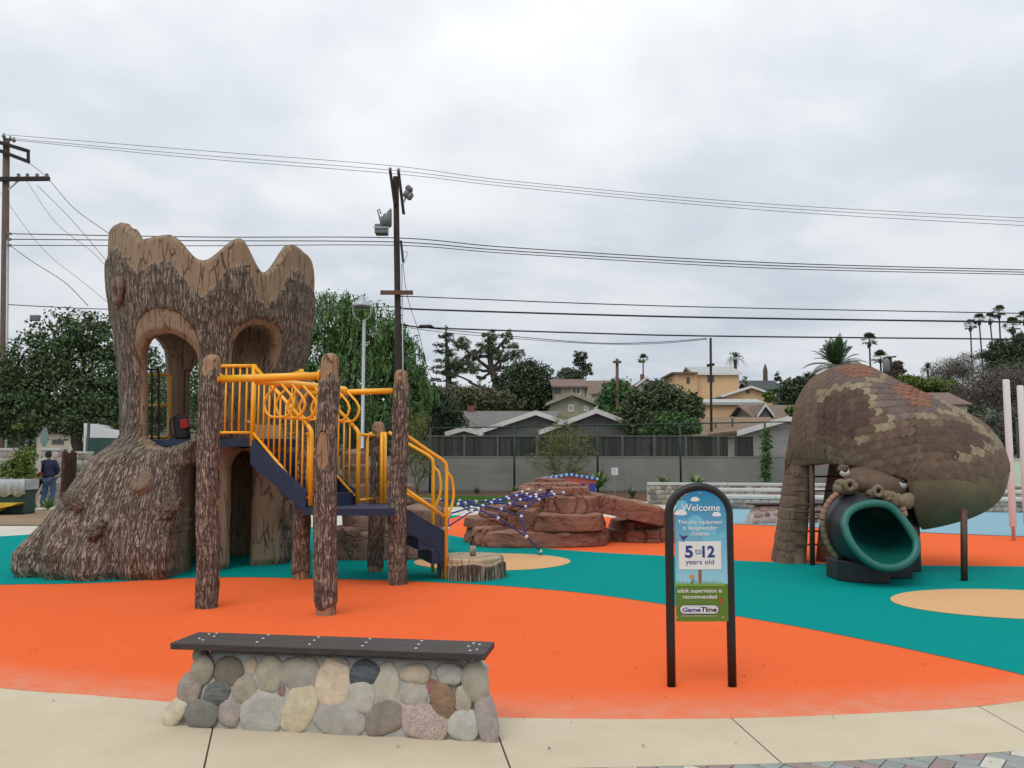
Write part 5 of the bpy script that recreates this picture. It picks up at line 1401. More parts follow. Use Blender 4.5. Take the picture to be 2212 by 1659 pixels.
# main climbing boulder
c0 = Vector(((1160 - 1106) / FPX * 15.9, 15.9, 0))
def RX(px, d): return (px - 1106) / FPX * d
boulder = thing('climbing_boulder', 'layered red sculpted climbing boulder with the blue rope net fixed to it', 'boulder', c0)
layer(boulder, (RX(1157, 16.0), 16.05), 1.22, 0.90, 0.0, 0.31, M_rock, 11, 0.10, cracks=10)
layer(boulder, (RX(1198, 15.9), 15.9), 0.86, 0.76, 0.28, 0.62, M_rock, 12, 0.05, cracks=8)
layer(boulder, (RX(1060, 16.2), 16.2), 0.42, 0.5, 0.28, 0.47, M_rock, 13, 0.3, cracks=6); layer(boulder, (RX(1075, 16.2), 16.2), 0.36, 0.42, 0.45, 0.58, M_rock, 17, 0.1, cracks=6); layer(boulder, (RX(1085, 16.3), 16.3), 0.32, 0.4, 0.56, 0.66, M_rock, 18, 0.6, cracks=6)
layer(boulder, (RX(1196, 15.9), 15.95), 0.78, 0.68, 0.60, 0.90, M_rock, 14, -0.05, cracks=7, tilt=(-0.05, 0))
layer(boulder, (RX(1196, 15.9), 16.0), 0.68, 0.62, 0.86, 1.03, M_rock, 15, 0.1, cracks=8); layer(boulder, (RX(1190, 15.9), 16.05), 0.52, 0.5, 1.00, 1.10, M_rock, 19, 0.4, cracks=8)
layer(boulder, (RX(1190, 15.9), 16.1), 0.24, 0.3, 1.08, 1.175, M_rock, 16, 0.4, cracks=5)
# bridging slab and its footing
c1 = Vector((RX(1370, 16.6), 16.7, 0))
foot = thing('footing_boulder', 'low red boulder carrying the right end of the rock slab', 'boulder', c1)
layer(foot, (RX(1392, 16.6), 16.75), 0.68, 0.7, 0.0, 0.24, M_rock, 21, 0.1, cracks=7); layer(foot, (RX(1388, 16.6), 16.8), 0.60, 0.6, 0.22, 0.40, M_rock, 22, 0.3, cracks=6); layer(foot, (RX(1436, 16.6), 16.9), 0.3, 0.4, 0.36, 0.52, M_rock, 24, 0.3, cracks=5)
slab_o = thing('rock_slab', 'long tilted red rock slab bridging from the big boulder to the low one', 'boulder', Vector((RX(1340, 16.2), 16.2, 0.55)))
layer(slab_o, (RX(1345, 16.2), 16.2), 0.72, 0.42, 0.46, 0.80, M_rock, 23, -0.02, cracks=5, tilt=(-0.21, 0), slope=0.03)
# boulder behind the stairs
c2 = Vector((RX(835, 13.9), 13.9, 0))
bb = thing('rock_outcrop', 'brown sculpted rock outcrop behind the navy stairs', 'boulder', c2)
layer(bb, (RX(838, 13.8), 14.1), 0.84, 0.75, 0.0, 0.44, M_rock2, 31, 0.0, cracks=7, slope=0.03)
layer(bb, (RX(842, 13.8), 14.15), 0.82, 0.72, 0.42, 0.86, M_rock2, 32, 0.2, cracks=6, slope=0.06, tilt=(-0.05, 0))
layer(bb, (RX(815, 13.8), 14.2), 0.62, 0.6, 0.84, 1.15, M_rock2, 33, 0.1, cracks=6); layer(bb, (RX(785, 13.8), 14.25), 0.40, 0.45, 1.12, 1.42, M_rock2, 34, 0.1, cracks=5); layer(bb, (RX(752, 13.8), 14.3), 0.22, 0.3, 1.38, 1.68, M_rock2, 35, 0.3, cracks=4)

# ================================================================== ROPE NET
net = thing('rope_net', 'blue climbing rope net with white joints stretched from the steps to the red boulder', 'rope net', G(1164, 1192))
M_rope = mat('blue_rope', (0.018, 0.035, 0.27), (0.012, 0.02, 0.16), 60, 0.75, 0.5, 200, dist=0.004)
M_ferr = mat('white_ferrule', (0.72, 0.74, 0.76), (0.6, 0.62, 0.64), 20, 0.45)
nc = cropper(1200, 1250, 3.16)
def NPt(cx, cy, d): return P(*nc(cx, cy), d)
near = [(70, 437, 13.0), (228, 476, 13.1), (404, 520, 13.2), (578, 597, 13.25), (828, 760, 13.3), (925, 865, 13.5)]
ropes = [
 [(70,437,13.6),(240,447,13.9),(380,455,14.3),(470,452,14.6),(545,440,14.8),(655,415,15.0),(790,367,15.2),(845,350,15.3)],
 [(228,476,13.3),(290,468,13.6),(385,455,14.0),(600,443,14.5),(740,400,14.9),(830,388,15.1),(950,357,15.3)],
 [(404,520,13.3),(445,490,13.6),(520,463,14.0),(672,428,14.4),(775,437,14.6),(862,412,14.9),(912,393,15.0),(1050,368,15.25)],
 [(578,597,13.4),(605,520,13.8),(680,473,14.1),(770,440,14.5),(912,412,14.8),(1070,390,15.0),(1150,376,15.2)],
 [(828,760,13.5),(782,583,13.9),(818,498,14.3),(937,436,14.7),(1070,390,15.0)],
 [(228,476,13.1),(404,520,13.2),(578,597,13.4),(828,760,13.5),(950,888,13.9)],
 [(70,437,13.0),(228,476,13.1),(345,540,13.0),(110,690,12.2)],
 [(345,540,13.0),(404,520,13.2)],
 [(150,560,12.6),(345,505,13.1),(228,476,13.1)], [(150,560,12.6),(135,690,12.0)],
 [(240,447,13.9),(290,468,13.6),(445,490,13.6),(605,520,13.8),(782,583,13.9)],
 [(470,452,14.6),(520,463,14.0),(680,473,14.1),(818,498,14.3)],
 [(545,440,14.8),(600,443,14.5),(672,428,14.4),(770,440,14.5),(937,436,14.7)],
 [(655,415,15.0),(740,400,14.9),(862,412,14.9)], [(70,437,13.0),(70,437,13.6)]]
joints = {}
for r_ in ropes:
    pts = [NPt(*q) for q in r_]
    MB().tube(pts, 0.0125, 6).build('rope', M_rope, net, True)
    for q, p in zip(r_, pts):
        joints[(round(q[0] / 12), round(q[1] / 12))] = p
jm = mesh('rope_joint', *(lambda b: (b.v, b.f))(MB().lathe((0, 0, -0.02), [(0.012, 0), (0.021, 0.006), (0.021, 0.034), (0.012, 0.04)], 10)), M_ferr, True)
for p in joints.values(): link('rope_joint', jm, net, p, (0.4, 1.1, 0.3), (1.2, 1.2, 1.3))
e0 = NPt(950, 888, 13.9); gnd = G(1166, 1194)
MB().tube([e0, gnd + Vector((0, 0, 0.01))], 0.02, 8).build('ground_anchor', M_bolt, net, True)
for cx, cy, cx2, cy2 in ((845,350,812,358),(950,357,905,368),(1050,368,1000,380),(1150,376,1100,386)):
    MB().tube([NPt(cx, cy, 15.27), NPt(cx2, cy2, 15.2)], 0.016, 6).build('rope_end', M_label, net, True)
# ================================================================== BACK OF THE PARK: wall, fences, terraces
def bx_(px, py, d): return P(px, py, d)
b = NTB('grey_painted_block'); v = b.pos()
c = b.mix(b.rng(b.noise(v, 0.8, 6), 0.3, 0.7), (0.245, 0.25, 0.23), (0.31, 0.32, 0.295))
c = b.mix(b.rng(b.noise(b.pos((0.22, 1, 0.9)), 1.0, 6, 0.65, 0.4), 0.52, 0.68, 0, 0.55, True), c, (0.225, 0.205, 0.15))
c = b.mix(b.rng(b.noise(b.pos((5, 1, 0.35)), 1.0, 4, 0.6), 0.6, 0.75, 0, 0.3), c, (0.17, 0.175, 0.165))
b.bump(b.noise(v, 40, 5, 0.6), 0.35, 0.01); M_gwall = b.done(c, 0.9, 0, 0.2)
WD_ = 38.6
wz = P(1200, 988, WD_).z
gw = thing('grey_block_wall', 'long low grey painted wall along the back of the playground', 'wall', (6, WD_, 0))
MB().box((-9.5, WD_, 0), (24, WD_ + 0.22, wz)).build('wall_face', M_gwall, gw)
MB().box((-9.5, WD_ - 0.02, wz), (24, WD_ + 0.24, wz + 0.05)).build('wall_cap', M_gwall, gw)
# board fence standing on the wall
M_board2 = NTB('weathered_board'); v = M_board2.pos((9, 9, 1)); oi = M_board2.n('ObjectInfo').outputs['Random']
c = M_board2.mix(M_board2.rng(M_board2.noise(v, 2.2, 6, 0.7), 0.3, 0.72), (0.030, 0.033, 0.030), (0.085, 0.085, 0.075))
h_ = M_board2.n('HueSaturation'); M_board2.L.new(c, h_.inputs['Color']); M_board2.L.new(M_board2.rng(oi, 0, 1, 0.65, 1.35), h_.inputs['Value'])
M_board2 = M_board2.done(h_.outputs[0], 0.9, 0, 0.2)
wf = thing('board_fence', 'dark weathered vertical board fence standing above the grey wall', 'fence', (2, WD_ + 0.1, wz))
x0, x1 = P(918, 960, WD_).x, P(1626, 960, WD_).x
ztop = P(1200, 941, WD_).z
bw = 0.142; rs = random.Random(8); x = x0; k = 0
bmesh_ = [mesh('board', *(lambda b: (b.v, b.f))(MB().box((0.004, 0, 0), (bw - 0.004, 0.02, 1.0))), M_board2)]
while x < x1:
    hh = ztop - wz - 0.05 + rs.uniform(-0.02, 0.02)
    if P(1551, 0, WD_).x < x < P(1562, 0, WD_).x: x += bw; continue
    link('board', bmesh_[0], wf, (x, WD_ + 0.08 + rs.uniform(-0.006, 0.006), wz + 0.05), None, (1, 1, hh)); x += bw; k += 1
M_rail2 = mat('grey_fence_post', (0.15, 0.16, 0.15), (0.10, 0.11, 0.10), 6, 0.9)
for px in (1003, 1075, 1160, 1232, 1345, 1414, 1482, 1552): 
    p = P(px, 960, WD_); MB().box((p.x - 0.045, WD_ + 0.03, wz + 0.05), (p.x + 0.045, WD_ + 0.079, ztop + 0.03)).build('fence_post', M_rail2, wf)
MB().box((x0, WD_ + 0.035, ztop - 0.05), (x1, WD_ + 0.075, ztop + 0.0)).build('top_rail', M_rail2, wf)
# green chain link
M_green = mat('dark_green_steel', (0.010, 0.045, 0.030), (0.008, 0.033, 0.023), 6, 0.5)
CD = 37.6
clf = thing('chain_link_fence', 'dark green chain link fence in front of the grey wall', 'fence', (2, CD, 0))
def cz(px): return np.interp(px, [880, 929, 1653, 1800], [P(0, 926, CD).z, P(0, 925, CD).z, P(0, 911.5, CD).z, P(0, 909, CD).z])
pxp = [747, 929, 1111, 1291, 1470, 1654, 1836, 2018, 2200]
for px in pxp:
    p = P(px, 1000, CD); MB().tube([(p.x, CD, 0), (p.x, CD, float(cz(px)))], 0.045, 8).build('post', M_green, clf, True)
MB().tube([(P(q, 0, CD).x, CD, float(cz(q))) for q in (700, 929, 1653, 2300)], 0.030, 6).build('top_rail', M_green, clf, True)
MB().tube([(P(q, 0, CD).x, CD, 0.08) for q in (700, 2300)], 0.02, 6).build('bottom_wire', M_green, clf, True)
xa, xb = P(700, 0, CD).x, P(2300, 0, CD).x
mb = MB(); pitch = 0.085; H = 2.95
k = xa - H
r_ = 0.0021
while k < xb:
    for sgn in (1, -1):
        a0, b0 = (k, k + H) if sgn > 0 else (k + H, k)
        # clip to fence width
        A_ = Vector((a0, CD + 0.004 * sgn, 0.08)); B_ = Vector((b0, CD + 0.004 * sgn, 0.08 + H))
        lo_, hi_ = 0.0, 1.0
        if sgn > 0:
            lo_ = max(0, (xa - k) / H); hi_ = min(1, (xb - k) / H)
        else:
            lo_ = max(0, (k + H - xb) / H); hi_ = min(1, (k + H - xa) / H)
        if hi_ <= lo_: continue
        p, q = A_.lerp(B_, lo_), A_.lerp(B_, hi_)
        u_ = Vector((-(q - p).z, 0, (q - p).x)).normalized() * r_; w2 = Vector((0, r_, 0))
        mb.add([p + u_, p - u_ * 0.5 + w2, p - u_ * 0.5 - w2, q + u_, q - u_ * 0.5 + w2, q - u_ * 0.5 - w2], [(0, 1, 4, 3), (1, 2, 5, 4), (2, 0, 3, 5)])
    k += pitch
mb.build('wire_mesh', M_green, clf, kind='stuff')

# terraced stone seating
M_cap = mat('cast_concrete_cap', (0.50, 0.50, 0.47), (0.40, 0.40, 0.375), 2.5, 0.88, 0.2, 60)
STC = [(150,142,126),(165,156,140),(132,124,112),(148,112,98),(172,164,144),(120,112,104),(158,146,122)]
random.seed(12)
def stone_wall(name, label, A_, B_, z0, z1, cat='wall', group=None, rows=None, capw=0.42, sr=0.10, stones=True, palette=STC):
    A_, B_ = Vector(A_), Vector(B_); d = (B_ - A_); L_ = d.length; d.normalize(); n = Vector((d.y, -d.x, 0))
    if n.y > 0: n = -n
    t = thing(name, label, cat, ((A_ + B_) / 2).to_tuple()[:2] + (z0,), group)
    ct = 0.085
    MB().prism([A_ + Vector((0, 0, z0)), B_ + Vector((0, 0, z0)), B_ - n * 0.35 + Vector((0, 0, z0)), A_ - n * 0.35 + Vector((0, 0, z0))], (0, 0, z1 - z0 - ct)).build('mortar_core', M_mortar, t)
    m = max(1, int(L_ / 2.2))
    for k in range(m):
        a, b_ = A_ + d * (L_ * k / m + 0.006), A_ + d * (L_ * (k + 1) / m - 0.006)
        bevel(MB().prism([q + Vector((0, 0, z1 - ct)) for q in (a + n * 0.05, b_ + n * 0.05, b_ - n * (capw - 0.05), a - n * (capw - 0.05))], (0, 0, ct)).build('cap_stone', M_cap, t), 0.012)
    if stones:
        hgt = z1 - z0 - ct; nr = rows or max(1, round(hgt / (2 * sr * 0.82))); rh = hgt / nr
        for r_ in range(nr):
            x = random.uniform(0, sr)
            while x < L_:
                w_ = random.uniform(0.75, 1.35) * sr
                p = A_ + d * min(L_ - 0.03, x + w_) + n * 0.005 + Vector((0, 0, z0 + rh * (r_ + 0.5)))
                o = link('stone', pebble(random.randrange(6), stone(random.choice(palette), 0.2, 0)), t, p, None, (w_ * 1.0, rh * 0.53, 0.035)); o.rotation_euler = n.to_track_quat('Z', 'Y').to_euler()
                x += 2 * w_ * 0.97
    return t
def tw(px0, px1, y0, y1, zc, nm, lb, sr, rows):
    a, b_ = G(px0, y0), G(px1, y1); return stone_wall('terrace_wall', lb, a, b_, 0, zc, 'seat wall', 'terraced stone seats', rows, 0.5, sr)
zt1, zt2, zt3 = P(0, 1043, 28.6).z, P(0, 1056, 27.5).z, P(0, 1070.5, 26.5).z
stone_wall('terrace_wall', 'highest cobble terrace wall with concrete cap below the grey wall', G(1398, 1089), G(2330, 1098), 0, zt1, 'seat wall', 'terraced stone seats', 4, 0.5, 0.11)
stone_wall('terrace_wall', 'middle cobble terrace step with concrete cap behind the splash pad', G(1470, 1093), G(2330, 1103), 0, zt2, 'seat wall', 'terraced stone seats', 3, 1.3, 0.11)
stone_wall('terrace_wall', 'lowest cobble terrace step along the pale blue splash pad', G(1478, 1098), G(2330, 1109), 0, zt3, 'seat wall', 'terraced stone seats', 2, 1.3, 0.12)
pg = thing('pale_green_wall', 'pale mint green wall behind the right end of the terraces', 'wall', (17.5, 29.8, 0))
M_mint = mat('mint_paint', (0.50, 0.62, 0.46), (0.44, 0.56, 0.41), 1.5, 0.85)
x_ = P(2126, 993, 29.8).x; MB().box((x_, 29.8, 0), (x_ + 7, 30.0, P(2150, 993, 29.8).z)).build('wall_face', M_mint, pg); MB().box((x_ - 0.02, 29.77, P(2150, 993, 29.8).z), (x_ + 7, 30.03, P(2150, 993, 29.8).z + 0.05)).build('wall_cap', M_cap, pg)

# splash posts
M_pinkw = NTB('pink_to_white_paint'); sz_ = M_pinkw.n('SeparateXYZ'); M_pinkw.L.new(M_pinkw.n('NewGeometry').outputs['Position'], sz_.inputs[0])
M_pinkw = M_pinkw.done(M_pinkw.mix(M_pinkw.rng(sz_.outputs['Z'], 0.25, 1.9), (0.56, 0.47, 0.45), (0.62, 0.62, 0.61)), 0.5)
for px, yb, yt, lb in ((2190, 1168, 820, 'tall round spray post, white above and pink below, at the splash pad'), (2220, 1163, 833, 'second spray post cut off by the right edge of the photo')):
    g_ = G(px, yb); t = thing('spray_post', lb, 'spray post', g_, 'splash pad spray posts')
    ztp = P(px, yt, g_.y).z
    MB().lathe(g_, [(0.035, 0), (0.035, 0.26), (0.055, 0.27)], 12).build('stem', M_pinkw, t, True)
    MB().lathe(g_ + Vector((0, 0, 0.262)), [(0.06, 0), (0.062, 0.01), (0.062, ztp - 0.28), (0.05, ztp - 0.26)], 16).build('tube', M_pinkw, t, True)

# playhouse with blue scalloped roof edge
ph_d = 27.2; ph = thing('playhouse', 'small red and blue playhouse with scalloped blue roof edge behind the boulder', 'playhouse', (P(1226, 1050, ph_d).x, ph_d, 0))
M_red = mat('brick_red_paint', (0.38, 0.085, 0.06), (0.30, 0.07, 0.05), 3, 0.7); M_cob = mat('cobalt_paint', (0.02, 0.05, 0.32), None, 4, 0.6); M_lb = mat('pale_blue_tile', (0.30, 0.50, 0.62), (0.20, 0.38, 0.55), 14, 0.5)
xl_, xr_, xm_ = P(1172, 1, ph_d).x, P(1280, 1, ph_d).x, P(1226, 1, ph_d).x
ze, zp = P(1, 1034, ph_d).z, P(1, 1024.5, ph_d).z; zb_ = P(1, 1045, ph_d).z
MB().prism([(xl_, ph_d, zb_), (xr_, ph_d, zb_), (xr_, ph_d, ze - 0.05), (xm_, ph_d, zp - 0.05), (xl_, ph_d, ze - 0.05)], (0, 1.2, 0)).build('gable', M_red, ph)
MB().prism([(xl_ + 0.03, ph_d + 0.02, 0), (xr_ - 0.03, ph_d + 0.02, 0), (xr_ - 0.03, ph_d + 0.02, zb_), (xl_ + 0.03, ph_d + 0.02, zb_)], (0, 1.15, 0)).build('wall', M_cob, ph)
for px in (1180, 1260): p = P(px, 1, ph_d); MB().box((p.x - 0.06, ph_d - 0.03, 0), (p.x + 0.06, ph_d + 0.018, zb_)).build('post', M_red, ph)
for k in range(22):
    t = k / 21; x = xl_ - 0.02 + (xr_ - xl_ + 0.04) * t; z = ze + (zp - ze) * (1 - abs(2 * t - 1))
    MB().lathe((x, ph_d - 0.02, z), [(0.045, -0.02), (0.045, 0.05)], 8, (0, -1, 0)).build('roof_tile', M_lb if k % 2 else M_cob, ph)
MB().bar((xl_ - 0.05, ph_d + 0.6, ze - 0.02), (xm_, ph_d + 0.6, zp - 0.02), 1.24, 0.05).build('roof', M_lb, ph); MB().bar((xm_, ph_d + 0.6, zp - 0.02), (xr_ + 0.05, ph_d + 0.6, ze - 0.02), 1.24, 0.05).build('roof', M_lb, ph)
# notice on a stake
nd = 34.6; nb = P(1328, 1070, nd); ns = thing('paper_notice', 'white paper notice clipped to a thin stake in the planting bed', 'notice', (nb.x, nd, 0))
MB().tube([(nb.x, nd, 0), (nb.x, nd, P(1328, 1010, nd).z)], 0.012, 6).build('stake', mat('stake_metal', (0.35, 0.35, 0.33), None, 5, 0.6), ns)
a_, b_ = P(1321, 1026, nd), P(1334.5, 1010.5, nd); MB().box((a_.x, nd - 0.02, a_.z), (b_.x, nd - 0.015, b_.z)).build('sheet', mat('white_paper', (0.75, 0.76, 0.82), (0.68, 0.69, 0.75), 12, 0.6), ns)
for kk in range(6):
    z = b_.z - 0.06 - kk * 0.035; MB().box((a_.x + 0.04, nd - 0.0225, z), (b_.x - 0.04 - 0.03 * (kk % 3), nd - 0.021, z + 0.008)).build('print_line', M_blk, ns)

# lamp post
ld = 24.0; lb0 = P(782, 1000, ld); lamp = thing('lamp_post', 'grey park lamp post with a domed hood in front of the pepper tree', 'lamp post', (lb0.x, ld, 0))
M_galv = mat('galvanised_steel', (0.42, 0.45, 0.47), (0.34, 0.37, 0.39), 5, 0.45, metal=0.3)
zl = P(782, 692, ld).z; MB().lathe((lb0.x, ld, 0), [(0.09, 0), (0.09, 0.1), (0.05, 0.12), (0.045, zl)], 12).build('pole', M_galv, lamp, True)
zh = P(782, 662, ld).z; hc_ = Vector((P(782, 660, ld).x, ld, 0))
MB().lathe(hc_ + Vector((0, 0, zh)), [(0.27, 0), (0.275, 0.02), (0.24, 0.09), (0.16, 0.16), (0.11, 0.18), (0.11, 0.25), (0.07, 0.27), (0.05, 0.33)], 24).build('hood', M_galv, lamp, True)
MB().lathe(hc_ + Vector((0, 0, zh - 0.03)), [(0.2, 0), (0.2, 0.028)], 20).build('lens', mat('lamp_lens', (0.10, 0.11, 0.10), None, 4, 0.2), lamp, True)
for s_i in (-1, 1):
    MB().tube(spline([hc_ + Vector((s_i * 0.25, 0, zh + 0.02)), hc_ + Vector((s_i * 0.245, 0, zh - 0.2)), hc_ + Vector((s_i * 0.18, 0, zl + 0.07)), hc_ + Vector((s_i * 0.03, 0, zl - 0.02))], 5), 0.016, 6).build('yoke_arm', M_galv, lamp, True)

# ================================================================== HOUSES
M_tanroof = mat('tan_shingle', (0.25, 0.165, 0.105), (0.19, 0.125, 0.08), 1.6, 0.92, 0.4, 20, stretch=(1, 1, 5)); M_greyroof = mat('grey_shingle', (0.17, 0.165, 0.155), (0.13, 0.125, 0.118), 1.6, 0.92, 0.4, 20, stretch=(1, 1, 5))
M_brownroof = mat('brown_shingle', (0.20, 0.135, 0.105), (0.14, 0.10, 0.08), 1.6, 0.92, 0.4, 20, stretch=(1, 1, 5)); M_dkroof = mat('dark_green_shingle', (0.055, 0.075, 0.065), (0.04, 0.055, 0.05), 1.6, 0.92, stretch=(1, 1, 5)); M_paleroof = mat('pale_grey_roof', (0.42, 0.43, 0.42), (0.36, 0.37, 0.36), 1.5, 0.9)
M_grey = mat('grey_stucco', (0.155, 0.155, 0.15), (0.125, 0.125, 0.12), 2, 0.9); M_sage = mat('sage_stucco', (0.33, 0.315, 0.225), (0.28, 0.265, 0.19), 2, 0.9); M_orst = mat('apricot_stucco', (0.68, 0.45, 0.245), (0.60, 0.39, 0.21), 1.2, 0.9); M_whst = mat('white_siding', (0.62, 0.61, 0.57), (0.54, 0.53, 0.50), 1.2, 0.85); M_grn = mat('dark_green_siding', (0.07, 0.09, 0.075), None, 2, 0.9); M_crst = mat('cream_stucco', (0.55, 0.50, 0.40), (0.48, 0.43, 0.34), 2, 0.9)
M_pane = mat('window_glass', (0.035, 0.045, 0.055), (0.06, 0.07, 0.08), 0.8, 0.12); M_trim = mat('white_trim', (0.70, 0.70, 0.68), (0.60, 0.60, 0.58), 3, 0.7); M_brick = mat('red_brick', (0.24, 0.085, 0.06), (0.17, 0.06, 0.045), 9, 0.9)
def window(root, px0, px1, py0, py1, d, frame=0.07, fm=None, split=True, off=0.0):
    a, b_ = P(px0, py1, d), P(px1, py0, d); y = d - 0.03 - off
    w_ = thing_part('window', root, ((a.x + b_.x) / 2, y, (a.z + b_.z) / 2))
    m = MB(); f = frame
    m.box((a.x, y, a.z), (b_.x, y + 0.05, a.z + f)); m.box((a.x, y, b_.z - f), (b_.x, y + 0.05, b_.z)); m.box((a.x, y + 0.001, a.z + f), (a.x + f, y + 0.05, b_.z - f)); m.box((b_.x - f, y + 0.001, a.z + f), (b_.x, y + 0.05, b_.z - f))
    if split: xm2 = (a.x + b_.x) / 2; m.box((xm2 - f / 3, y + 0.002, a.z + f), (xm2 + f / 3, y + 0.05, b_.z - f))
    m.build('frame', fm or M_trim, w_)
    MB().box((a.x + f * 0.5, y + 0.02, a.z + f * 0.5), (b_.x - f * 0.5, y + 0.045, b_.z - f * 0.5)).build('pane', M_pane, w_)
def thing_part(name, root, loc):
    g = bpy.data.objects.new(name, None); COL.objects.link(g); g.parent = root; g.location = Vector(loc) - woff(root); return g
def gable(root, pk, lf, rt, ybase, d, depth, wall, roof, trim=M_trim, over=0.35, fascia=0.22):
    """gable end facing the park: pk, lf, rt = (px, py) of ridge and eaves"""
    p, l, r = P(*pk, d), P(*lf, d), P(*rt, d); zb2 = min(P(0, ybase, d).z, Tz(p.x, d)) - 0.6
    MB().prism([(l.x + over, d, zb2), (r.x - over, d, zb2), (r.x - over, d, r.z), (p.x, d, p.z - 0.05), (l.x + over, d, l.z)], (0, depth, 0)).build('wall', wall, root)
    for a in (l, r):
        MB().prism([(a.x, d - over, a.z), (p.x, d - over, p.z), (p.x, d - over, p.z + 0.16), (a.x, d - over, a.z + 0.16)], (0, depth + over, 0)).build('roof', roof, root)
        MB().prism([(a.x, d - over - 0.03, a.z - fascia * 0.4), (p.x, d - over - 0.03, p.z - fascia * 0.4), (p.x, d - over - 0.03, p.z + 0.17), (a.x, d - over - 0.03, a.z + 0.17)], (0, 0.028, 0)).build('fascia', trim, root)
def longroof(root, x0, x1, yr, ye, ybase, d, depth, wall, roof, trim=None, over=0.3):
    """ridge runs across the view"""
    a, b_ = P(x0, ye, d), P(x1, ye, d); zr = P(x0, yr, d + depth / 2).z; zb2 = min(P(0, ybase, d).z, Tz((a.x + b_.x) / 2, d)) - 0.6
    MB().box((a.x + over, d, zb2), (b_.x - over, d + depth, a.z)).build('wall', wall, root)
    MB().prism([(a.x, d - over, a.z - 0.02), (a.x, d + depth / 2, zr), (a.x, d + depth + over, a.z - 0.02), (a.x, d + depth + over, a.z - 0.14), (a.x, d + depth / 2, zr - 0.14), (a.x, d - over, a.z - 0.14)], (b_.x - a.x, 0, 0)).build('roof', roof, root)
    MB().prism([(a.x + 0.05 + over, d, a.z), (a.x + 0.05 + over, d + depth / 2, zr - 0.1), (a.x + 0.05 + over, d + depth, a.z)], (b_.x - a.x - 0.1 - 2 * over, 0, 0)).build('gable_fill', wall, root)
    if trim: MB().box((a.x, d - over - 0.03, a.z - 0.22), (b_.x, d - over - 0.002, a.z + 0.02)).build('fascia', trim, root)
def house(name, label, px, d): p = P(px, 900, d); return thing(name, label, 'house', (p.x, d, Tz(p.x, d)))

h = house('gable_house', 'grey house with white gable trim, left of the two gables above the board fence', 1157, 47)
gable(h, (1157, 894), (1031, 936), (1283, 936), 1000, 47, 8, M_grey, M_greyroof)
gable(h, (1003, 928), (962, 940), (1044, 940), 1000, 46, 3, M_grey, M_paleroof)
window(h, 1144, 1170, 909, 918, 46.98, 0.05, M_grey)
h = house('gable_house', 'grey house with white gable trim and louvre vent, right of the two gables', 1287, 45)
gable(h, (1287, 890), (1163, 937), (1411, 937), 1000, 45, 9, M_grey, M_greyroof)
for k in range(4): a_, b_ = P(1278, 905 + k * 4, 44.96), P(1295, 907 + k * 4, 44.96); MB().box((a_.x, 44.95, b_.z), (b_.x, 44.99, a_.z)).build('vent_slat', M_greyroof, h)
h = house('long_house', 'low house with a long grey shingle roof and red chimney behind the gables', 1090, 57)
longroof(h, 992, 1215, 888, 934, 1000, 54, 8, M_grey, M_greyroof)
a_, b_ = P(1011, 890, 58.5), P(1025, 878, 58.5); MB().box((a_.x, 57.8, a_.z - 0.8), (b_.x, 58.6, b_.z)).build('chimney', M_brick, h)
for px, py in ((1136, 918), (1083, 922)): p = P(px, py, 55); MB().lathe(p, [(0.22, -0.3), (0.22, 0), (0.14, 0.1), (0.03, 0.13)], 12).build('roof_vent', M_trim, h, True)
h = house('two_storey_house', 'sage green two storey house with white windows between dark trees', 1235, 66)
longroof(h, 1191, 1272, 819, 834, 905, 70, 7, M_sage, M_brownroof); window(h, 1234, 1255, 836, 852, 70, 0.09); window(h, 1196, 1212, 837, 851, 70, 0.05, M_brownroof)  # the brown-framed dark pane stands in for the dark porch
gable(h, (1235.5, 852), (1179, 875), (1292, 875), 910, 65, 6, M_sage, M_brownroof, M_sage)
window(h, 1227, 1239, 874, 889, 65, 0.10); window(h, 1261, 1271, 877, 888, 65, 0.10)
a_, b_ = P(1231, 859, 64.95), P(1239, 854, 64.95); MB().box((a_.x, 64.94, a_.z), (b_.x, 64.99, b_.z)).build('gable_vent', M_trim, h)
h = house('white_gable_house', 'white gabled house with brown roof beyond the round green tree', 1397, 84)
gable(h, (1397, 817), (1372, 836), (1424, 840), 880, 84, 10, M_whst, M_brownroof, M_trim, 0.3, 0.15)
longroof(h, 1272, 1372, 822, 850, 900, 86, 9, M_crst, M_brownroof); window(h, 1404, 1412, 845, 858, 84, 0.08)
a_, b_ = P(1385, 817, 88), P(1392, 808, 88); MB().box((a_.x, 88, a_.z - 1), (b_.x, 88.7, b_.z)).build('chimney', M_brick, h)
h = house('apricot_house', 'tall apricot stucco house with pale roof on the rise', 1545, 92)
longroof(h, 1497, 1602, 792, 806, 860, 92, 8, M_orst, M_paleroof, M_trim); window(h, 1528, 1542.5, 808, 826, 92, 0.10, M_brownroof)
a_, b_ = P(1459, 900, 91.5), P(1506, 808, 91.5); MB().box((a_.x, 91.5, a_.z - 2), (b_.x, 98, b_.z)).build('wing', M_orst, h); MB().box((a_.x - 0.4, 91.1, b_.z), (b_.x, 98, b_.z + 0.18)).build('wing_roof', M_brownroof, h); window(h, 1483, 1490, 815, 829, 91.5, 0.08, M_brownroof)
h = house('apricot_gable_house', 'apricot gabled house with a small square attic vent', 1622, 86)
gable(h, (1621, 837), (1556, 858), (1677, 857), 885, 86, 8, M_orst, M_paleroof, M_trim, 0.4, 0.18)
a_, b_ = P(1612, 850, 85.97), P(1620, 842, 85.97); MB().box((a_.x, 85.95, a_.z), (b_.x, 85.99, b_.z)).build('attic_vent', M_brownroof, h); a_, b_ = P(1599, 870, 85.97), P(1611, 866, 85.97); MB().box((a_.x, 85.95, a_.z), (b_.x, 85.99, b_.z)).build('attic_vent', M_brownroof, h)
h = house('apricot_annex', 'low apricot building with flat grey eave and one white window', 1580, 78)
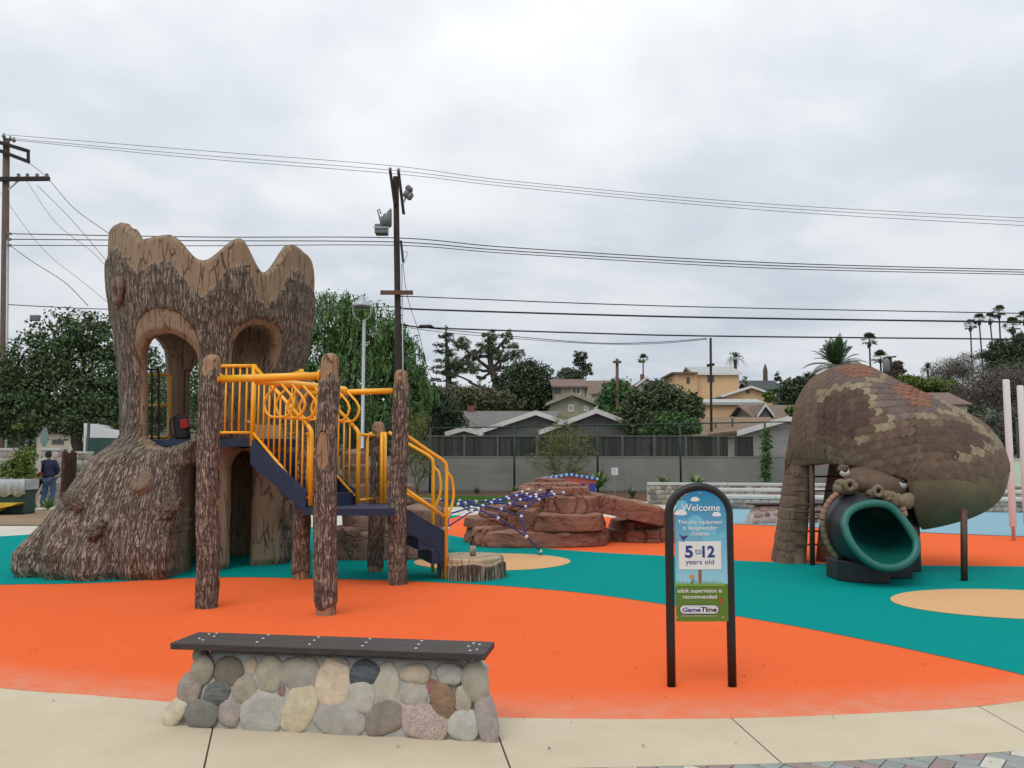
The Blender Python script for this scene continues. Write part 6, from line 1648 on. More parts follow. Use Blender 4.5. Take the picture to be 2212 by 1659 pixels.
longroof(h, 1515, 1651, 862, 870, 905, 78, 5, M_orst, M_paleroof, M_paleroof); window(h, 1602, 1626, 878, 892, 78, 0.10)
h = house('green_roof_house', 'dark green house with dark shingle roof beyond the apricot houses', 1645, 106)
longroof(h, 1597, 1696, 822, 841, 860, 105, 9, M_grn, M_dkroof); gable(h, (1601, 826), (1588, 842), (1616, 843), 860, 104, 4, M_grn, M_dkroof, M_trim, 0.3, 0.2); window(h, 1660, 1668, 846, 851, 105, 0.1)
h = house('brown_roof_house', 'house with dark brown roof and a steep white-edged dormer', 1690, 67)
longroof(h, 1625, 1790, 875, 902, 950, 64, 8, M_grey, M_brownroof); gable(h, (1652, 876), (1634, 902), (1672, 902), 950, 63.5, 4, M_grey, M_brownroof, M_trim, 0.2, 0.2)
h = house('tan_roof_house', 'long low house with a tan shingle roof behind the board fence', 1590, 52)
longroof(h, 1478, 1716, 901, 944, 1000, 49, 9, M_crst, M_tanroof)
for px, py in ((1546, 926), (1582, 912)): p = P(px, py, 51); MB().lathe(p, [(0.07, -0.3), (0.07, 0.25), (0.1, 0.26), (0.1, 0.32)], 10).build('vent_pipe', M_galv, h, True)
h = house('siding_house', 'grey clapboard gable with white barge boards just over the grey wall', 1697, 42.5)
gable(h, (1697, 907), (1588, 938), (1806, 938), 1000, 42.5, 6, M_whst, M_tanroof, M_trim, 0.35, 0.25)
M_clap = mat('grey_clapboard', (0.36, 0.355, 0.33), (0.31, 0.305, 0.285), 3, 0.85)
clap = thing_part('clapboards', h, (P(1697, 960, 42.5).x, 42.45, 1.5))
for k in range(16):
    y0_ = 922 + k * 4.1; p = P(1697, 907, 42.5); hwid = min(1.0, (y0_ - 907) / 31.0) * (P(1806, 938, 42.5).x - p.x) - 0.4
    a_, b_ = P(1697, y0_ + 4.1, 42.46), P(1697, y0_, 42.46)
    MB().prism([(p.x - hwid, 42.47, a_.z), (p.x - hwid, 42.42, a_.z), (p.x - hwid, 42.46, b_.z), (p.x - hwid, 42.49, b_.z)], (2 * hwid, 0, 0)).build('clapboard', M_clap, clap)
h = house('hill_house', 'dark brown roofed house half hidden by shrubs on the right hillside', 2053, 72)
longroof(h, 2010, 2096, 848, 872, 905, 72, 7, M_crst, M_brownroof)
h = house('white_house', 'cream house with one dark window behind the stone gate pillars', 128, 52)
longroof(h, 70, 190, 905, 928, 975, 52, 8, M_crst, M_greyroof); window(h, 112, 138, 949, 960, 52, 0.08, M_grey)

# ================================================================== LEFT GATE AREA
gd = 28.6
def pil(px0, px1, ytop, d, lb):
    a, b_ = P(px0, ytop, d), P(px1, ytop, d)
    return stone_wall('stone_pillar', lb, (a.x, d, 0), (b_.x, d, 0), 0, a.z, 'pillar', 'cobble gate pillars', 8, 0.5, 0.115, palette=[(150,142,130),(170,160,148),(135,128,118),(160,140,125),(185,178,165)])
pil(-30, 30, 968, gd, 'cobble gate pillar at the far left edge, behind the young tree')
pil(89, 134, 968, gd - 0.3, 'cobble gate pillar just behind the person in navy')
pil(157, 190, 975, gd + 0.6, 'cobble pillar right of the brown gate, beside the green fence post')
gt = thing('wooden_gate', 'rusty brown plank gate standing ajar between the cobble pillars', 'gate', (P(150, 1030, gd).x, gd, 0))
M_gate = mat('rusty_brown_wood', (0.085, 0.035, 0.024), (0.05, 0.022, 0.016), 8, 0.8, 0.3, 30, rnd=0.2)
for k in range(7):
    p = P(136 + k * 4.6, 980, gd - 0.4 + 0.12 * k); MB().box((p.x - 0.032, gd - 0.4 + 0.12 * k, 0.1), (p.x + 0.03, gd - 0.37 + 0.12 * k, 1.76 + 0.06 * math.sin(k * 1.7))).build('plank', M_gate, gt)
for z in (0.4, 1.4): MB().bar(tuple(P(135, 0, gd - 0.36).to_tuple()[:2]) + (z,), tuple(P(165, 0, gd + 0.36).to_tuple()[:2]) + (z,), 0.03, 0.08).build('gate_rail', M_gate, gt)
for k in range(8):
    pass
gf = thing('green_screen_fence', 'green screened fence with a tall dark post left of the trunk tower', 'fence', (P(215, 1000, 30).x, 30, 0))
M_scr = mat('green_screen', (0.035, 0.085, 0.075), (0.025, 0.06, 0.055), 3, 0.8, 0.3, 60)
a_, b_ = P(183, 1060, 31), P(330, 946, 31); MB().box((a_.x, 31, 0), (b_.x, 31.03, b_.z)).build('screen', M_scr, gf)
p = P(192, 912, 30.6); MB().tube([(p.x, 30.6, 0), (p.x, 30.6, p.z)], 0.055, 8).build('post', M_green, gf, True)
p = P(184, 940, 31.1); MB().tube([(p.x, 31.1, 0), (p.x, 31.1, p.z)], 0.04, 8).build('post', M_galv, gf, True)
aw = thing('white_awning', 'white curved canvas awning above the green screened fence', 'awning', (P(215, 930, 33).x, 33, 0))
M_canv = mat('white_canvas', (0.66, 0.68, 0.68), (0.58, 0.60, 0.60), 1.5, 0.7)
q = [P(181, 945, 33), P(181, 914, 33), P(205, 917, 33), P(212, 925, 33), P(260, 932, 33), P(260, 946, 33)]
MB().prism(q, (0, 1.4, 0)).build('canopy', M_canv, aw)
for px in (184, 258): p = P(px, 945, 33.5); MB().tube([(p.x, 33.5, 0), (p.x, 33.5, p.z)], 0.04, 6).build('leg', M_galv, aw)
# trash / recycling box with plastic sheet and yellow scoop seat
td = 23.9; tb = thing('wrapped_bin', 'dark green box wrapped in clear plastic with a curved yellow seat in front', 'bin', (P(25, 1100, td).x, td, 0))
M_dg = mat('bottle_green_metal', (0.008, 0.05, 0.038), None, 5, 0.5); M_plas = mat('cloudy_plastic', (0.30, 0.34, 0.36), (0.46, 0.50, 0.52), 6, 0.3, 0.7, 9, dist=0.03); M_ly = mat('lemon_yellow', (0.72, 0.46, 0.03), None, 4, 0.5)
a_, b_ = P(-30, 1110, td), P(53, 1058, td); bevel(MB().box((a_.x, td, 0), (b_.x, td + 0.6, b_.z)).build('box', M_dg, tb), 0.03)
a2, b2 = P(-32, 1062, td - 0.05), P(56, 1036, td - 0.05)
vv = []; 
for i in range(20):
    x = a2.x + (b2.x - a2.x) * i / 19
    for k, z in enumerate((b2.z, b2.z - 0.15, a2.z - 0.10 * abs(math.sin(i * 0.5)) - 0.05)): vv.append((x, td - 0.06 + 0.03 * math.sin(i * 1.9 + k), z))
ff = [(i*3+k, (i+1)*3+k, (i+1)*3+k+1, i*3+k+1) for i in range(19) for k in range(2)]
o = obj('plastic_sheet', vv, ff, M_plas, tb, True); so = o.modifiers.new('s', 'SOLIDIFY'); so.thickness = 0.01
MB().box((a2.x, td - 0.04, b_.z), (b2.x, td + 0.62, b2.z)).build('lid', M_plas, tb)
q = [P(-30, 1086, td - 0.1), P(52, 1086, td - 0.1), P(40, 1091, td - 0.1), P(15, 1096, td - 0.1), P(-5, 1108, td - 0.1), P(-30, 1112, td - 0.1)]
MB().prism([(p.x, td - 0.42, p.z) for p in q], (0, 0.4, 0)).build('seat', M_ly, tb)
# road sign seen from behind
rd_ = 31.0; rsn = thing('road_sign', 'back of an octagonal road sign on a thin pole near the gate', 'sign', (P(97, 1000, rd_).x, rd_, 0))
p = P(97, 945, rd_); MB().tube([(p.x, rd_, 0), (p.x, rd_, p.z + 0.3)], 0.03, 8).build('pole', M_galv, rsn, True)
MB().prism([p + Vector((0.15 * math.cos(t), -0.04, 0.36 * math.sin(t))) for t in np.linspace(math.pi / 8, 2 * math.pi + math.pi / 8, 9)[:-1]], (0, 0.01, 0)).build('plate', mat('sign_back', (0.16, 0.24, 0.24), None, 5, 0.5), rsn)
# ================================================================== UTILITY POLES AND WIRES
M_pole = mat('creosoted_pole', (0.040, 0.024, 0.020), (0.022, 0.015, 0.013), 3, 0.9, 0.4, 20, stretch=(6, 6, 1)); M_pole2 = mat('weathered_pole', (0.14, 0.09, 0.07), (0.09, 0.06, 0.05), 3, 0.9, 0.4, 20, stretch=(6, 6, 1)); M_arm = mat('cross_arm_wood', (0.16, 0.075, 0.04), (0.10, 0.05, 0.03), 6, 0.9, 0.3, 20); M_darkarm = mat('dark_arm', (0.03, 0.022, 0.02), None, 6, 0.9)
M_ins = mat('grey_porcelain', (0.15, 0.16, 0.17), None, 8, 0.4); M_wire = mat('black_cable', (0.012, 0.012, 0.014), None, 5, 0.6)
PD = 41.0
up = thing('utility_pole', 'tall dark utility pole with transformer behind the play stairs', 'utility pole', (P(863, 900, PD).x, PD, 0))
a_, b_ = P(864, 1000, PD), P(855, 382, PD)
MB().tube([(a_.x, PD, 0), (a_.x, PD, a_.z), b_], [0.19, 0.17, 0.14], 12).build('shaft', M_pole, up, True)
MB().tube([(a_.x + 0.20, PD - 0.05, 0), (a_.x + 0.19, PD - 0.05, a_.z), P(868, 570, PD - 0.05)], 0.03, 6).build('conduit', M_galv, up, True)
for (x0, y0, x1, y1) in ((843, 370, 853, 442), (861, 372, 872, 462)):
    MB().bar(P(x0, y0, PD - 0.2), P(x1, y1, PD - 0.2), 0.13, 0.2, (0, 1, 0)).build('top_arm', M_darkarm, up)
    p = P(x0, y0 - 4, PD - 0.2); MB().lathe(p, [(0.05, -0.12), (0.09, -0.04), (0.06, 0.0), (0.09, 0.05), (0.03, 0.1)], 10).build('insulator', M_ins, up, True)
MB().bar(P(822, 632, PD - 0.25), P(892, 632, PD - 0.25), 0.12, 0.2).build('cross_arm', M_arm, up)
MB().bar(P(866, 520, PD - 0.2), P(871, 566, PD - 0.2), 0.1, 0.14, (0, 1, 0)).build('side_arm', M_darkarm, up)
# switch gear box
c = P(834, 490, PD - 0.3)
bevel(MB().box((P(820, 1, PD).x, PD - 0.6, P(1, 510, PD).z), (P(846, 1, PD).x, PD, P(1, 490, PD).z)).build('transformer', M_ins, up), 0.03)
MB().box((P(818, 1, PD).x, PD - 0.65, P(1, 500, PD).z), (P(850, 1, PD).x, PD - 0.62, P(1, 497, PD).z)).build('bracket', M_galv, up)
for x, y0, y1, r in ((826, 492, 476, 0.13), (836, 490, 470, 0.2), (843, 488, 460, 0.07)): 
    p = P(x, y0, PD - 0.5); MB().lathe(p, [(r, 0), (r, P(x, y1, PD).z - p.z), (r * 0.4, P(x, y1 - 3, PD).z - p.z)], 10).build('bushing', M_ins, up, True)
for pts in ([(822, 480), (818, 462), (815, 455), (820, 452), (823, 462)], [(833, 472), (838, 458), (840, 455)]): MB().tube([P(x, y, PD - 0.5) for x, y in pts], 0.035, 6).build('cutout', M_ins, up, True)
for x, y in ((884, 408), (886, 424), (878, 418)):
    p = P(x, y, PD - 0.3); MB().lathe(p, [(0.05, -0.2), (0.14, -0.15), (0.15, 0.1), (0.05, 0.2)], 10, Vector((0.6, 0.2, 1 if y > 410 else -0.6))).build('fuse', M_ins, up, True)
MB().bar(P(870, 440, PD - 0.25), P(888, 405, PD - 0.25), 0.05, 0.1).build('fuse_arm', M_galv, up)
# left pole
LD = 41.0
lp_ = thing('utility_pole', 'weathered utility pole with two cross arms at the left edge', 'utility pole', (P(9, 900, LD).x, LD, 0))
a_, b_ = P(6, 960, LD), P(14, 300, LD)
MB().tube([(a_.x, LD, 0), (a_.x, LD, a_.z), b_], [0.21, 0.19, 0.15], 12).build('shaft', M_pole2, lp_, True)
MB().tube([(a_.x + 0.2, LD - 0.06, 0), (a_.x + 0.19, LD - 0.06, a_.z), P(16, 520, LD - 0.06)], 0.06, 8).build('conduit', M_galv, lp_, True)
MB().bar(P(-90, 388, LD - 0.2), P(107, 386, LD - 0.2), 0.14, 0.2).build('cross_arm', M_darkarm, lp_)
MB().bar(P(-10, 305, LD - 0.2), P(63, 327, LD - 0.2), 0.14, 0.16).build('cross_arm', M_darkarm, lp_); MB().bar(P(-10, 322, LD - 0.2), P(63, 350, LD - 0.2), 0.14, 0.16).build('cross_arm', M_darkarm, lp_); MB().bar(P(61, 325, LD - 0.2), P(61, 350, LD - 0.2), 0.12, 0.1).build('arm_tie', M_darkarm, lp_)
MB().bar(P(18, 410, LD - 0.15), P(40, 390, LD - 0.15), 0.03, 0.08).build('arm_brace', M_galv, lp_)
for x in (40, 59, 80, 101): MB().lathe(P(x, 383, LD - 0.2), [(0.05, -0.05), (0.11, 0.03), (0.06, 0.08), (0.1, 0.13), (0.03, 0.2)], 10).build('insulator', M_ins, lp_, True)
for x, y in ((8, 296), (22, 302), (30, 305)): MB().lathe(P(x, y, LD - 0.2), [(0.05, -0.05), (0.10, 0.03), (0.06, 0.1), (0.03, 0.2)], 10).build('insulator', M_ins, lp_, True)
for y in (505, 517, 530): MB().bar(P(16, y, LD - 0.15), P(24, y, LD - 0.15), 0.08, 0.12).build('spool', M_ins, lp_)
def wire(pts, r, lb, d0=PD, d1=PD, n=10, nm='power_line'):
    k = len(pts); q = [P(x, y, d0 + (d1 - d0) * i / (k - 1)) for i, (x, y) in enumerate(pts)]
    o = MB().tube(spline(q, n), r, 5).build(nm, M_wire)
    return tag(o, lb, 'cable', 'overhead cables')
wire([(12, 291), (430, 325), (846, 358), (1106, 391), (1650, 440), (2212, 471), (2400, 478)], 0.0125, 'topmost thin overhead wire running across the whole sky')
wire([(22, 299), (430, 335), (850, 368), (1106, 397.5), (1650, 447), (2212, 478.5), (2400, 486)], 0.0125, 'second wire from the top across the whole sky')
wire([(32, 303), (430, 342), (858, 376), (1106, 404), (1650, 454), (2212, 487.5), (2400, 496)], 0.0125, 'third wire from the top across the whole sky')
wire([(24, 505), (440, 512), (855, 514), (1106, 535), (1650, 567), (2212, 583), (2400, 588)], 0.024, 'upper of the three middle wires across the sky')
wire([(24, 517), (440, 520), (855, 523), (1106, 542), (1650, 573), (2212, 588), (2400, 592)], 0.024, 'middle one of the three middle wires across the sky')
wire([(24, 530), (440, 531), (855, 530), (1106, 548), (1650, 579), (2212, 593), (2400, 598)], 0.020, 'lowest of the three middle wires across the sky')
wire([(868, 641), (900, 641), (1250, 655), (1594, 665), (2212, 677), (2400, 680)], 0.026, 'medium cable leaving the wooden cross arm to the right')
wire([(866, 664), (900, 668), (1250, 679), (1594, 687), (2212, 696), (2400, 698)], 0.045, 'thickest black cable crossing the right half of the sky')
wire([(866, 700), (930, 708), (1250, 719), (1540, 726), (2212, 733), (2400, 735)], 0.038, 'lowest thick cable crossing the right half of the sky')
wire([(866, 703), (1000, 716), (1270, 740), (1420, 739), (1527, 731)], 0.018, 'thin sagging service wire ending at the slim far pole')
wire([(866, 706), (1000, 722), (1270, 742), (1420, 742), (1527, 733)], 0.014, 'lower thin sagging service wire beside its twin')
wire([(18, 658), (130, 664), (245, 668), (560, 672), (700, 668), (866, 662)], 0.022, 'lower cable from the left pole running behind the trunk tower')
wire([(60, 350), (101, 383), (160, 450), (240, 508), (300, 560)], 0.014, 'steep wire dropping from the end of the left cross arm', LD, 34)
wire([(80, 400), (150, 470), (240, 575), (270, 610)], 0.012, 'middle steep wire dropping from the left cross arm', LD, 34)
wire([(58, 392), (120, 480), (200, 545), (240, 590)], 0.010, 'thin steep wire nearest the left pole', LD, 34)
wire([(24, 532), (70, 565), (140, 610), (190, 660)], 0.016, 'slanting wire from the left pole into the oak tree', LD, 36)
wire([(0, 415), (90, 535), (180, 610), (235, 655)], 0.009, 'faint slanting wire left of the trunk tower', LD, 35)
wire([(869, 560), (880, 640), (905, 720), (925, 800), (960, 860), (1035, 925)], 0.014, 'long guy wire slanting down from the tall pole to the grey roof', PD, 46)
wire([(872, 570), (880, 545), (870, 545)], 0.012, 'short jumper loop on the tall pole below its side arm', PD - 0.2, PD - 0.2)
o = MB().tube([P(900, 708, PD), P(908, 705.5, PD), P(930, 705, PD), P(940, 708, PD)], [0.01, 0.09, 0.09, 0.01], 8).build('cable_splice', M_wire, None, True); tag(o, 'black spindle-shaped splice hanging on the lowest thick cable', 'cable splice')
# small drum on the left cable
p = P(76, 686, 40); o = bevel(MB().box((p.x - 0.22, 39.9, p.z - 0.16), (p.x + 0.22, 40.1, p.z + 0.12)).build('cable_amplifier', M_ins, None), 0.04); tag(o, 'small grey amplifier box hanging on the cable above the oak', 'cable box')
# far poles
def farpole(px, yt, yb, d, r, lb, m, arm=None):
    p, q = P(px, yb, d), P(px, yt, d); z0 = Tz(p.x, d)
    t = thing('far_utility_pole', lb, 'utility pole', (p.x, d, z0), 'distant utility poles')
    MB().tube([(p.x, d, min(z0, p.z)), q], [r * 1.15, r], 8).build('shaft', m, t, True)
    if arm: MB().bar(P(px - arm[0], arm[1], d - 0.15), P(px + arm[0], arm[1] + arm[2], d - 0.15), 0.1, 0.16).build('cross_arm', m, t)
    return t
farpole(1333, 775, 890, 56, 0.10, 'brown pole rising between the sage house and the green tree', M_pole2, (9, 782, 0))
farpole(1535, 730, 905, 50, 0.07, 'slim dark pole with a short cross arm in front of the apricot houses', M_pole, (8, 790, -3))
t = farpole(1922, 770, 830, 90, 0.22, 'dark pole with a pale transformer above the snake', M_pole, (14, 774, -4))
MB().lathe(P(1914, 790, 89.5), [(0.3, -0.7), (0.35, -0.6), (0.35, 0.6), (0.2, 0.7)], 10).build('transformer', M_ins, t, True)
# ================================================================== VEGETATION
def leaf_mat(name, c1, c2, c3=None, rough=0.6):
    b = NTB(name); t = b.n('Attribute', attribute_name='tone').outputs['Fac']; v = b.pos()
    c = b.mix(t, c2, c1)
    if c3: c = b.mix(b.rng(b.noise(v, 0.9, 3), 0.48, 0.66, 0, 0.75), c, c3)
    b.b.inputs['Subsurface Weight'].default_value = 0.0
    return b.done(c, rough, 0, 0.25)
M_trunk = mat('tree_bark', (0.085, 0.065, 0.05), (0.05, 0.038, 0.03), 5, 0.95, 0.6, 18, stretch=(4, 4, 1))
def leaf_quads(pos, nrm, size, asp, g):
    n = len(pos)
    t = np.cross(nrm, g.normal(size=(n, 3))); t /= np.linalg.norm(t, axis=1)[:, None] + 1e-9
    s = np.cross(nrm, t)
    L_ = (size * g.uniform(0.65, 1.35, n))[:, None]; W_ = L_ * asp
    V = np.empty((n, 4, 3)); V[:, 0] = pos - t * L_ * 0.5; V[:, 1] = pos + s * W_ * 0.5 + nrm * L_ * 0.07; V[:, 2] = pos + t * L_ * 0.5; V[:, 3] = pos - s * W_ * 0.5 + nrm * L_ * 0.07
    return V
def crown_obj(name, parent, V, m, tone):
    n = len(V)
    o = woff(parent) if parent is not None else Vector((0, 0, 0))
    me = mesh(name, (V.reshape(-1, 3) - np.array(o)), np.arange(4 * n).reshape(n, 4), m)
    a = me.attributes.new('tone', 'FLOAT', 'POINT'); a.data.foreach_set('value', np.repeat(tone, 4).astype(np.float32))
    return link(name, me, parent)
def blob_leaves(blobs, n, size, asp, seed, clump=0.26, per=26, droop=0.0, hollow=0.45):
    """blobs: (centre, (rx, ry, rz)); leaves in small clumps spread through the outer part of each blob"""
    g = np.random.default_rng(seed); vol = np.array([b[1][0] * b[1][2] for b in blobs]); vol = vol / vol.sum()
    P_, N_, T_ = [], [], []
    for (c, r), w_ in zip(blobs, vol):
        m = max(2, int(n * w_ / per)); r = np.array(r); c = np.array(c)
        d = g.normal(size=(m, 3)); d /= np.linalg.norm(d, axis=1)[:, None]
        lump = 1 + 0.28 * (fbm(d[:, 0] * 2.2 + seed, d[:, 1] * 2.2 + 7, d[:, 2] * 2.2 + 3, 2, seed) - 0.5) * 2
        rad = (hollow + (1 - hollow) * g.random(m) ** 0.55) * lump
        cc = c + d * r * rad[:, None]
        cr_ = clump * r.mean() * g.uniform(0.55, 1.25, m)
        k = g.integers(int(per * 0.5), int(per * 1.5), m); idx = np.repeat(np.arange(m), k)
        off = np.clip(g.normal(size=(len(idx), 3)), -1.5, 1.5) * cr_[idx][:, None] * np.array([1, 1, 0.62])
        p = cc[idx] + off
        if droop: p[:, 2] -= droop * g.random(len(p)) * np.abs(off[:, 0] + off[:, 1])
        nn = g.normal(size=(len(idx), 3)) * 0.8 + d[idx] * 0.5 + np.array([0, 0, 0.5]); nn /= np.linalg.norm(nn, axis=1)[:, None]
        P_.append(p); N_.append(nn); T_.append(np.clip(0.5 * g.random(m)[idx] + 0.5 * g.random(len(idx)), 0, 1))
    p, nn, t = np.concatenate(P_), np.concatenate(N_), np.concatenate(T_)
    return leaf_quads(p, nn, size, asp, g), t
def PB(px, py, rx, ry, d, rd=None):
    c = P(px, py, d); k = d / FPX; return (c, (rx * k, (rd or rx * k * 0.9), ry * k))
def limb(mb, a, b, r0, r1, seed, bend=0.12, n=6):
    rs_ = random.Random(seed); a, b = Vector(a), Vector(b); L_ = (b - a).length
    pts = [a.lerp(b, t / n) + (Vector((rs_.uniform(-1, 1), rs_.uniform(-1, 1), rs_.uniform(-0.4, 0.4))) * L_ * bend * math.sin(math.pi * t / n)) for t in range(n + 1)]
    mb.tube(pts, [r0 + (r1 - r0) * t / n for t in range(n + 1)], 7, True); return pts
def tree(name, label, base, trunk_top, r, blobs, n, size, m, seed, asp=0.5, cat='tree', group=None, clump=0.26, per=26, limbs=None, trunk_m=None, hollow=0.45, nlimb=None, droop=0.0):
    b = Vector(base); t = thing(name, label, cat, b, group)
    mb = MB(); tt = Vector(trunk_top)
    limb(mb, b - Vector((0, 0, 0.1)), tt, r, r * 0.7, seed, 0.05)
    for i, (c, rr) in enumerate(blobs[:nlimb] if nlimb else blobs):
        e_ = Vector(c) + Vector((0, 0, -rr[2] * 0.2)); pts = limb(mb, tt, e_, r * 0.5, r * 0.14, seed + i + 1, 0.14)
        for k in range(3):
            rs_ = random.Random(seed * 31 + i * 7 + k); q = Vector(c) + Vector((rs_.uniform(-.8, .8) * rr[0], rs_.uniform(-.8, .8) * rr[1], rs_.uniform(-.3, .8) * rr[2])); limb(mb, pts[3 + k % 3], q, r * 0.2, r * 0.05, seed + 50 + i * 3 + k, 0.1, 4)
    mb.build('trunk', trunk_m or M_trunk, t, True)
    V, tone = blob_leaves(blobs, n, size, asp, seed, clump, per, droop, hollow)
    crown_obj('crown', t, V, m, tone)
    return t
ML_oak = leaf_mat('oak_leaf', (0.112, 0.184, 0.075), (0.041, 0.079, 0.037), (0.075, 0.085, 0.035))
ML_pep = leaf_mat('pepper_leaf', (0.144, 0.259, 0.075), (0.052, 0.115, 0.040))
ML_pine = leaf_mat('pine_needle', (0.142, 0.180, 0.076), (0.067, 0.095, 0.048))
ML_dark = leaf_mat('dark_leaf', (0.076, 0.118, 0.057), (0.034, 0.057, 0.032))
ML_mid = leaf_mat('mid_leaf', (0.120, 0.225, 0.068), (0.053, 0.112, 0.038))
ML_loq = leaf_mat('broad_leaf', (0.128, 0.168, 0.072), (0.045, 0.077, 0.038), (0.055, 0.085, 0.035))
ML_yel = leaf_mat('yellow_green_leaf', (0.20, 0.21, 0.055), (0.10, 0.125, 0.04))
ML_lime = leaf_mat('lime_leaf', (0.16, 0.22, 0.045), (0.08, 0.125, 0.03))
ML_twig = leaf_mat('grey_twig', (0.210, 0.175, 0.147), (0.105, 0.084, 0.073)); ML_palm = leaf_mat('palm_frond', (0.090, 0.158, 0.060), (0.045, 0.087, 0.038)); ML_skirt = leaf_mat('dead_frond', (0.17, 0.115, 0.065), (0.10, 0.07, 0.042)); ML_far = leaf_mat('far_leaf', (0.104, 0.142, 0.085), (0.067, 0.095, 0.067))

# big oak at the left
d = 35.0
tree('oak_tree', 'big dark oak filling the left side behind the gate', (P(178, 1000, d).x, d, 0), P(165, 930, d), 0.30,
     [PB(60, 800, 62, 62, d), PB(40, 875, 62, 55, d), PB(125, 735, 62, 62, d), PB(185, 720, 48, 48, d), PB(222, 745, 40, 55, d), PB(105, 845, 80, 65, d), PB(190, 830, 75, 70, d), PB(235, 880, 60, 60, d), PB(130, 905, 80, 42, d), PB(300, 800, 62, 55, d), PB(330, 870, 70, 60, d), PB(-20, 840, 60, 90, d), PB(40, 925, 60, 25, d)],
     30000, 0.17, ML_oak, 3, 0.55, clump=0.24, per=30, nlimb=9)
# pepper tree: weeping strands
def pepper(name, label, blobs, d, n, seed, base, r):
    t = thing(name, label, 'tree', base); mb = MB(); tt = Vector(base) + Vector((0, 0, 2.6)); limb(mb, base, tt, r, r * 0.8, seed, 0.05)
    for i, (c, rr) in enumerate(blobs): limb(mb, tt, Vector(c), r * 0.5, r * 0.12, seed + i, 0.15)
    mb.build('trunk', M_trunk, t, True)
    V1, t1 = blob_leaves(blobs, int(n * 1.25), 0.22, 0.34, seed, 0.17, 30, 0.9)
    g = np.random.default_rng(seed + 5); st_p, st_t = [], []
    for c, rr in blobs:
        m = int(n * 0.004 * rr[0] / 2.0) + 12
        dd = g.normal(size=(m, 3)); dd[:, 2] = np.abs(dd[:, 2]) * 0.9; dd /= np.linalg.norm(dd, axis=1)[:, None]
        p0 = np.array(c) + dd * np.array(rr) * g.uniform(0.75, 1.08, m)[:, None]
        for k in range(m):
            ln = g.uniform(0.5, 1.5) * rr[2] * 0.5; q = int(ln / 0.07); tz_ = np.linspace(0, 1, q)
            out_ = dd[k] * np.array([1, 1, 0]); path = p0[k] + np.outer(np.sqrt(tz_) * 0.35, out_) + np.outer(tz_, [0, 0, -ln]) + g.normal(size=(q, 3)) * 0.05
            st_p.append(path); st_t.append(np.full(q, g.random()))
    p = np.concatenate(st_p); tn = np.concatenate(st_t)
    nn = g.normal(size=p.shape); nn[:, 2] *= 0.3; nn /= np.linalg.norm(nn, axis=1)[:, None]
    up_ = np.tile([0, 0, 1.0], (len(p), 1)) + g.normal(size=p.shape) * 0.35; s = np.cross(nn, up_); s /= np.linalg.norm(s, axis=1)[:, None] + 1e-9; tv = np.cross(s, nn)
    L_ = g.uniform(0.12, 0.24, len(p))[:, None]; V2 = np.stack([p - tv * L_, p + s * L_ * 0.22, p + tv * L_, p - s * L_ * 0.22], 1)
    crown_obj('crown', t, np.concatenate([V1, V2]), ML_pep, np.concatenate([t1, tn * 0.8 + 0.2 * g.random(len(tn))]))
d = 45.0
pepper('pepper_tree', 'large weeping green pepper tree behind the lamp post', [PB(725, 690, 78, 62, d), PB(800, 725, 70, 72, d), PB(680, 770, 70, 80, d), PB(850, 790, 62, 78, d), PB(770, 810, 90, 80, d), PB(885, 850, 45, 70, d), PB(640, 850, 70, 80, d), PB(720, 890, 90, 60, d), PB(830, 900, 80, 55, d)], d, 26000, 11, Vector((P(760, 980, d).x, d, 0)), 0.42)
tree('leafy_tree', 'mid green tree seen through the arches of the trunk tower', (P(480, 980, 44).x, 44, 0), P(480, 900, 44), 0.25, [PB(430, 830, 70, 70, 44), PB(520, 840, 70, 80, 44), PB(590, 860, 50, 70, 44)], 9000, 0.20, ML_mid, 17)
tree('dark_shrub_tree', 'dark rounded shrub tree left of the long grey roof', (P(950, 960, 49).x, 49, 0), P(950, 925, 49), 0.18, [PB(950, 885, 42, 38, 49), PB(905, 870, 40, 50, 49), PB(980, 915, 30, 25, 49), PB(925, 920, 40, 30, 49)], 9000, 0.20, ML_dark, 23)
# thin araucaria-like conifer
d = 76; t = thing('thin_conifer', 'tall thin conifer with sparse tufted branches right of the pepper tree', 'tree', (P(968, 880, d).x, d, Tz(P(968, 880, d).x, d)))
mb = MB(); b0 = P(972, 900, d); mb.tube([(b0.x, d, Tz(b0.x, d)), P(972, 860, d), P(966, 780, d), P(963, 706, d)], [0.42, 0.34, 0.2, 0.06], 8)
g = np.random.default_rng(5); bl = [PB(963, 705, 8, 4, d)]
for k in range(20):
    y = 722 + k * 7.6; ln = (9 + k * 1.9) * g.uniform(0.6, 1.1); s = -1 if k % 2 else 1
    if s > 0: ln *= 0.6
    a_ = P(964 + (y - 706) * 0.05, y, d); e_ = P(964 + s * ln, y + g.uniform(-4, 4), d + g.uniform(-1, 1)); mb.tube([a_, a_.lerp(e_, 0.5) + Vector((0, 0, -0.15)), e_], [0.07, 0.05, 0.02], 5)
    for q in (0.45, 0.75, 1.0): p = a_.lerp(e_, q); bl.append((p, (0.55, 0.5, 0.16)))
mb.build('trunk', M_trunk, t, True); V, tn = blob_leaves(bl, 3000, 0.26, 0.32, 6, 0.35, 12, hollow=0.1); crown_obj('crown', t, V, ML_dark, tn)
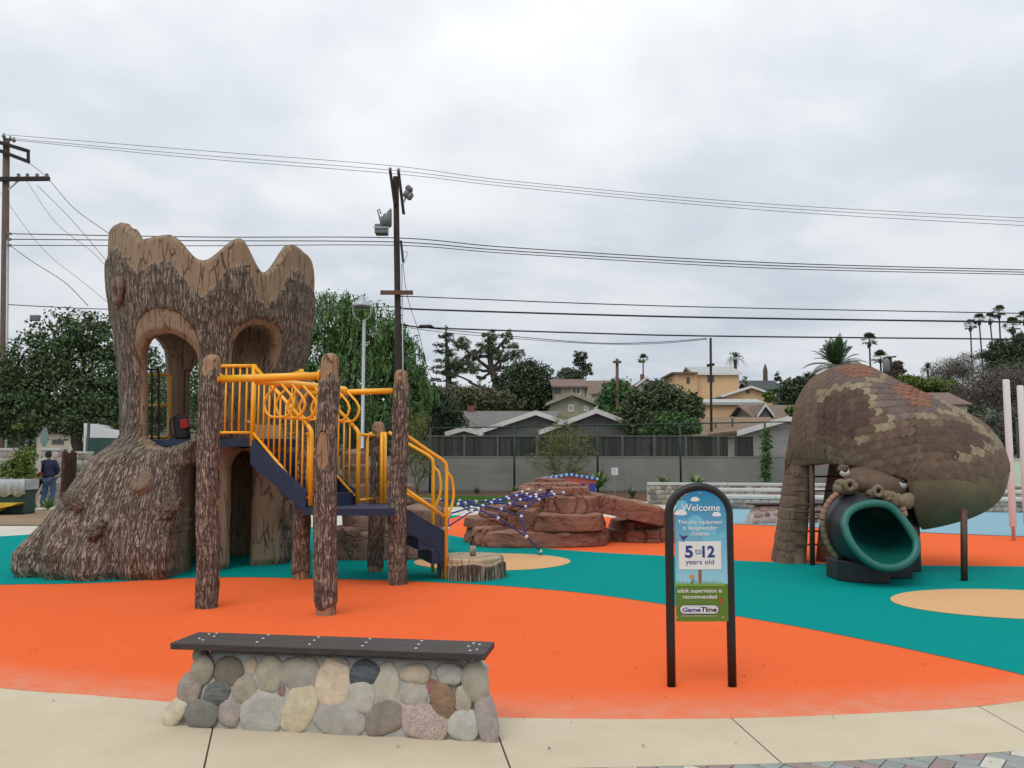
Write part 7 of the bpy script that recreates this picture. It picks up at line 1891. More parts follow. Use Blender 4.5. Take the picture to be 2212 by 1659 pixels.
# stone pine with flat clumps
d = 82; t = thing('stone_pine', 'leaning pine with flat layered clumps of foliage above the long grey roof', 'tree', (P(1078, 880, d).x, d, Tz(P(1078, 880, d).x, d)))
mb = MB(); z0 = Tz(P(1080, 880, d).x, d); tk = [Vector((P(1080, 890, d).x, d, z0 - 0.3)), P(1075, 850, d), P(1063, 800, d), P(1058, 770, d), P(1062, 740, d)]; mb.tube(spline(tk, 4), list(np.linspace(0.42, 0.18, 17)), 9)
cl = [(998, 742, 20, 14), (1020, 768, 18, 12), (1052, 752, 22, 18), (1062, 726, 20, 12), (1096, 727, 13, 13), (1078, 770, 20, 16), (1112, 762, 19, 19), (1118, 790, 14, 12), (985, 784, 26, 13), (1012, 795, 30, 14), (975, 805, 20, 10), (1040, 815, 12, 6), (1092, 745, 14, 8)]
for i, (x, y, a, b_) in enumerate(cl): limb(mb, tk[2 + (i % 3)] if y < 790 else tk[1 + i % 2], P(x, y + 4, d), 0.2, 0.06, 40 + i, 0.12)
mb.build('trunk', M_trunk, t, True)
V, tn = blob_leaves([PB(x, y, a, b_, d) for x, y, a, b_ in cl], 12000, 0.28, 0.22, 9, 0.2, 26, hollow=0.4); crown_obj('crown', t, V, ML_pine, tn)
d = 76
tree('dense_dark_tree', 'dense dark rounded tree left of the sage house', (P(1150, 890, d).x, d, Tz(P(1150, 890, d).x, d)), P(1150, 860, d), 0.4, [PB(1135, 800, 45, 22, d), PB(1120, 835, 50, 35, d), PB(1165, 835, 40, 40, d), PB(1150, 870, 60, 30, d), PB(1190, 880, 22, 35, d)], 15000, 0.30, ML_dark, 31)
tree('brushy_tree', 'olive brown brushy trees below the leaning pine', (P(1050, 890, 72).x, 72, Tz(P(1050, 890, 72).x, 72)), P(1050, 880, 72), 0.25, [PB(1010, 862, 40, 25, 72), PB(1060, 865, 45, 25, 72), PB(970, 860, 35, 30, 72), PB(1095, 875, 30, 20, 72)], 10000, 0.28, leaf_mat('olive_leaf', (0.160, 0.168, 0.080), (0.080, 0.083, 0.048), (0.11, 0.085, 0.055)), 33)
for i, (px, yt, lb) in enumerate(((985, 832, 'leftmost'), (1000, 838, 'second'), (1020, 834, 'third'), (1035, 829, 'tallest'), (1047, 834, 'rightmost'))):
    d = 150; z0 = Tz(P(px, 850, d).x, d); b0 = Vector((P(px, 850, d).x, d, z0)); zt_ = P(px, yt, d).z
    t = thing('cypress', f'{lb} tiny dark cypress spire on the skyline below the leaning pine', 'tree', b0, 'cypress row on the skyline')
    MB().tube([b0, (b0.x, d, zt_)], [0.2, 0.05], 5).build('trunk', M_trunk, t)
    V, tn = blob_leaves([((b0.x, d, z0 + (zt_ - z0) * q), (0.9 * (1.15 - q), 0.9 * (1.15 - q), (zt_ - z0) * 0.16)) for q in (0.3, 0.45, 0.6, 0.75, 0.92)], 700, 0.55, 0.4, 60 + i, 0.3, 12); crown_obj('crown', t, V, ML_dark, tn)
tree('eucalyptus', 'airy tall tree above the sage house roof', (P(1262, 840, 112).x, 112, Tz(P(1262, 840, 112).x, 112)), P(1260, 800, 112), 0.22, [PB(1255, 768, 15, 11, 112), PB(1250, 783, 12, 10, 112), PB(1265, 790, 12, 12, 112), PB(1272, 806, 9, 9, 112)], 1500, 0.34, ML_dark, 41, clump=0.2, per=12)
tree('grey_green_shrub', 'grey green shrub poking over the sage house roof', (P(1236, 850, 108).x, 108, Tz(P(1236, 850, 108).x, 108)), P(1236, 825, 108), 0.2, [PB(1236, 812, 27, 16, 108)], 2600, 0.4, ML_far, 42)
tree('round_green_tree', 'round bright green tree beside the brown pole', (P(1334, 900, 57).x, 57, Tz(P(1334, 900, 57).x, 57)), P(1334, 885, 57), 0.22, [PB(1334, 850, 34, 28, 57), PB(1315, 872, 25, 25, 57), PB(1358, 870, 24, 28, 57), PB(1336, 890, 40, 20, 57)], 10000, 0.22, ML_mid, 43)
tree('broadleaf_shrub', 'large dark broadleaf shrub right of the brown pole', (P(1420, 940, 43.5).x, 43.5, 0), P(1420, 915, 43.5), 0.2, [PB(1430, 858, 48, 30, 43.5), PB(1390, 885, 45, 35, 43.5), PB(1460, 880, 50, 35, 43.5), PB(1425, 910, 75, 30, 43.5), PB(1490, 885, 28, 30, 43.5), PB(1375, 915, 35, 22, 43.5)], 17000, 0.26, ML_loq, 44, 0.42, clump=0.2)
tree('light_green_shrub', 'lighter green shrub in front of the tan roof', (P(1450, 940, 42.3).x, 42.3, 0), P(1450, 925, 42.3), 0.12, [PB(1455, 915, 40, 22, 42.3), PB(1490, 925, 25, 15, 42.3), PB(1415, 930, 30, 12, 42.3)], 5000, 0.20, ML_mid, 45)
tree('yellow_green_bush', 'small yellow green bush by the brown roof dormer', (P(1713, 890, 62).x, 62, Tz(P(1713, 890, 62).x, 62)), P(1713, 885, 62), 0.1, [PB(1713, 888, 14, 12, 62), PB(1660, 857, 12, 12, 62)], 1500, 0.22, ML_lime, 46)
# airy palo verde saplings in front of the wall
def sapling(label, px, d, blobs, n, m, seed, stems=5, group=None):
    b0 = Vector((P(px, 1060, d).x, d, 0)); t = thing('palo_verde', label, 'tree', b0, group); mb = MB(); rs_ = random.Random(seed)
    for k in range(stems):
        c, rr = blobs[k % len(blobs)]; e_ = Vector(c) + Vector((rs_.uniform(-.7, .7) * rr[0], 0, rs_.uniform(-.2, .9) * rr[2])); pts = limb(mb, b0, e_, 0.03, 0.008, seed + k, 0.1)
        for q in range(5): limb(mb, pts[2 + q % 4], Vector(c) + Vector((rs_.uniform(-1, 1) * rr[0], rs_.uniform(-.5, .5) * rr[1], rs_.uniform(-.8, .9) * rr[2])), 0.012, 0.003, seed * 3 + k * 7 + q, 0.12, 4)
    mb.build('trunk', mat('olive_twig', (0.14, 0.13, 0.06), None, 8, 0.9), t, True)
    V, tn = blob_leaves(blobs, n, 0.075, 0.45, seed, 0.2, 14, 0.3, 0.2); crown_obj('crown', t, V, m, tn)
sapling('airy palo verde sapling in front of the grey wall behind the boulder', 1197, 36.6, [PB(1205, 950, 48, 36, 36.6), PB(1250, 965, 38, 38, 36.6), PB(1180, 995, 42, 30, 36.6), PB(1240, 1010, 40, 25, 36.6), PB(1215, 915, 25, 20, 36.6)], 5200, ML_yel, 51, 8)
sapling('palo verde sapling just behind the lower handrails', 900, 36.4, [PB(905, 920, 28, 35, 36.4), PB(890, 970, 30, 35, 36.4), PB(925, 1000, 25, 30, 36.4)], 4200, ML_yel, 52, 6)
# climbing vine on the fence
d = 37.4; vb = Vector((P(1656, 1050, d).x, d, 0)); t = thing('climbing_vine', 'narrow vine climbing the green fence post by the clapboard house', 'vine', vb)
MB().tube([vb, P(1655, 990, d), P(1657, 925, d)], 0.02, 5).build('stem', M_trunk, t); V, tn = blob_leaves([PB(1655, 935 + k * 16, 11, 12, d) for k in range(8)], 2600, 0.10, 0.6, 53, 0.3, 14, 0, 0.1); crown_obj('foliage', t, V, ML_mid, tn)

# ---- palms
def fan_palm(label, px, py, rpx, d, seed, skirt=1.0, group='fan palms', ybase=None, lean=0.0):
    c = P(px, py, d); r = rpx * d / FPX; z0 = Tz(c.x, d); b0 = Vector((c.x + lean, d, z0)); g = np.random.default_rng(seed)
    t = thing('fan_palm', label, 'palm', b0, group)
    tr = max(0.13, r * 0.10); MB().tube([b0, b0.lerp(c, 0.5) + Vector((lean * 0.1, 0, 0)), c + Vector((0, 0, -r * 0.1))], [tr * 1.3, tr, tr * 0.9], 7).build('trunk', M_trunk, t, True)
    Q = []; T_ = []
    for k in range(38):
        az = g.uniform(0, 6.283); el = math.radians(g.uniform(-35, 85)); dirv = np.array([math.cos(az) * math.cos(el), math.sin(az) * math.cos(el), math.sin(el)])
        hub = np.array(c) + dirv * r * 0.52; side = np.cross(dirv, [0, 0, 1.0]); side /= np.linalg.norm(side) + 1e-9; upv_ = np.cross(side, dirv); tn = g.random()
        Q.append(np.stack([np.array(c), np.array(c) + side * r * 0.015, hub + side * r * 0.012, hub])); T_.append(0.4)
        for a in np.linspace(-1.25, 1.25, 9):
            bd3 = dirv * math.cos(a) + side * math.sin(a); tip = hub + bd3 * r * 0.50 * (0.85 + 0.15 * math.cos(a)) + np.array([0, 0, -0.13 * r * g.random()]); w3 = np.cross(bd3, upv_) * r * 0.055
            mid_ = hub + (tip - hub) * 0.55; Q.append(np.stack([hub, mid_ + w3, tip, mid_ - w3])); T_.append(tn)
    crown_obj('fronds', t, np.array(Q), ML_palm, np.array(T_))
    if skirt:
        Q = []
        for k in range(40):
            az = g.uniform(0, 6.283); a = np.array(c) + np.array([math.cos(az), math.sin(az), 0]) * r * 0.06; e_ = np.array(c) + np.array([math.cos(az) * r * 0.30 * g.uniform(0.4, 1), math.sin(az) * r * 0.3, -r * g.uniform(0.5, 0.95) * skirt]); s = np.array([-math.sin(az), math.cos(az), 0]) * r * 0.09
            Q.append(np.stack([a, (a + e_) / 2 + s, e_, (a + e_) / 2 - s]))
        crown_obj('dead_skirt', t, np.array(Q), ML_skirt, g.random(len(Q)))
def date_palm(label, px, py, rpx, d, seed, nf=60, m=None, name='date_palm', droop=0.55, elmin=-12, group=None):
    c = P(px, py, d); r = rpx * d / FPX; z0 = min(Tz(c.x, d), c.z - 1); g = np.random.default_rng(seed); b0 = Vector((c.x, d, z0)); t = thing(name, label, 'palm', b0, group)
    MB().tube([b0, c + Vector((0, 0, -0.05 * r))], [max(0.2, r * 0.12), max(0.18, r * 0.11)], 9).build('trunk', M_trunk, t, True)
    Q = []; T_ = []
    for k in range(nf):
        az = g.uniform(0, 6.283); el = math.radians(g.uniform(elmin, 82)); L_ = r * g.uniform(0.85, 1.12); h = np.array([math.cos(az), math.sin(az), 0.0]); tn = g.random()
        ts = np.linspace(0, 1, 30); sp = np.array(c) + np.outer(ts * L_ * math.cos(el) * (1 - 0.12 * ts), h) + np.outer(ts * L_ * math.sin(el) - droop * L_ * ts ** 2.2 * (0.35 + 0.65 * math.cos(el)), [0, 0, 1.0])
        for j in range(3, 29):
            tg = sp[j+1] - sp[j-1]; tg /= np.linalg.norm(tg); s = np.cross(tg, [0, 0, 1.0]); s /= np.linalg.norm(s) + 1e-9; u_ = np.cross(s, tg); ll = L_ * 0.16 * math.sin(math.pi * min(1, 0.15 + 0.85 * ts[j])) + 0.02 * L_
            for sg in (-1, 1):
                tip = sp[j] + (s * sg * 0.75 + tg * 0.65 + u_ * 0.18) * ll; w3 = tg * L_ * 0.012; Q.append(np.stack([sp[j] - w3, (sp[j] + tip) / 2 - w3 * 1.2, tip, (sp[j] + tip) / 2 + w3 * 1.2])); T_.append(tn * 0.7 + 0.3 * g.random())
    crown_obj('fronds', t, np.array(Q), m or ML_palm, np.array(T_))
fan_palm('lone fan palm on the skyline left of the apricot house', 1389, 776, 15, 190, 71, 0.6, group='skyline palms')
fan_palm('fan palm with brown skirt above the crown of the snake', 1878, 735, 20, 130, 72, 1.0, group='skyline palms')
fan_palm('bushy fan palm left of the pole with the pale transformer', 1902, 775, 22, 115, 73, 0.5, group='skyline palms')
for i, (px, py, r_, lb) in enumerate(((2096, 703, 16, 'leftmost of the tall skyline palms at the right'), (2115, 690, 16, 'second tall palm from the left in the right skyline row'), (2138, 689, 16, 'third tall palm from the left in the right skyline row'), (2158, 674, 18, 'tallest palm of the right skyline row'), (2188, 704, 23, 'broad palm with brown skirt right of the tallest one'), (2213, 688, 20, 'palm cut by the right edge of the photo'))):
    fan_palm(lb, px, py, r_, 150, 80 + i, 1.0, group='skyline palms', lean=0.4 * (i % 3))
date_palm('big feathery date palm rising behind the snake', 1808, 792, 80, 86, 91, 80, droop=0.34)
date_palm('small round date palm on the right skyline', 2004, 797, 21, 135, 92, 60, droop=0.6, elmin=-30)
date_palm('queen palm with ragged fronds above the apricot roof', 1588, 775, 31, 104, 93, 30, droop=0.9, name='queen_palm', elmin=-10)
date_palm('low queen palm frond cluster right of the apricot roof', 1612, 822, 22, 103, 94, 14, droop=1.0, name='queen_palm')
# dead trunk
p = P(1653, 830, 110); t = thing('dead_palm_trunk', 'bare broken palm trunk standing above the dark green roof', 'tree', (p.x, 110, Tz(p.x, 110)))
MB().tube([(p.x, 110, Tz(p.x, 110)), P(1653, 800, 110), P(1653, 787, 110)], [0.32, 0.3, 0.1], 8).build('trunk', M_pole2, t, True)
p = P(1681, 820, 112); t = thing('cypress', 'single small cypress spire right of the bare palm trunk', 'tree', (p.x, 112, Tz(p.x, 112))); V, tn = blob_leaves([(P(1681, 806 + k * 5, 112), (0.22 + 0.09 * k, 0.3, 0.4)) for k in range(4)], 300, 0.3, 0.4, 97, 0.3, 10); crown_obj('crown', t, V, ML_dark, tn)
# trees and brush on the right and behind houses
tree('dark_green_tree', 'dark green tree left of the snake hump', (P(1712, 900, 74).x, 74, Tz(P(1712, 900, 74).x, 74)), P(1712, 870, 74), 0.25, [PB(1712, 845, 30, 22, 74), PB(1735, 865, 30, 30, 74), PB(1700, 868, 20, 15, 74), PB(1745, 830, 25, 20, 74)], 8000, 0.28, ML_dark, 101)
tree('brown_headed_tree', 'small brownish tree right of the pole with the pale transformer', (P(1938, 820, 110).x, 110, Tz(P(1938, 820, 110).x, 110)), P(1938, 810, 110), 0.2, [PB(1938, 795, 17, 16, 110), PB(1928, 808, 16, 10, 110)], 2600, 0.34, leaf_mat('brown_leaf', (0.13, 0.105, 0.075), (0.07, 0.06, 0.045)), 102)
tree('dark_conifer', 'broad dark conifer below the tall palms at the right edge', (P(2175, 830, 118).x, 118, Tz(P(2175, 830, 118).x, 118)), P(2175, 790, 118), 0.5, [PB(2165, 750, 32, 14, 118), PB(2150, 768, 32, 12, 118), PB(2190, 765, 40, 16, 118), PB(2175, 790, 50, 16, 118), PB(2210, 740, 25, 20, 118)], 13000, 0.42, ML_dark, 103, 0.35)
tree('yellow_green_thicket', 'yellow green thicket on the hillside right of the snake ridge', (P(1985, 850, 95).x, 95, Tz(P(1985, 850, 95).x, 95)), P(1985, 840, 95), 0.2, [PB(1955, 826, 32, 14, 95), PB(1995, 832, 40, 16, 95), PB(2035, 840, 35, 18, 95), PB(2060, 850, 30, 20, 95)], 9000, 0.34, ML_lime, 104)
def brush(label, px, py, d, blobs, n, seed, m=ML_twig, leaf=None):
    b0 = Vector((P(px, py, d).x, d, Tz(P(px, py, d).x, d))); t = thing('bare_brush', label, 'shrub', b0, 'bare brush on the hillside'); mb = MB()
    for i, (c, rr) in enumerate(blobs): limb(mb, b0, Vector(c), 0.16, 0.04, seed + i, 0.1)
    mb.build('stem', M_trunk, t); V, tn = blob_leaves(blobs, n, 0.75, 0.05, seed, 0.3, 22, 0, 0.15); crown_obj('twigs', t, V, m, tn)
    if leaf: V, tn = blob_leaves(blobs, leaf[0], 0.3, 0.5, seed + 1, 0.25, 16); crown_obj('leaves', t, V, leaf[1], tn)
brush('tall leafless grey brush left of the tall palms', 2060, 840, 100, [PB(2050, 800, 35, 28, 100), PB(2085, 795, 30, 32, 100), PB(2030, 825, 30, 20, 100)], 5000, 111, leaf=(600, ML_far))
brush('dense brown bare thicket above the right end of the snake', 2120, 900, 88, [PB(2110, 850, 55, 45, 88), PB(2160, 840, 55, 50, 88), PB(2205, 850, 50, 60, 88), PB(2090, 890, 40, 30, 88), PB(2140, 900, 50, 35, 88)], 13000, 112, leaf=(3500, leaf_mat('brown_scrub', (0.128, 0.105, 0.075), (0.068, 0.057, 0.045))))
brush('dark green scrub under the conifer at the right edge', 2200, 830, 100, [PB(2190, 812, 45, 22, 100), PB(2225, 830, 40, 30, 100)], 1500, 113, leaf=(6000, ML_dark))
brush('grey brush beside the spray posts behind the terraces', 2175, 960, 60, [PB(2165, 935, 45, 38, 60), PB(2210, 930, 40, 50, 60), PB(2130, 930, 30, 30, 60)], 4000, 114, leaf=(3500, leaf_mat('dusty_leaf', (0.09, 0.10, 0.06), (0.05, 0.055, 0.035))))
# continuous far woodland on the rise (reads as one mass)
g = np.random.default_rng(77); bl = []
for k in range(150):
    x = g.uniform(-75, 95); y = g.uniform(98, 175); z = Tz(x, y); h_ = g.uniform(1.0, 2.4); bl.append(((x, y, z + h_ * 0.5), (g.uniform(2, 4.2), 2.5, h_)))
for k in range(46):
    x = g.uniform(-60, 16); y = g.uniform(60, 95); z = Tz(x, y); h_ = g.uniform(1.2, 2.3); bl.append(((x, y, z + h_ * 0.5), (g.uniform(1.5, 3.2), 2.0, h_)))
for k in range(30):
    x = g.uniform(30, 62); y = g.uniform(60, 95); z = Tz(x, y); h_ = g.uniform(1.2, 2.6); bl.append(((x, y, z + h_ * 0.5), (g.uniform(1.5, 3.2), 2.0, h_)))
V, tn = blob_leaves(bl, 60000, 0.55, 0.5, 78, 0.3, 24); o = crown_obj('hillside_woods', None, V, ML_far, tn); tag(o, 'dark scrubby woodland covering the rise behind the houses', 'woodland', kind='stuff')

# ---- garden plants along the wall
def rosette(label, px, py, d, r, n, m, seed, h=0.6, z=0.0):
    c = G(px, py) if d is None else Vector((P(px, py, d).x, d, z)); t = thing('garden_plant', label, 'plant', c, 'young plants in the beds'); g = np.random.default_rng(seed)
    V, F = [], []
    for k in range(n):
        az = g.uniform(0, 6.283); el = g.uniform(0.35, 1.3); L_ = r * g.uniform(0.7, 1.1); hd = Vector((math.cos(az), math.sin(az), 0)); s = Vector((-math.sin(az), math.cos(az), 0)); prev = None
        for q in range(5):
            tq = q / 4; p = c + hd * (L_ * tq * math.cos(el)) + Vector((0, 0, L_ * tq * math.sin(el) - 0.35 * L_ * tq * tq * math.cos(el) + 0.02)); w_ = r * 0.085 * math.sin(math.pi * min(1, 0.12 + 0.9 * tq)) + 0.003
            V += [p - s * w_, p + s * w_]; 
            if prev is not None: F.append((prev, prev + 1, len(V) - 1, len(V) - 2))
            prev = len(V) - 2
    o = obj('leaves', V, F, m, t, True)
M_agave = mat('agave_green', (0.17, 0.26, 0.08), (0.09, 0.16, 0.05), 6, 0.6); M_aloe = mat('aloe_grey_green', (0.17, 0.20, 0.10), (0.10, 0.13, 0.06), 6, 0.6)
rosette('broad-leaved plant right of the small playhouse', 1291, 1040, 33, 1.0, 30, M_agave, 1, z=0.35)
rosette('spiky plant in the mulch beside the paper notice', 1366, 1072, 33.2, 0.55, 26, M_aloe, 2)
rosette('spiky plant on the terrace left of the welcome sign', 1432, 1042, 30.0, 0.55, 26, M_aloe, 3, z=0.55)
rosette('spiky plant on the terrace right of its twin, above the sign', 1504, 1042, 30.0, 0.62, 28, M_agave, 4, z=0.55)
rosette('low dark tuft at the foot of the wall left of the sapling', 1030, 1062, 37.0, 0.42, 40, M_aloe, 5); rosette('low dark tuft below the second fence post', 1113, 1062, 37.0, 0.42, 40, M_aloe, 6)
rosette('grassy tuft at the foot of the cobble pillar near the person', 104, 1098, 25.8, 0.45, 40, M_agave, 7); rosette('small tuft between the wrapped bin and the person', 72, 1096, 25.9, 0.35, 30, M_agave, 8)
# young tree with big leaves beside the left pillar
d = 26.8; b0 = Vector((P(42, 1090, d).x, d, 0)); t = thing('young_tree', 'young leafy sapling tied to a wooden stake by the left pillar', 'tree', b0); mb = MB(); limb(mb, b0, P(42, 930, d), 0.03, 0.012, 5, 0.03)
for k in range(6): limb(mb, P(42, 1050 - k * 14, d), P(42 + (-1) ** k * 26, 1030 - k * 14, d), 0.014, 0.005, k, 0.1)
mb.build('trunk', M_trunk, t, True); V, tn = blob_leaves([PB(42, 925, 10, 7, d), PB(55, 985, 22, 22, d), PB(35, 1010, 30, 22, d), PB(58, 1030, 20, 20, d), PB(20, 1020, 18, 25, d)], 1500, 0.14, 0.5, 121, 0.35, 12); crown_obj('crown', t, V, ML_lime, tn)
p = P(33, 1060, d); MB().box((p.x - 0.04, d + 0.05, 0), (p.x + 0.04, d + 0.12, P(33, 985, d).z)).build('stake', M_arm, t)
# ================================================================== PERSON
pb = Vector((P(104, 1093, 27.2).x, 27.2, 0))
person = thing('person', 'person in navy shirt and blue jeans seen from behind, holding a red tool', 'person', pb)
M_skin = mat('skin', (0.20, 0.105, 0.07), None, 6, 0.6); M_shirt = mat('navy_shirt', (0.018, 0.022, 0.075), (0.012, 0.015, 0.05), 9, 0.85, 0.4, 18, dist=0.02); M_jean = mat('blue_jeans', (0.055, 0.10, 0.19), (0.035, 0.065, 0.13), 12, 0.9, 0.3, 40); M_hair = mat('dark_hair', (0.012, 0.010, 0.009), None, 10, 0.7); M_boot = mat('work_boot', (0.05, 0.035, 0.025), None, 6, 0.7)
def skin(name, verts, edges, radii, m, root=0, sub=2):
    me = bpy.data.meshes.new(name); me.from_pydata([tuple(Vector(v) ) for v in verts], edges, []); me.materials.append(m)
    o = link(name, me, person)
    sk = o.modifiers.new('skin', 'SKIN'); sk.use_smooth_shade = True
    for i, r in enumerate(radii):
        v_ = me.skin_vertices[0].data[i]; v_.radius = r if isinstance(r, tuple) else (r, r); v_.use_root = (i == root)
    s = o.modifiers.new('sub', 'SUBSURF'); s.levels = sub; s.render_levels = sub; return o
# x right, y away from the camera; the body faces away and to the left, one foot forward
skin('body', [(0, 0, 0.92), (-0.02, 0.01, 1.12), (-0.03, 0.0, 1.34), (-0.03, 0, 1.45), (-0.04, -0.01, 1.53), (-0.19, 0.02, 1.40), (-0.25, 0.10, 1.15), (-0.34, 0.16, 0.96), (-0.40, 0.18, 0.90), (0.15, 0.0, 1.40), (0.20, 0.12, 1.15), (0.06, 0.24, 1.0), (-0.12, 0.27, 0.97), (-0.1, 0.0, 0.86), (-0.13, 0.02, 0.48), (-0.19, -0.04, 0.09), (0.1, 0, 0.86), (0.11, 0.05, 0.48), (0.06, 0.0, 0.09)],
     [(0, 1), (1, 2), (2, 3), (3, 4), (2, 5), (5, 6), (6, 7), (7, 8), (2, 9), (9, 10), (10, 11), (11, 12), (0, 13), (13, 14), (14, 15), (0, 16), (16, 17), (17, 18)],
     [(0.10, 0.07), (0.10, 0.07), (0.11, 0.06), 0.05, 0.055, 0.05, 0.04, 0.036, 0.032, 0.05, 0.04, 0.036, 0.032, 0.06, 0.05, 0.04, 0.06, 0.05, 0.04], M_skin)
skin('shirt', [(0, 0, 0.90), (-0.01, 0.01, 1.05), (-0.02, 0.01, 1.20), (-0.03, 0.0, 1.36), (-0.03, 0, 1.45), (-0.19, 0.02, 1.41), (-0.25, 0.10, 1.15), (-0.32, 0.15, 1.00), (0.15, 0.0, 1.41), (0.20, 0.12, 1.15), (0.09, 0.22, 1.02)], [(0, 1), (1, 2), (2, 3), (3, 4), (3, 5), (5, 6), (6, 7), (3, 8), (8, 9), (9, 10)], [(0.185, 0.145), (0.18, 0.14), (0.185, 0.135), (0.19, 0.125), 0.075, 0.09, 0.075, 0.06, 0.09, 0.075, 0.06], M_shirt)
skin('jeans', [(0, 0, 0.93), (-0.1, 0, 0.84), (-0.13, 0.02, 0.48), (-0.19, -0.04, 0.08), (0.1, 0, 0.84), (0.11, 0.05, 0.48), (0.06, 0.0, 0.08)], [(0, 1), (1, 2), (2, 3), (0, 4), (4, 5), (5, 6)], [(0.175, 0.14), 0.115, 0.085, 0.075, 0.115, 0.085, 0.075], M_jean)
hd = Vector((-0.05, -0.01, 1.645)) + pb
o = link('head', pebble(0, M_skin), person, hd, None, (0.082, 0.098, 0.118))
MB().lathe(hd + Vector((0.003, -0.018, 0.0)), [(0.075, -0.075), (0.096, -0.03), (0.099, 0.03), (0.085, 0.09), (0.045, 0.128), (0.005, 0.136)], 20).build('hair', M_hair, person, True)
for s in (-1, 1): link('ear', pebble(1, M_skin), person, hd + Vector((s * 0.09, 0.0, -0.01)), None, (0.014, 0.022, 0.033))
MB().lathe(hd + Vector((-0.085, 0.05, -0.02)), [(0.012, 0), (0.02, 0.015), (0.008, 0.03)], 8, (-1, 0.4, 0)).build('nose', M_skin, person, True)
for hx, hy, hz in ((-0.41, 0.18, 0.885), (-0.14, 0.275, 0.965)):
    h0 = pb + Vector((hx, hy, hz)); link('palm', pebble(2, M_skin), person, h0, (0.3, 0, 0.2), (0.04, 0.028, 0.05))
    for k in range(4): MB().tube([h0 + Vector((-0.03 + 0.018 * k, 0.01, -0.03)), h0 + Vector((-0.045 + 0.018 * k, 0.0, -0.065 - 0.006 * (k in (1, 2)))), h0 + Vector((-0.02 + 0.018 * k, -0.02, -0.085))], [0.010, 0.009, 0.007], 6).build('finger', M_skin, person, True)
    MB().tube([h0 + Vector((0.03, -0.01, 0.0)), h0 + Vector((0.045, -0.03, -0.03)), h0 + Vector((0.03, -0.035, -0.055))], [0.011, 0.010, 0.008], 6).build('thumb', M_skin, person, True)
for x, y in ((-0.19, 0.0), (0.06, 0.04)):
    link('shoe', pebble(3, M_boot), person, pb + Vector((x, y, 0.05)), (0, 0, 0.25), (0.055, 0.14, 0.052))
bl_ = thing('leaf_blower', 'red hand tool with dark nozzle and orange tank held by the person in navy', 'tool', pb + Vector((-0.3, 0.1, 0.8)))
M_tred = mat('tool_red', (0.35, 0.02, 0.015), None, 5, 0.4); M_tor = mat('tank_orange', (0.72, 0.20, 0.07), None, 5, 0.5)
link('motor', pebble(4, M_tred), bl_, pb + Vector((-0.26, -0.02, 0.98)), None, (0.11, 0.1, 0.12))
MB().tube([pb + Vector((-0.12, 0.27, 0.93)), pb + Vector((-0.28, 0.16, 1.02)), pb + Vector((-0.42, 0.16, 0.87))], 0.018, 8).build('handle', M_blk, bl_, True)
MB().tube([pb + Vector((-0.25, 0.1, 0.92)), pb + Vector((-0.3, -0.1, 0.6)), pb + Vector((-0.34, -0.3, 0.35))], [0.055, 0.05, 0.045], 10).build('nozzle', M_blk, bl_, True)
MB().lathe(pb + Vector((-0.47, -0.05, 0.66)), [(0.055, 0), (0.075, 0.02), (0.06, 0.15), (0.03, 0.2)], 12).build('tank', M_tor, bl_, True); MB().lathe(pb + Vector((-0.47, -0.05, 0.85)), [(0.035, 0), (0.04, 0.1), (0.02, 0.13)], 12).build('tank_cap', M_white, bl_, True)

# ================================================================== THINGS LEFT ON THE DECK, CLIMBER IN THE TRUNK
bp = Vector((P(400, 930, 12.6).x, 12.55, DZ)); bag = thing('backpack', 'black and red backpack leaning on the deck inside the trunk tower', 'backpack', bp)
M_bk = mat('black_nylon', (0.015, 0.015, 0.017), None, 8, 0.7, 0.3, 40); M_rd = mat('red_nylon', (0.40, 0.02, 0.02), None, 8, 0.7)
bevel(MB().obox(bp + Vector((-0.03, 0, 0.17)), (0.10, 0, 0.02), (0, 0.07, 0), (-0.03, 0, 0.17)).build('pack', M_bk, bag), 0.045, 4); bevel(MB().obox(bp + Vector((0.03, -0.05, 0.23)), (0.06, 0, 0.01), (0, 0.04, 0), (-0.01, 0, 0.07)).build('front_pocket', M_rd, bag), 0.02, 3)
MB().tube(spline([bp + Vector((-0.06, -0.06, 0.37)), bp + Vector((-0.16, -0.1, 0.28)), bp + Vector((-0.14, -0.1, 0.08)), bp + Vector((-0.05, -0.08, 0.04))], 5), 0.014, 6).build('strap', M_bk, bag, True)
cb = Vector((P(590, 930, 12.3).x, 12.15, DZ)); box_ = thing('cardboard_box', 'open cardboard box on the entrance deck behind the yellow balusters', 'box', cb)
M_card = mat('cardboard', (0.48, 0.33, 0.20), (0.40, 0.27, 0.16), 5, 0.85)
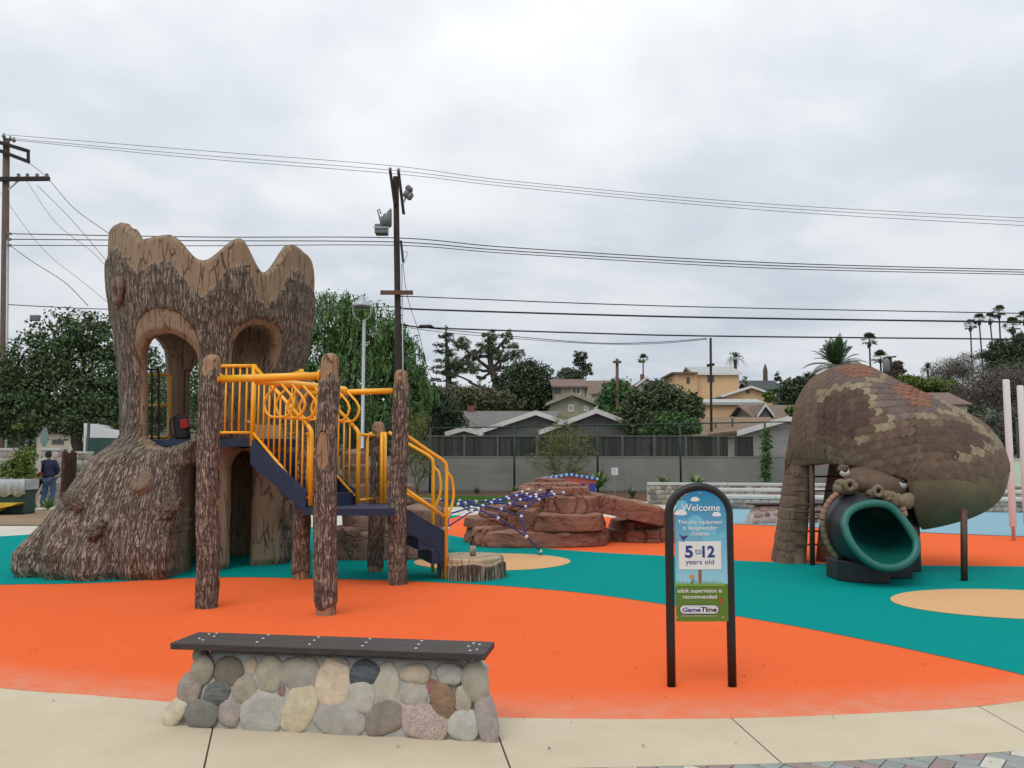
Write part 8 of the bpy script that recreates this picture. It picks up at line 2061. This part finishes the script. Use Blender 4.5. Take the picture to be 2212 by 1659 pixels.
for a, b_ in (((-0.2, -0.14, 0.004), (0.2, -0.13, 0.2)), ((-0.2, 0.13, 0.004), (0.2, 0.14, 0.2)), ((-0.2, -0.129, 0.004), (-0.19, 0.129, 0.2)), ((0.19, -0.129, 0.004), (0.2, 0.129, 0.2))): MB().box(cb + Vector(a), cb + Vector(b_)).build('side', M_card, box_)
MB().bar(cb + Vector((-0.2, 0, 0.2)), cb + Vector((-0.34, 0, 0.27)), 0.26, 0.006).build('flap', M_card, box_); MB().bar(cb + Vector((0.2, 0, 0.2)), cb + Vector((0.36, 0, 0.22)), 0.26, 0.006).build('flap', M_card, box_)
br = thing('broom', 'wooden broom leaning inside the trunk tower behind the deck railing', 'broom', Vector((P(492, 940, 12.0).x, 12.1, DZ)))
MB().tube([Vector((P(497, 940, 12.2).x, 12.1, DZ)), P(488, 729, 12.0)], 0.017, 8).build('handle', mat('broom_wood', (0.50, 0.25, 0.12), None, 6, 0.6), br, True)
MB().box((P(497, 940, 12.2).x - 0.06, 12.06, DZ), (P(497, 940, 12.2).x + 0.06, 12.14, DZ + 0.14)).build('bristles', mat('bristle', (0.06, 0.06, 0.07), None, 20, 0.9), br)
# inside guard: bent tubes in the left arch
ga = thing('arch_guard', 'yellow and brown tube guard with bars inside the left arch of the trunk tower', 'guard rail', (P(345, 945, 13.6).x, 13.5, DZ))
gq = lambda x, y, d=13.3: P(x, y, d)
MB().tube(spline([gq(318, 808), gq(340, 810), gq(366, 812), gq(367, 835), gq(367, 925), gq(363, 943), gq(350, 945), gq(320, 945)], 4), 0.022, 8).build('frame', M_yel, ga, True)
MB().tube([gq(318, 875), gq(366, 876)], 0.018, 8).build('cross_bar', M_yel, ga, True)
for x in (328, 343): MB().tube(spline([gq(x - 12, 800, 13.2), gq(x - 4, 798, 13.2), gq(x, 806, 13.2), gq(x, 870, 13.2), gq(x, 950, 13.2)], 5), 0.016, 8).build('grab_bar', M_rust, ga, True)
MB().tube(spline([gq(416, 800, 13.4), gq(405, 800, 13.4), gq(399, 806, 13.4), gq(398, 870, 13.4), gq(398, 945, 13.4)], 5), 0.018, 8).build('grab_bar', M_rust, ga, True)
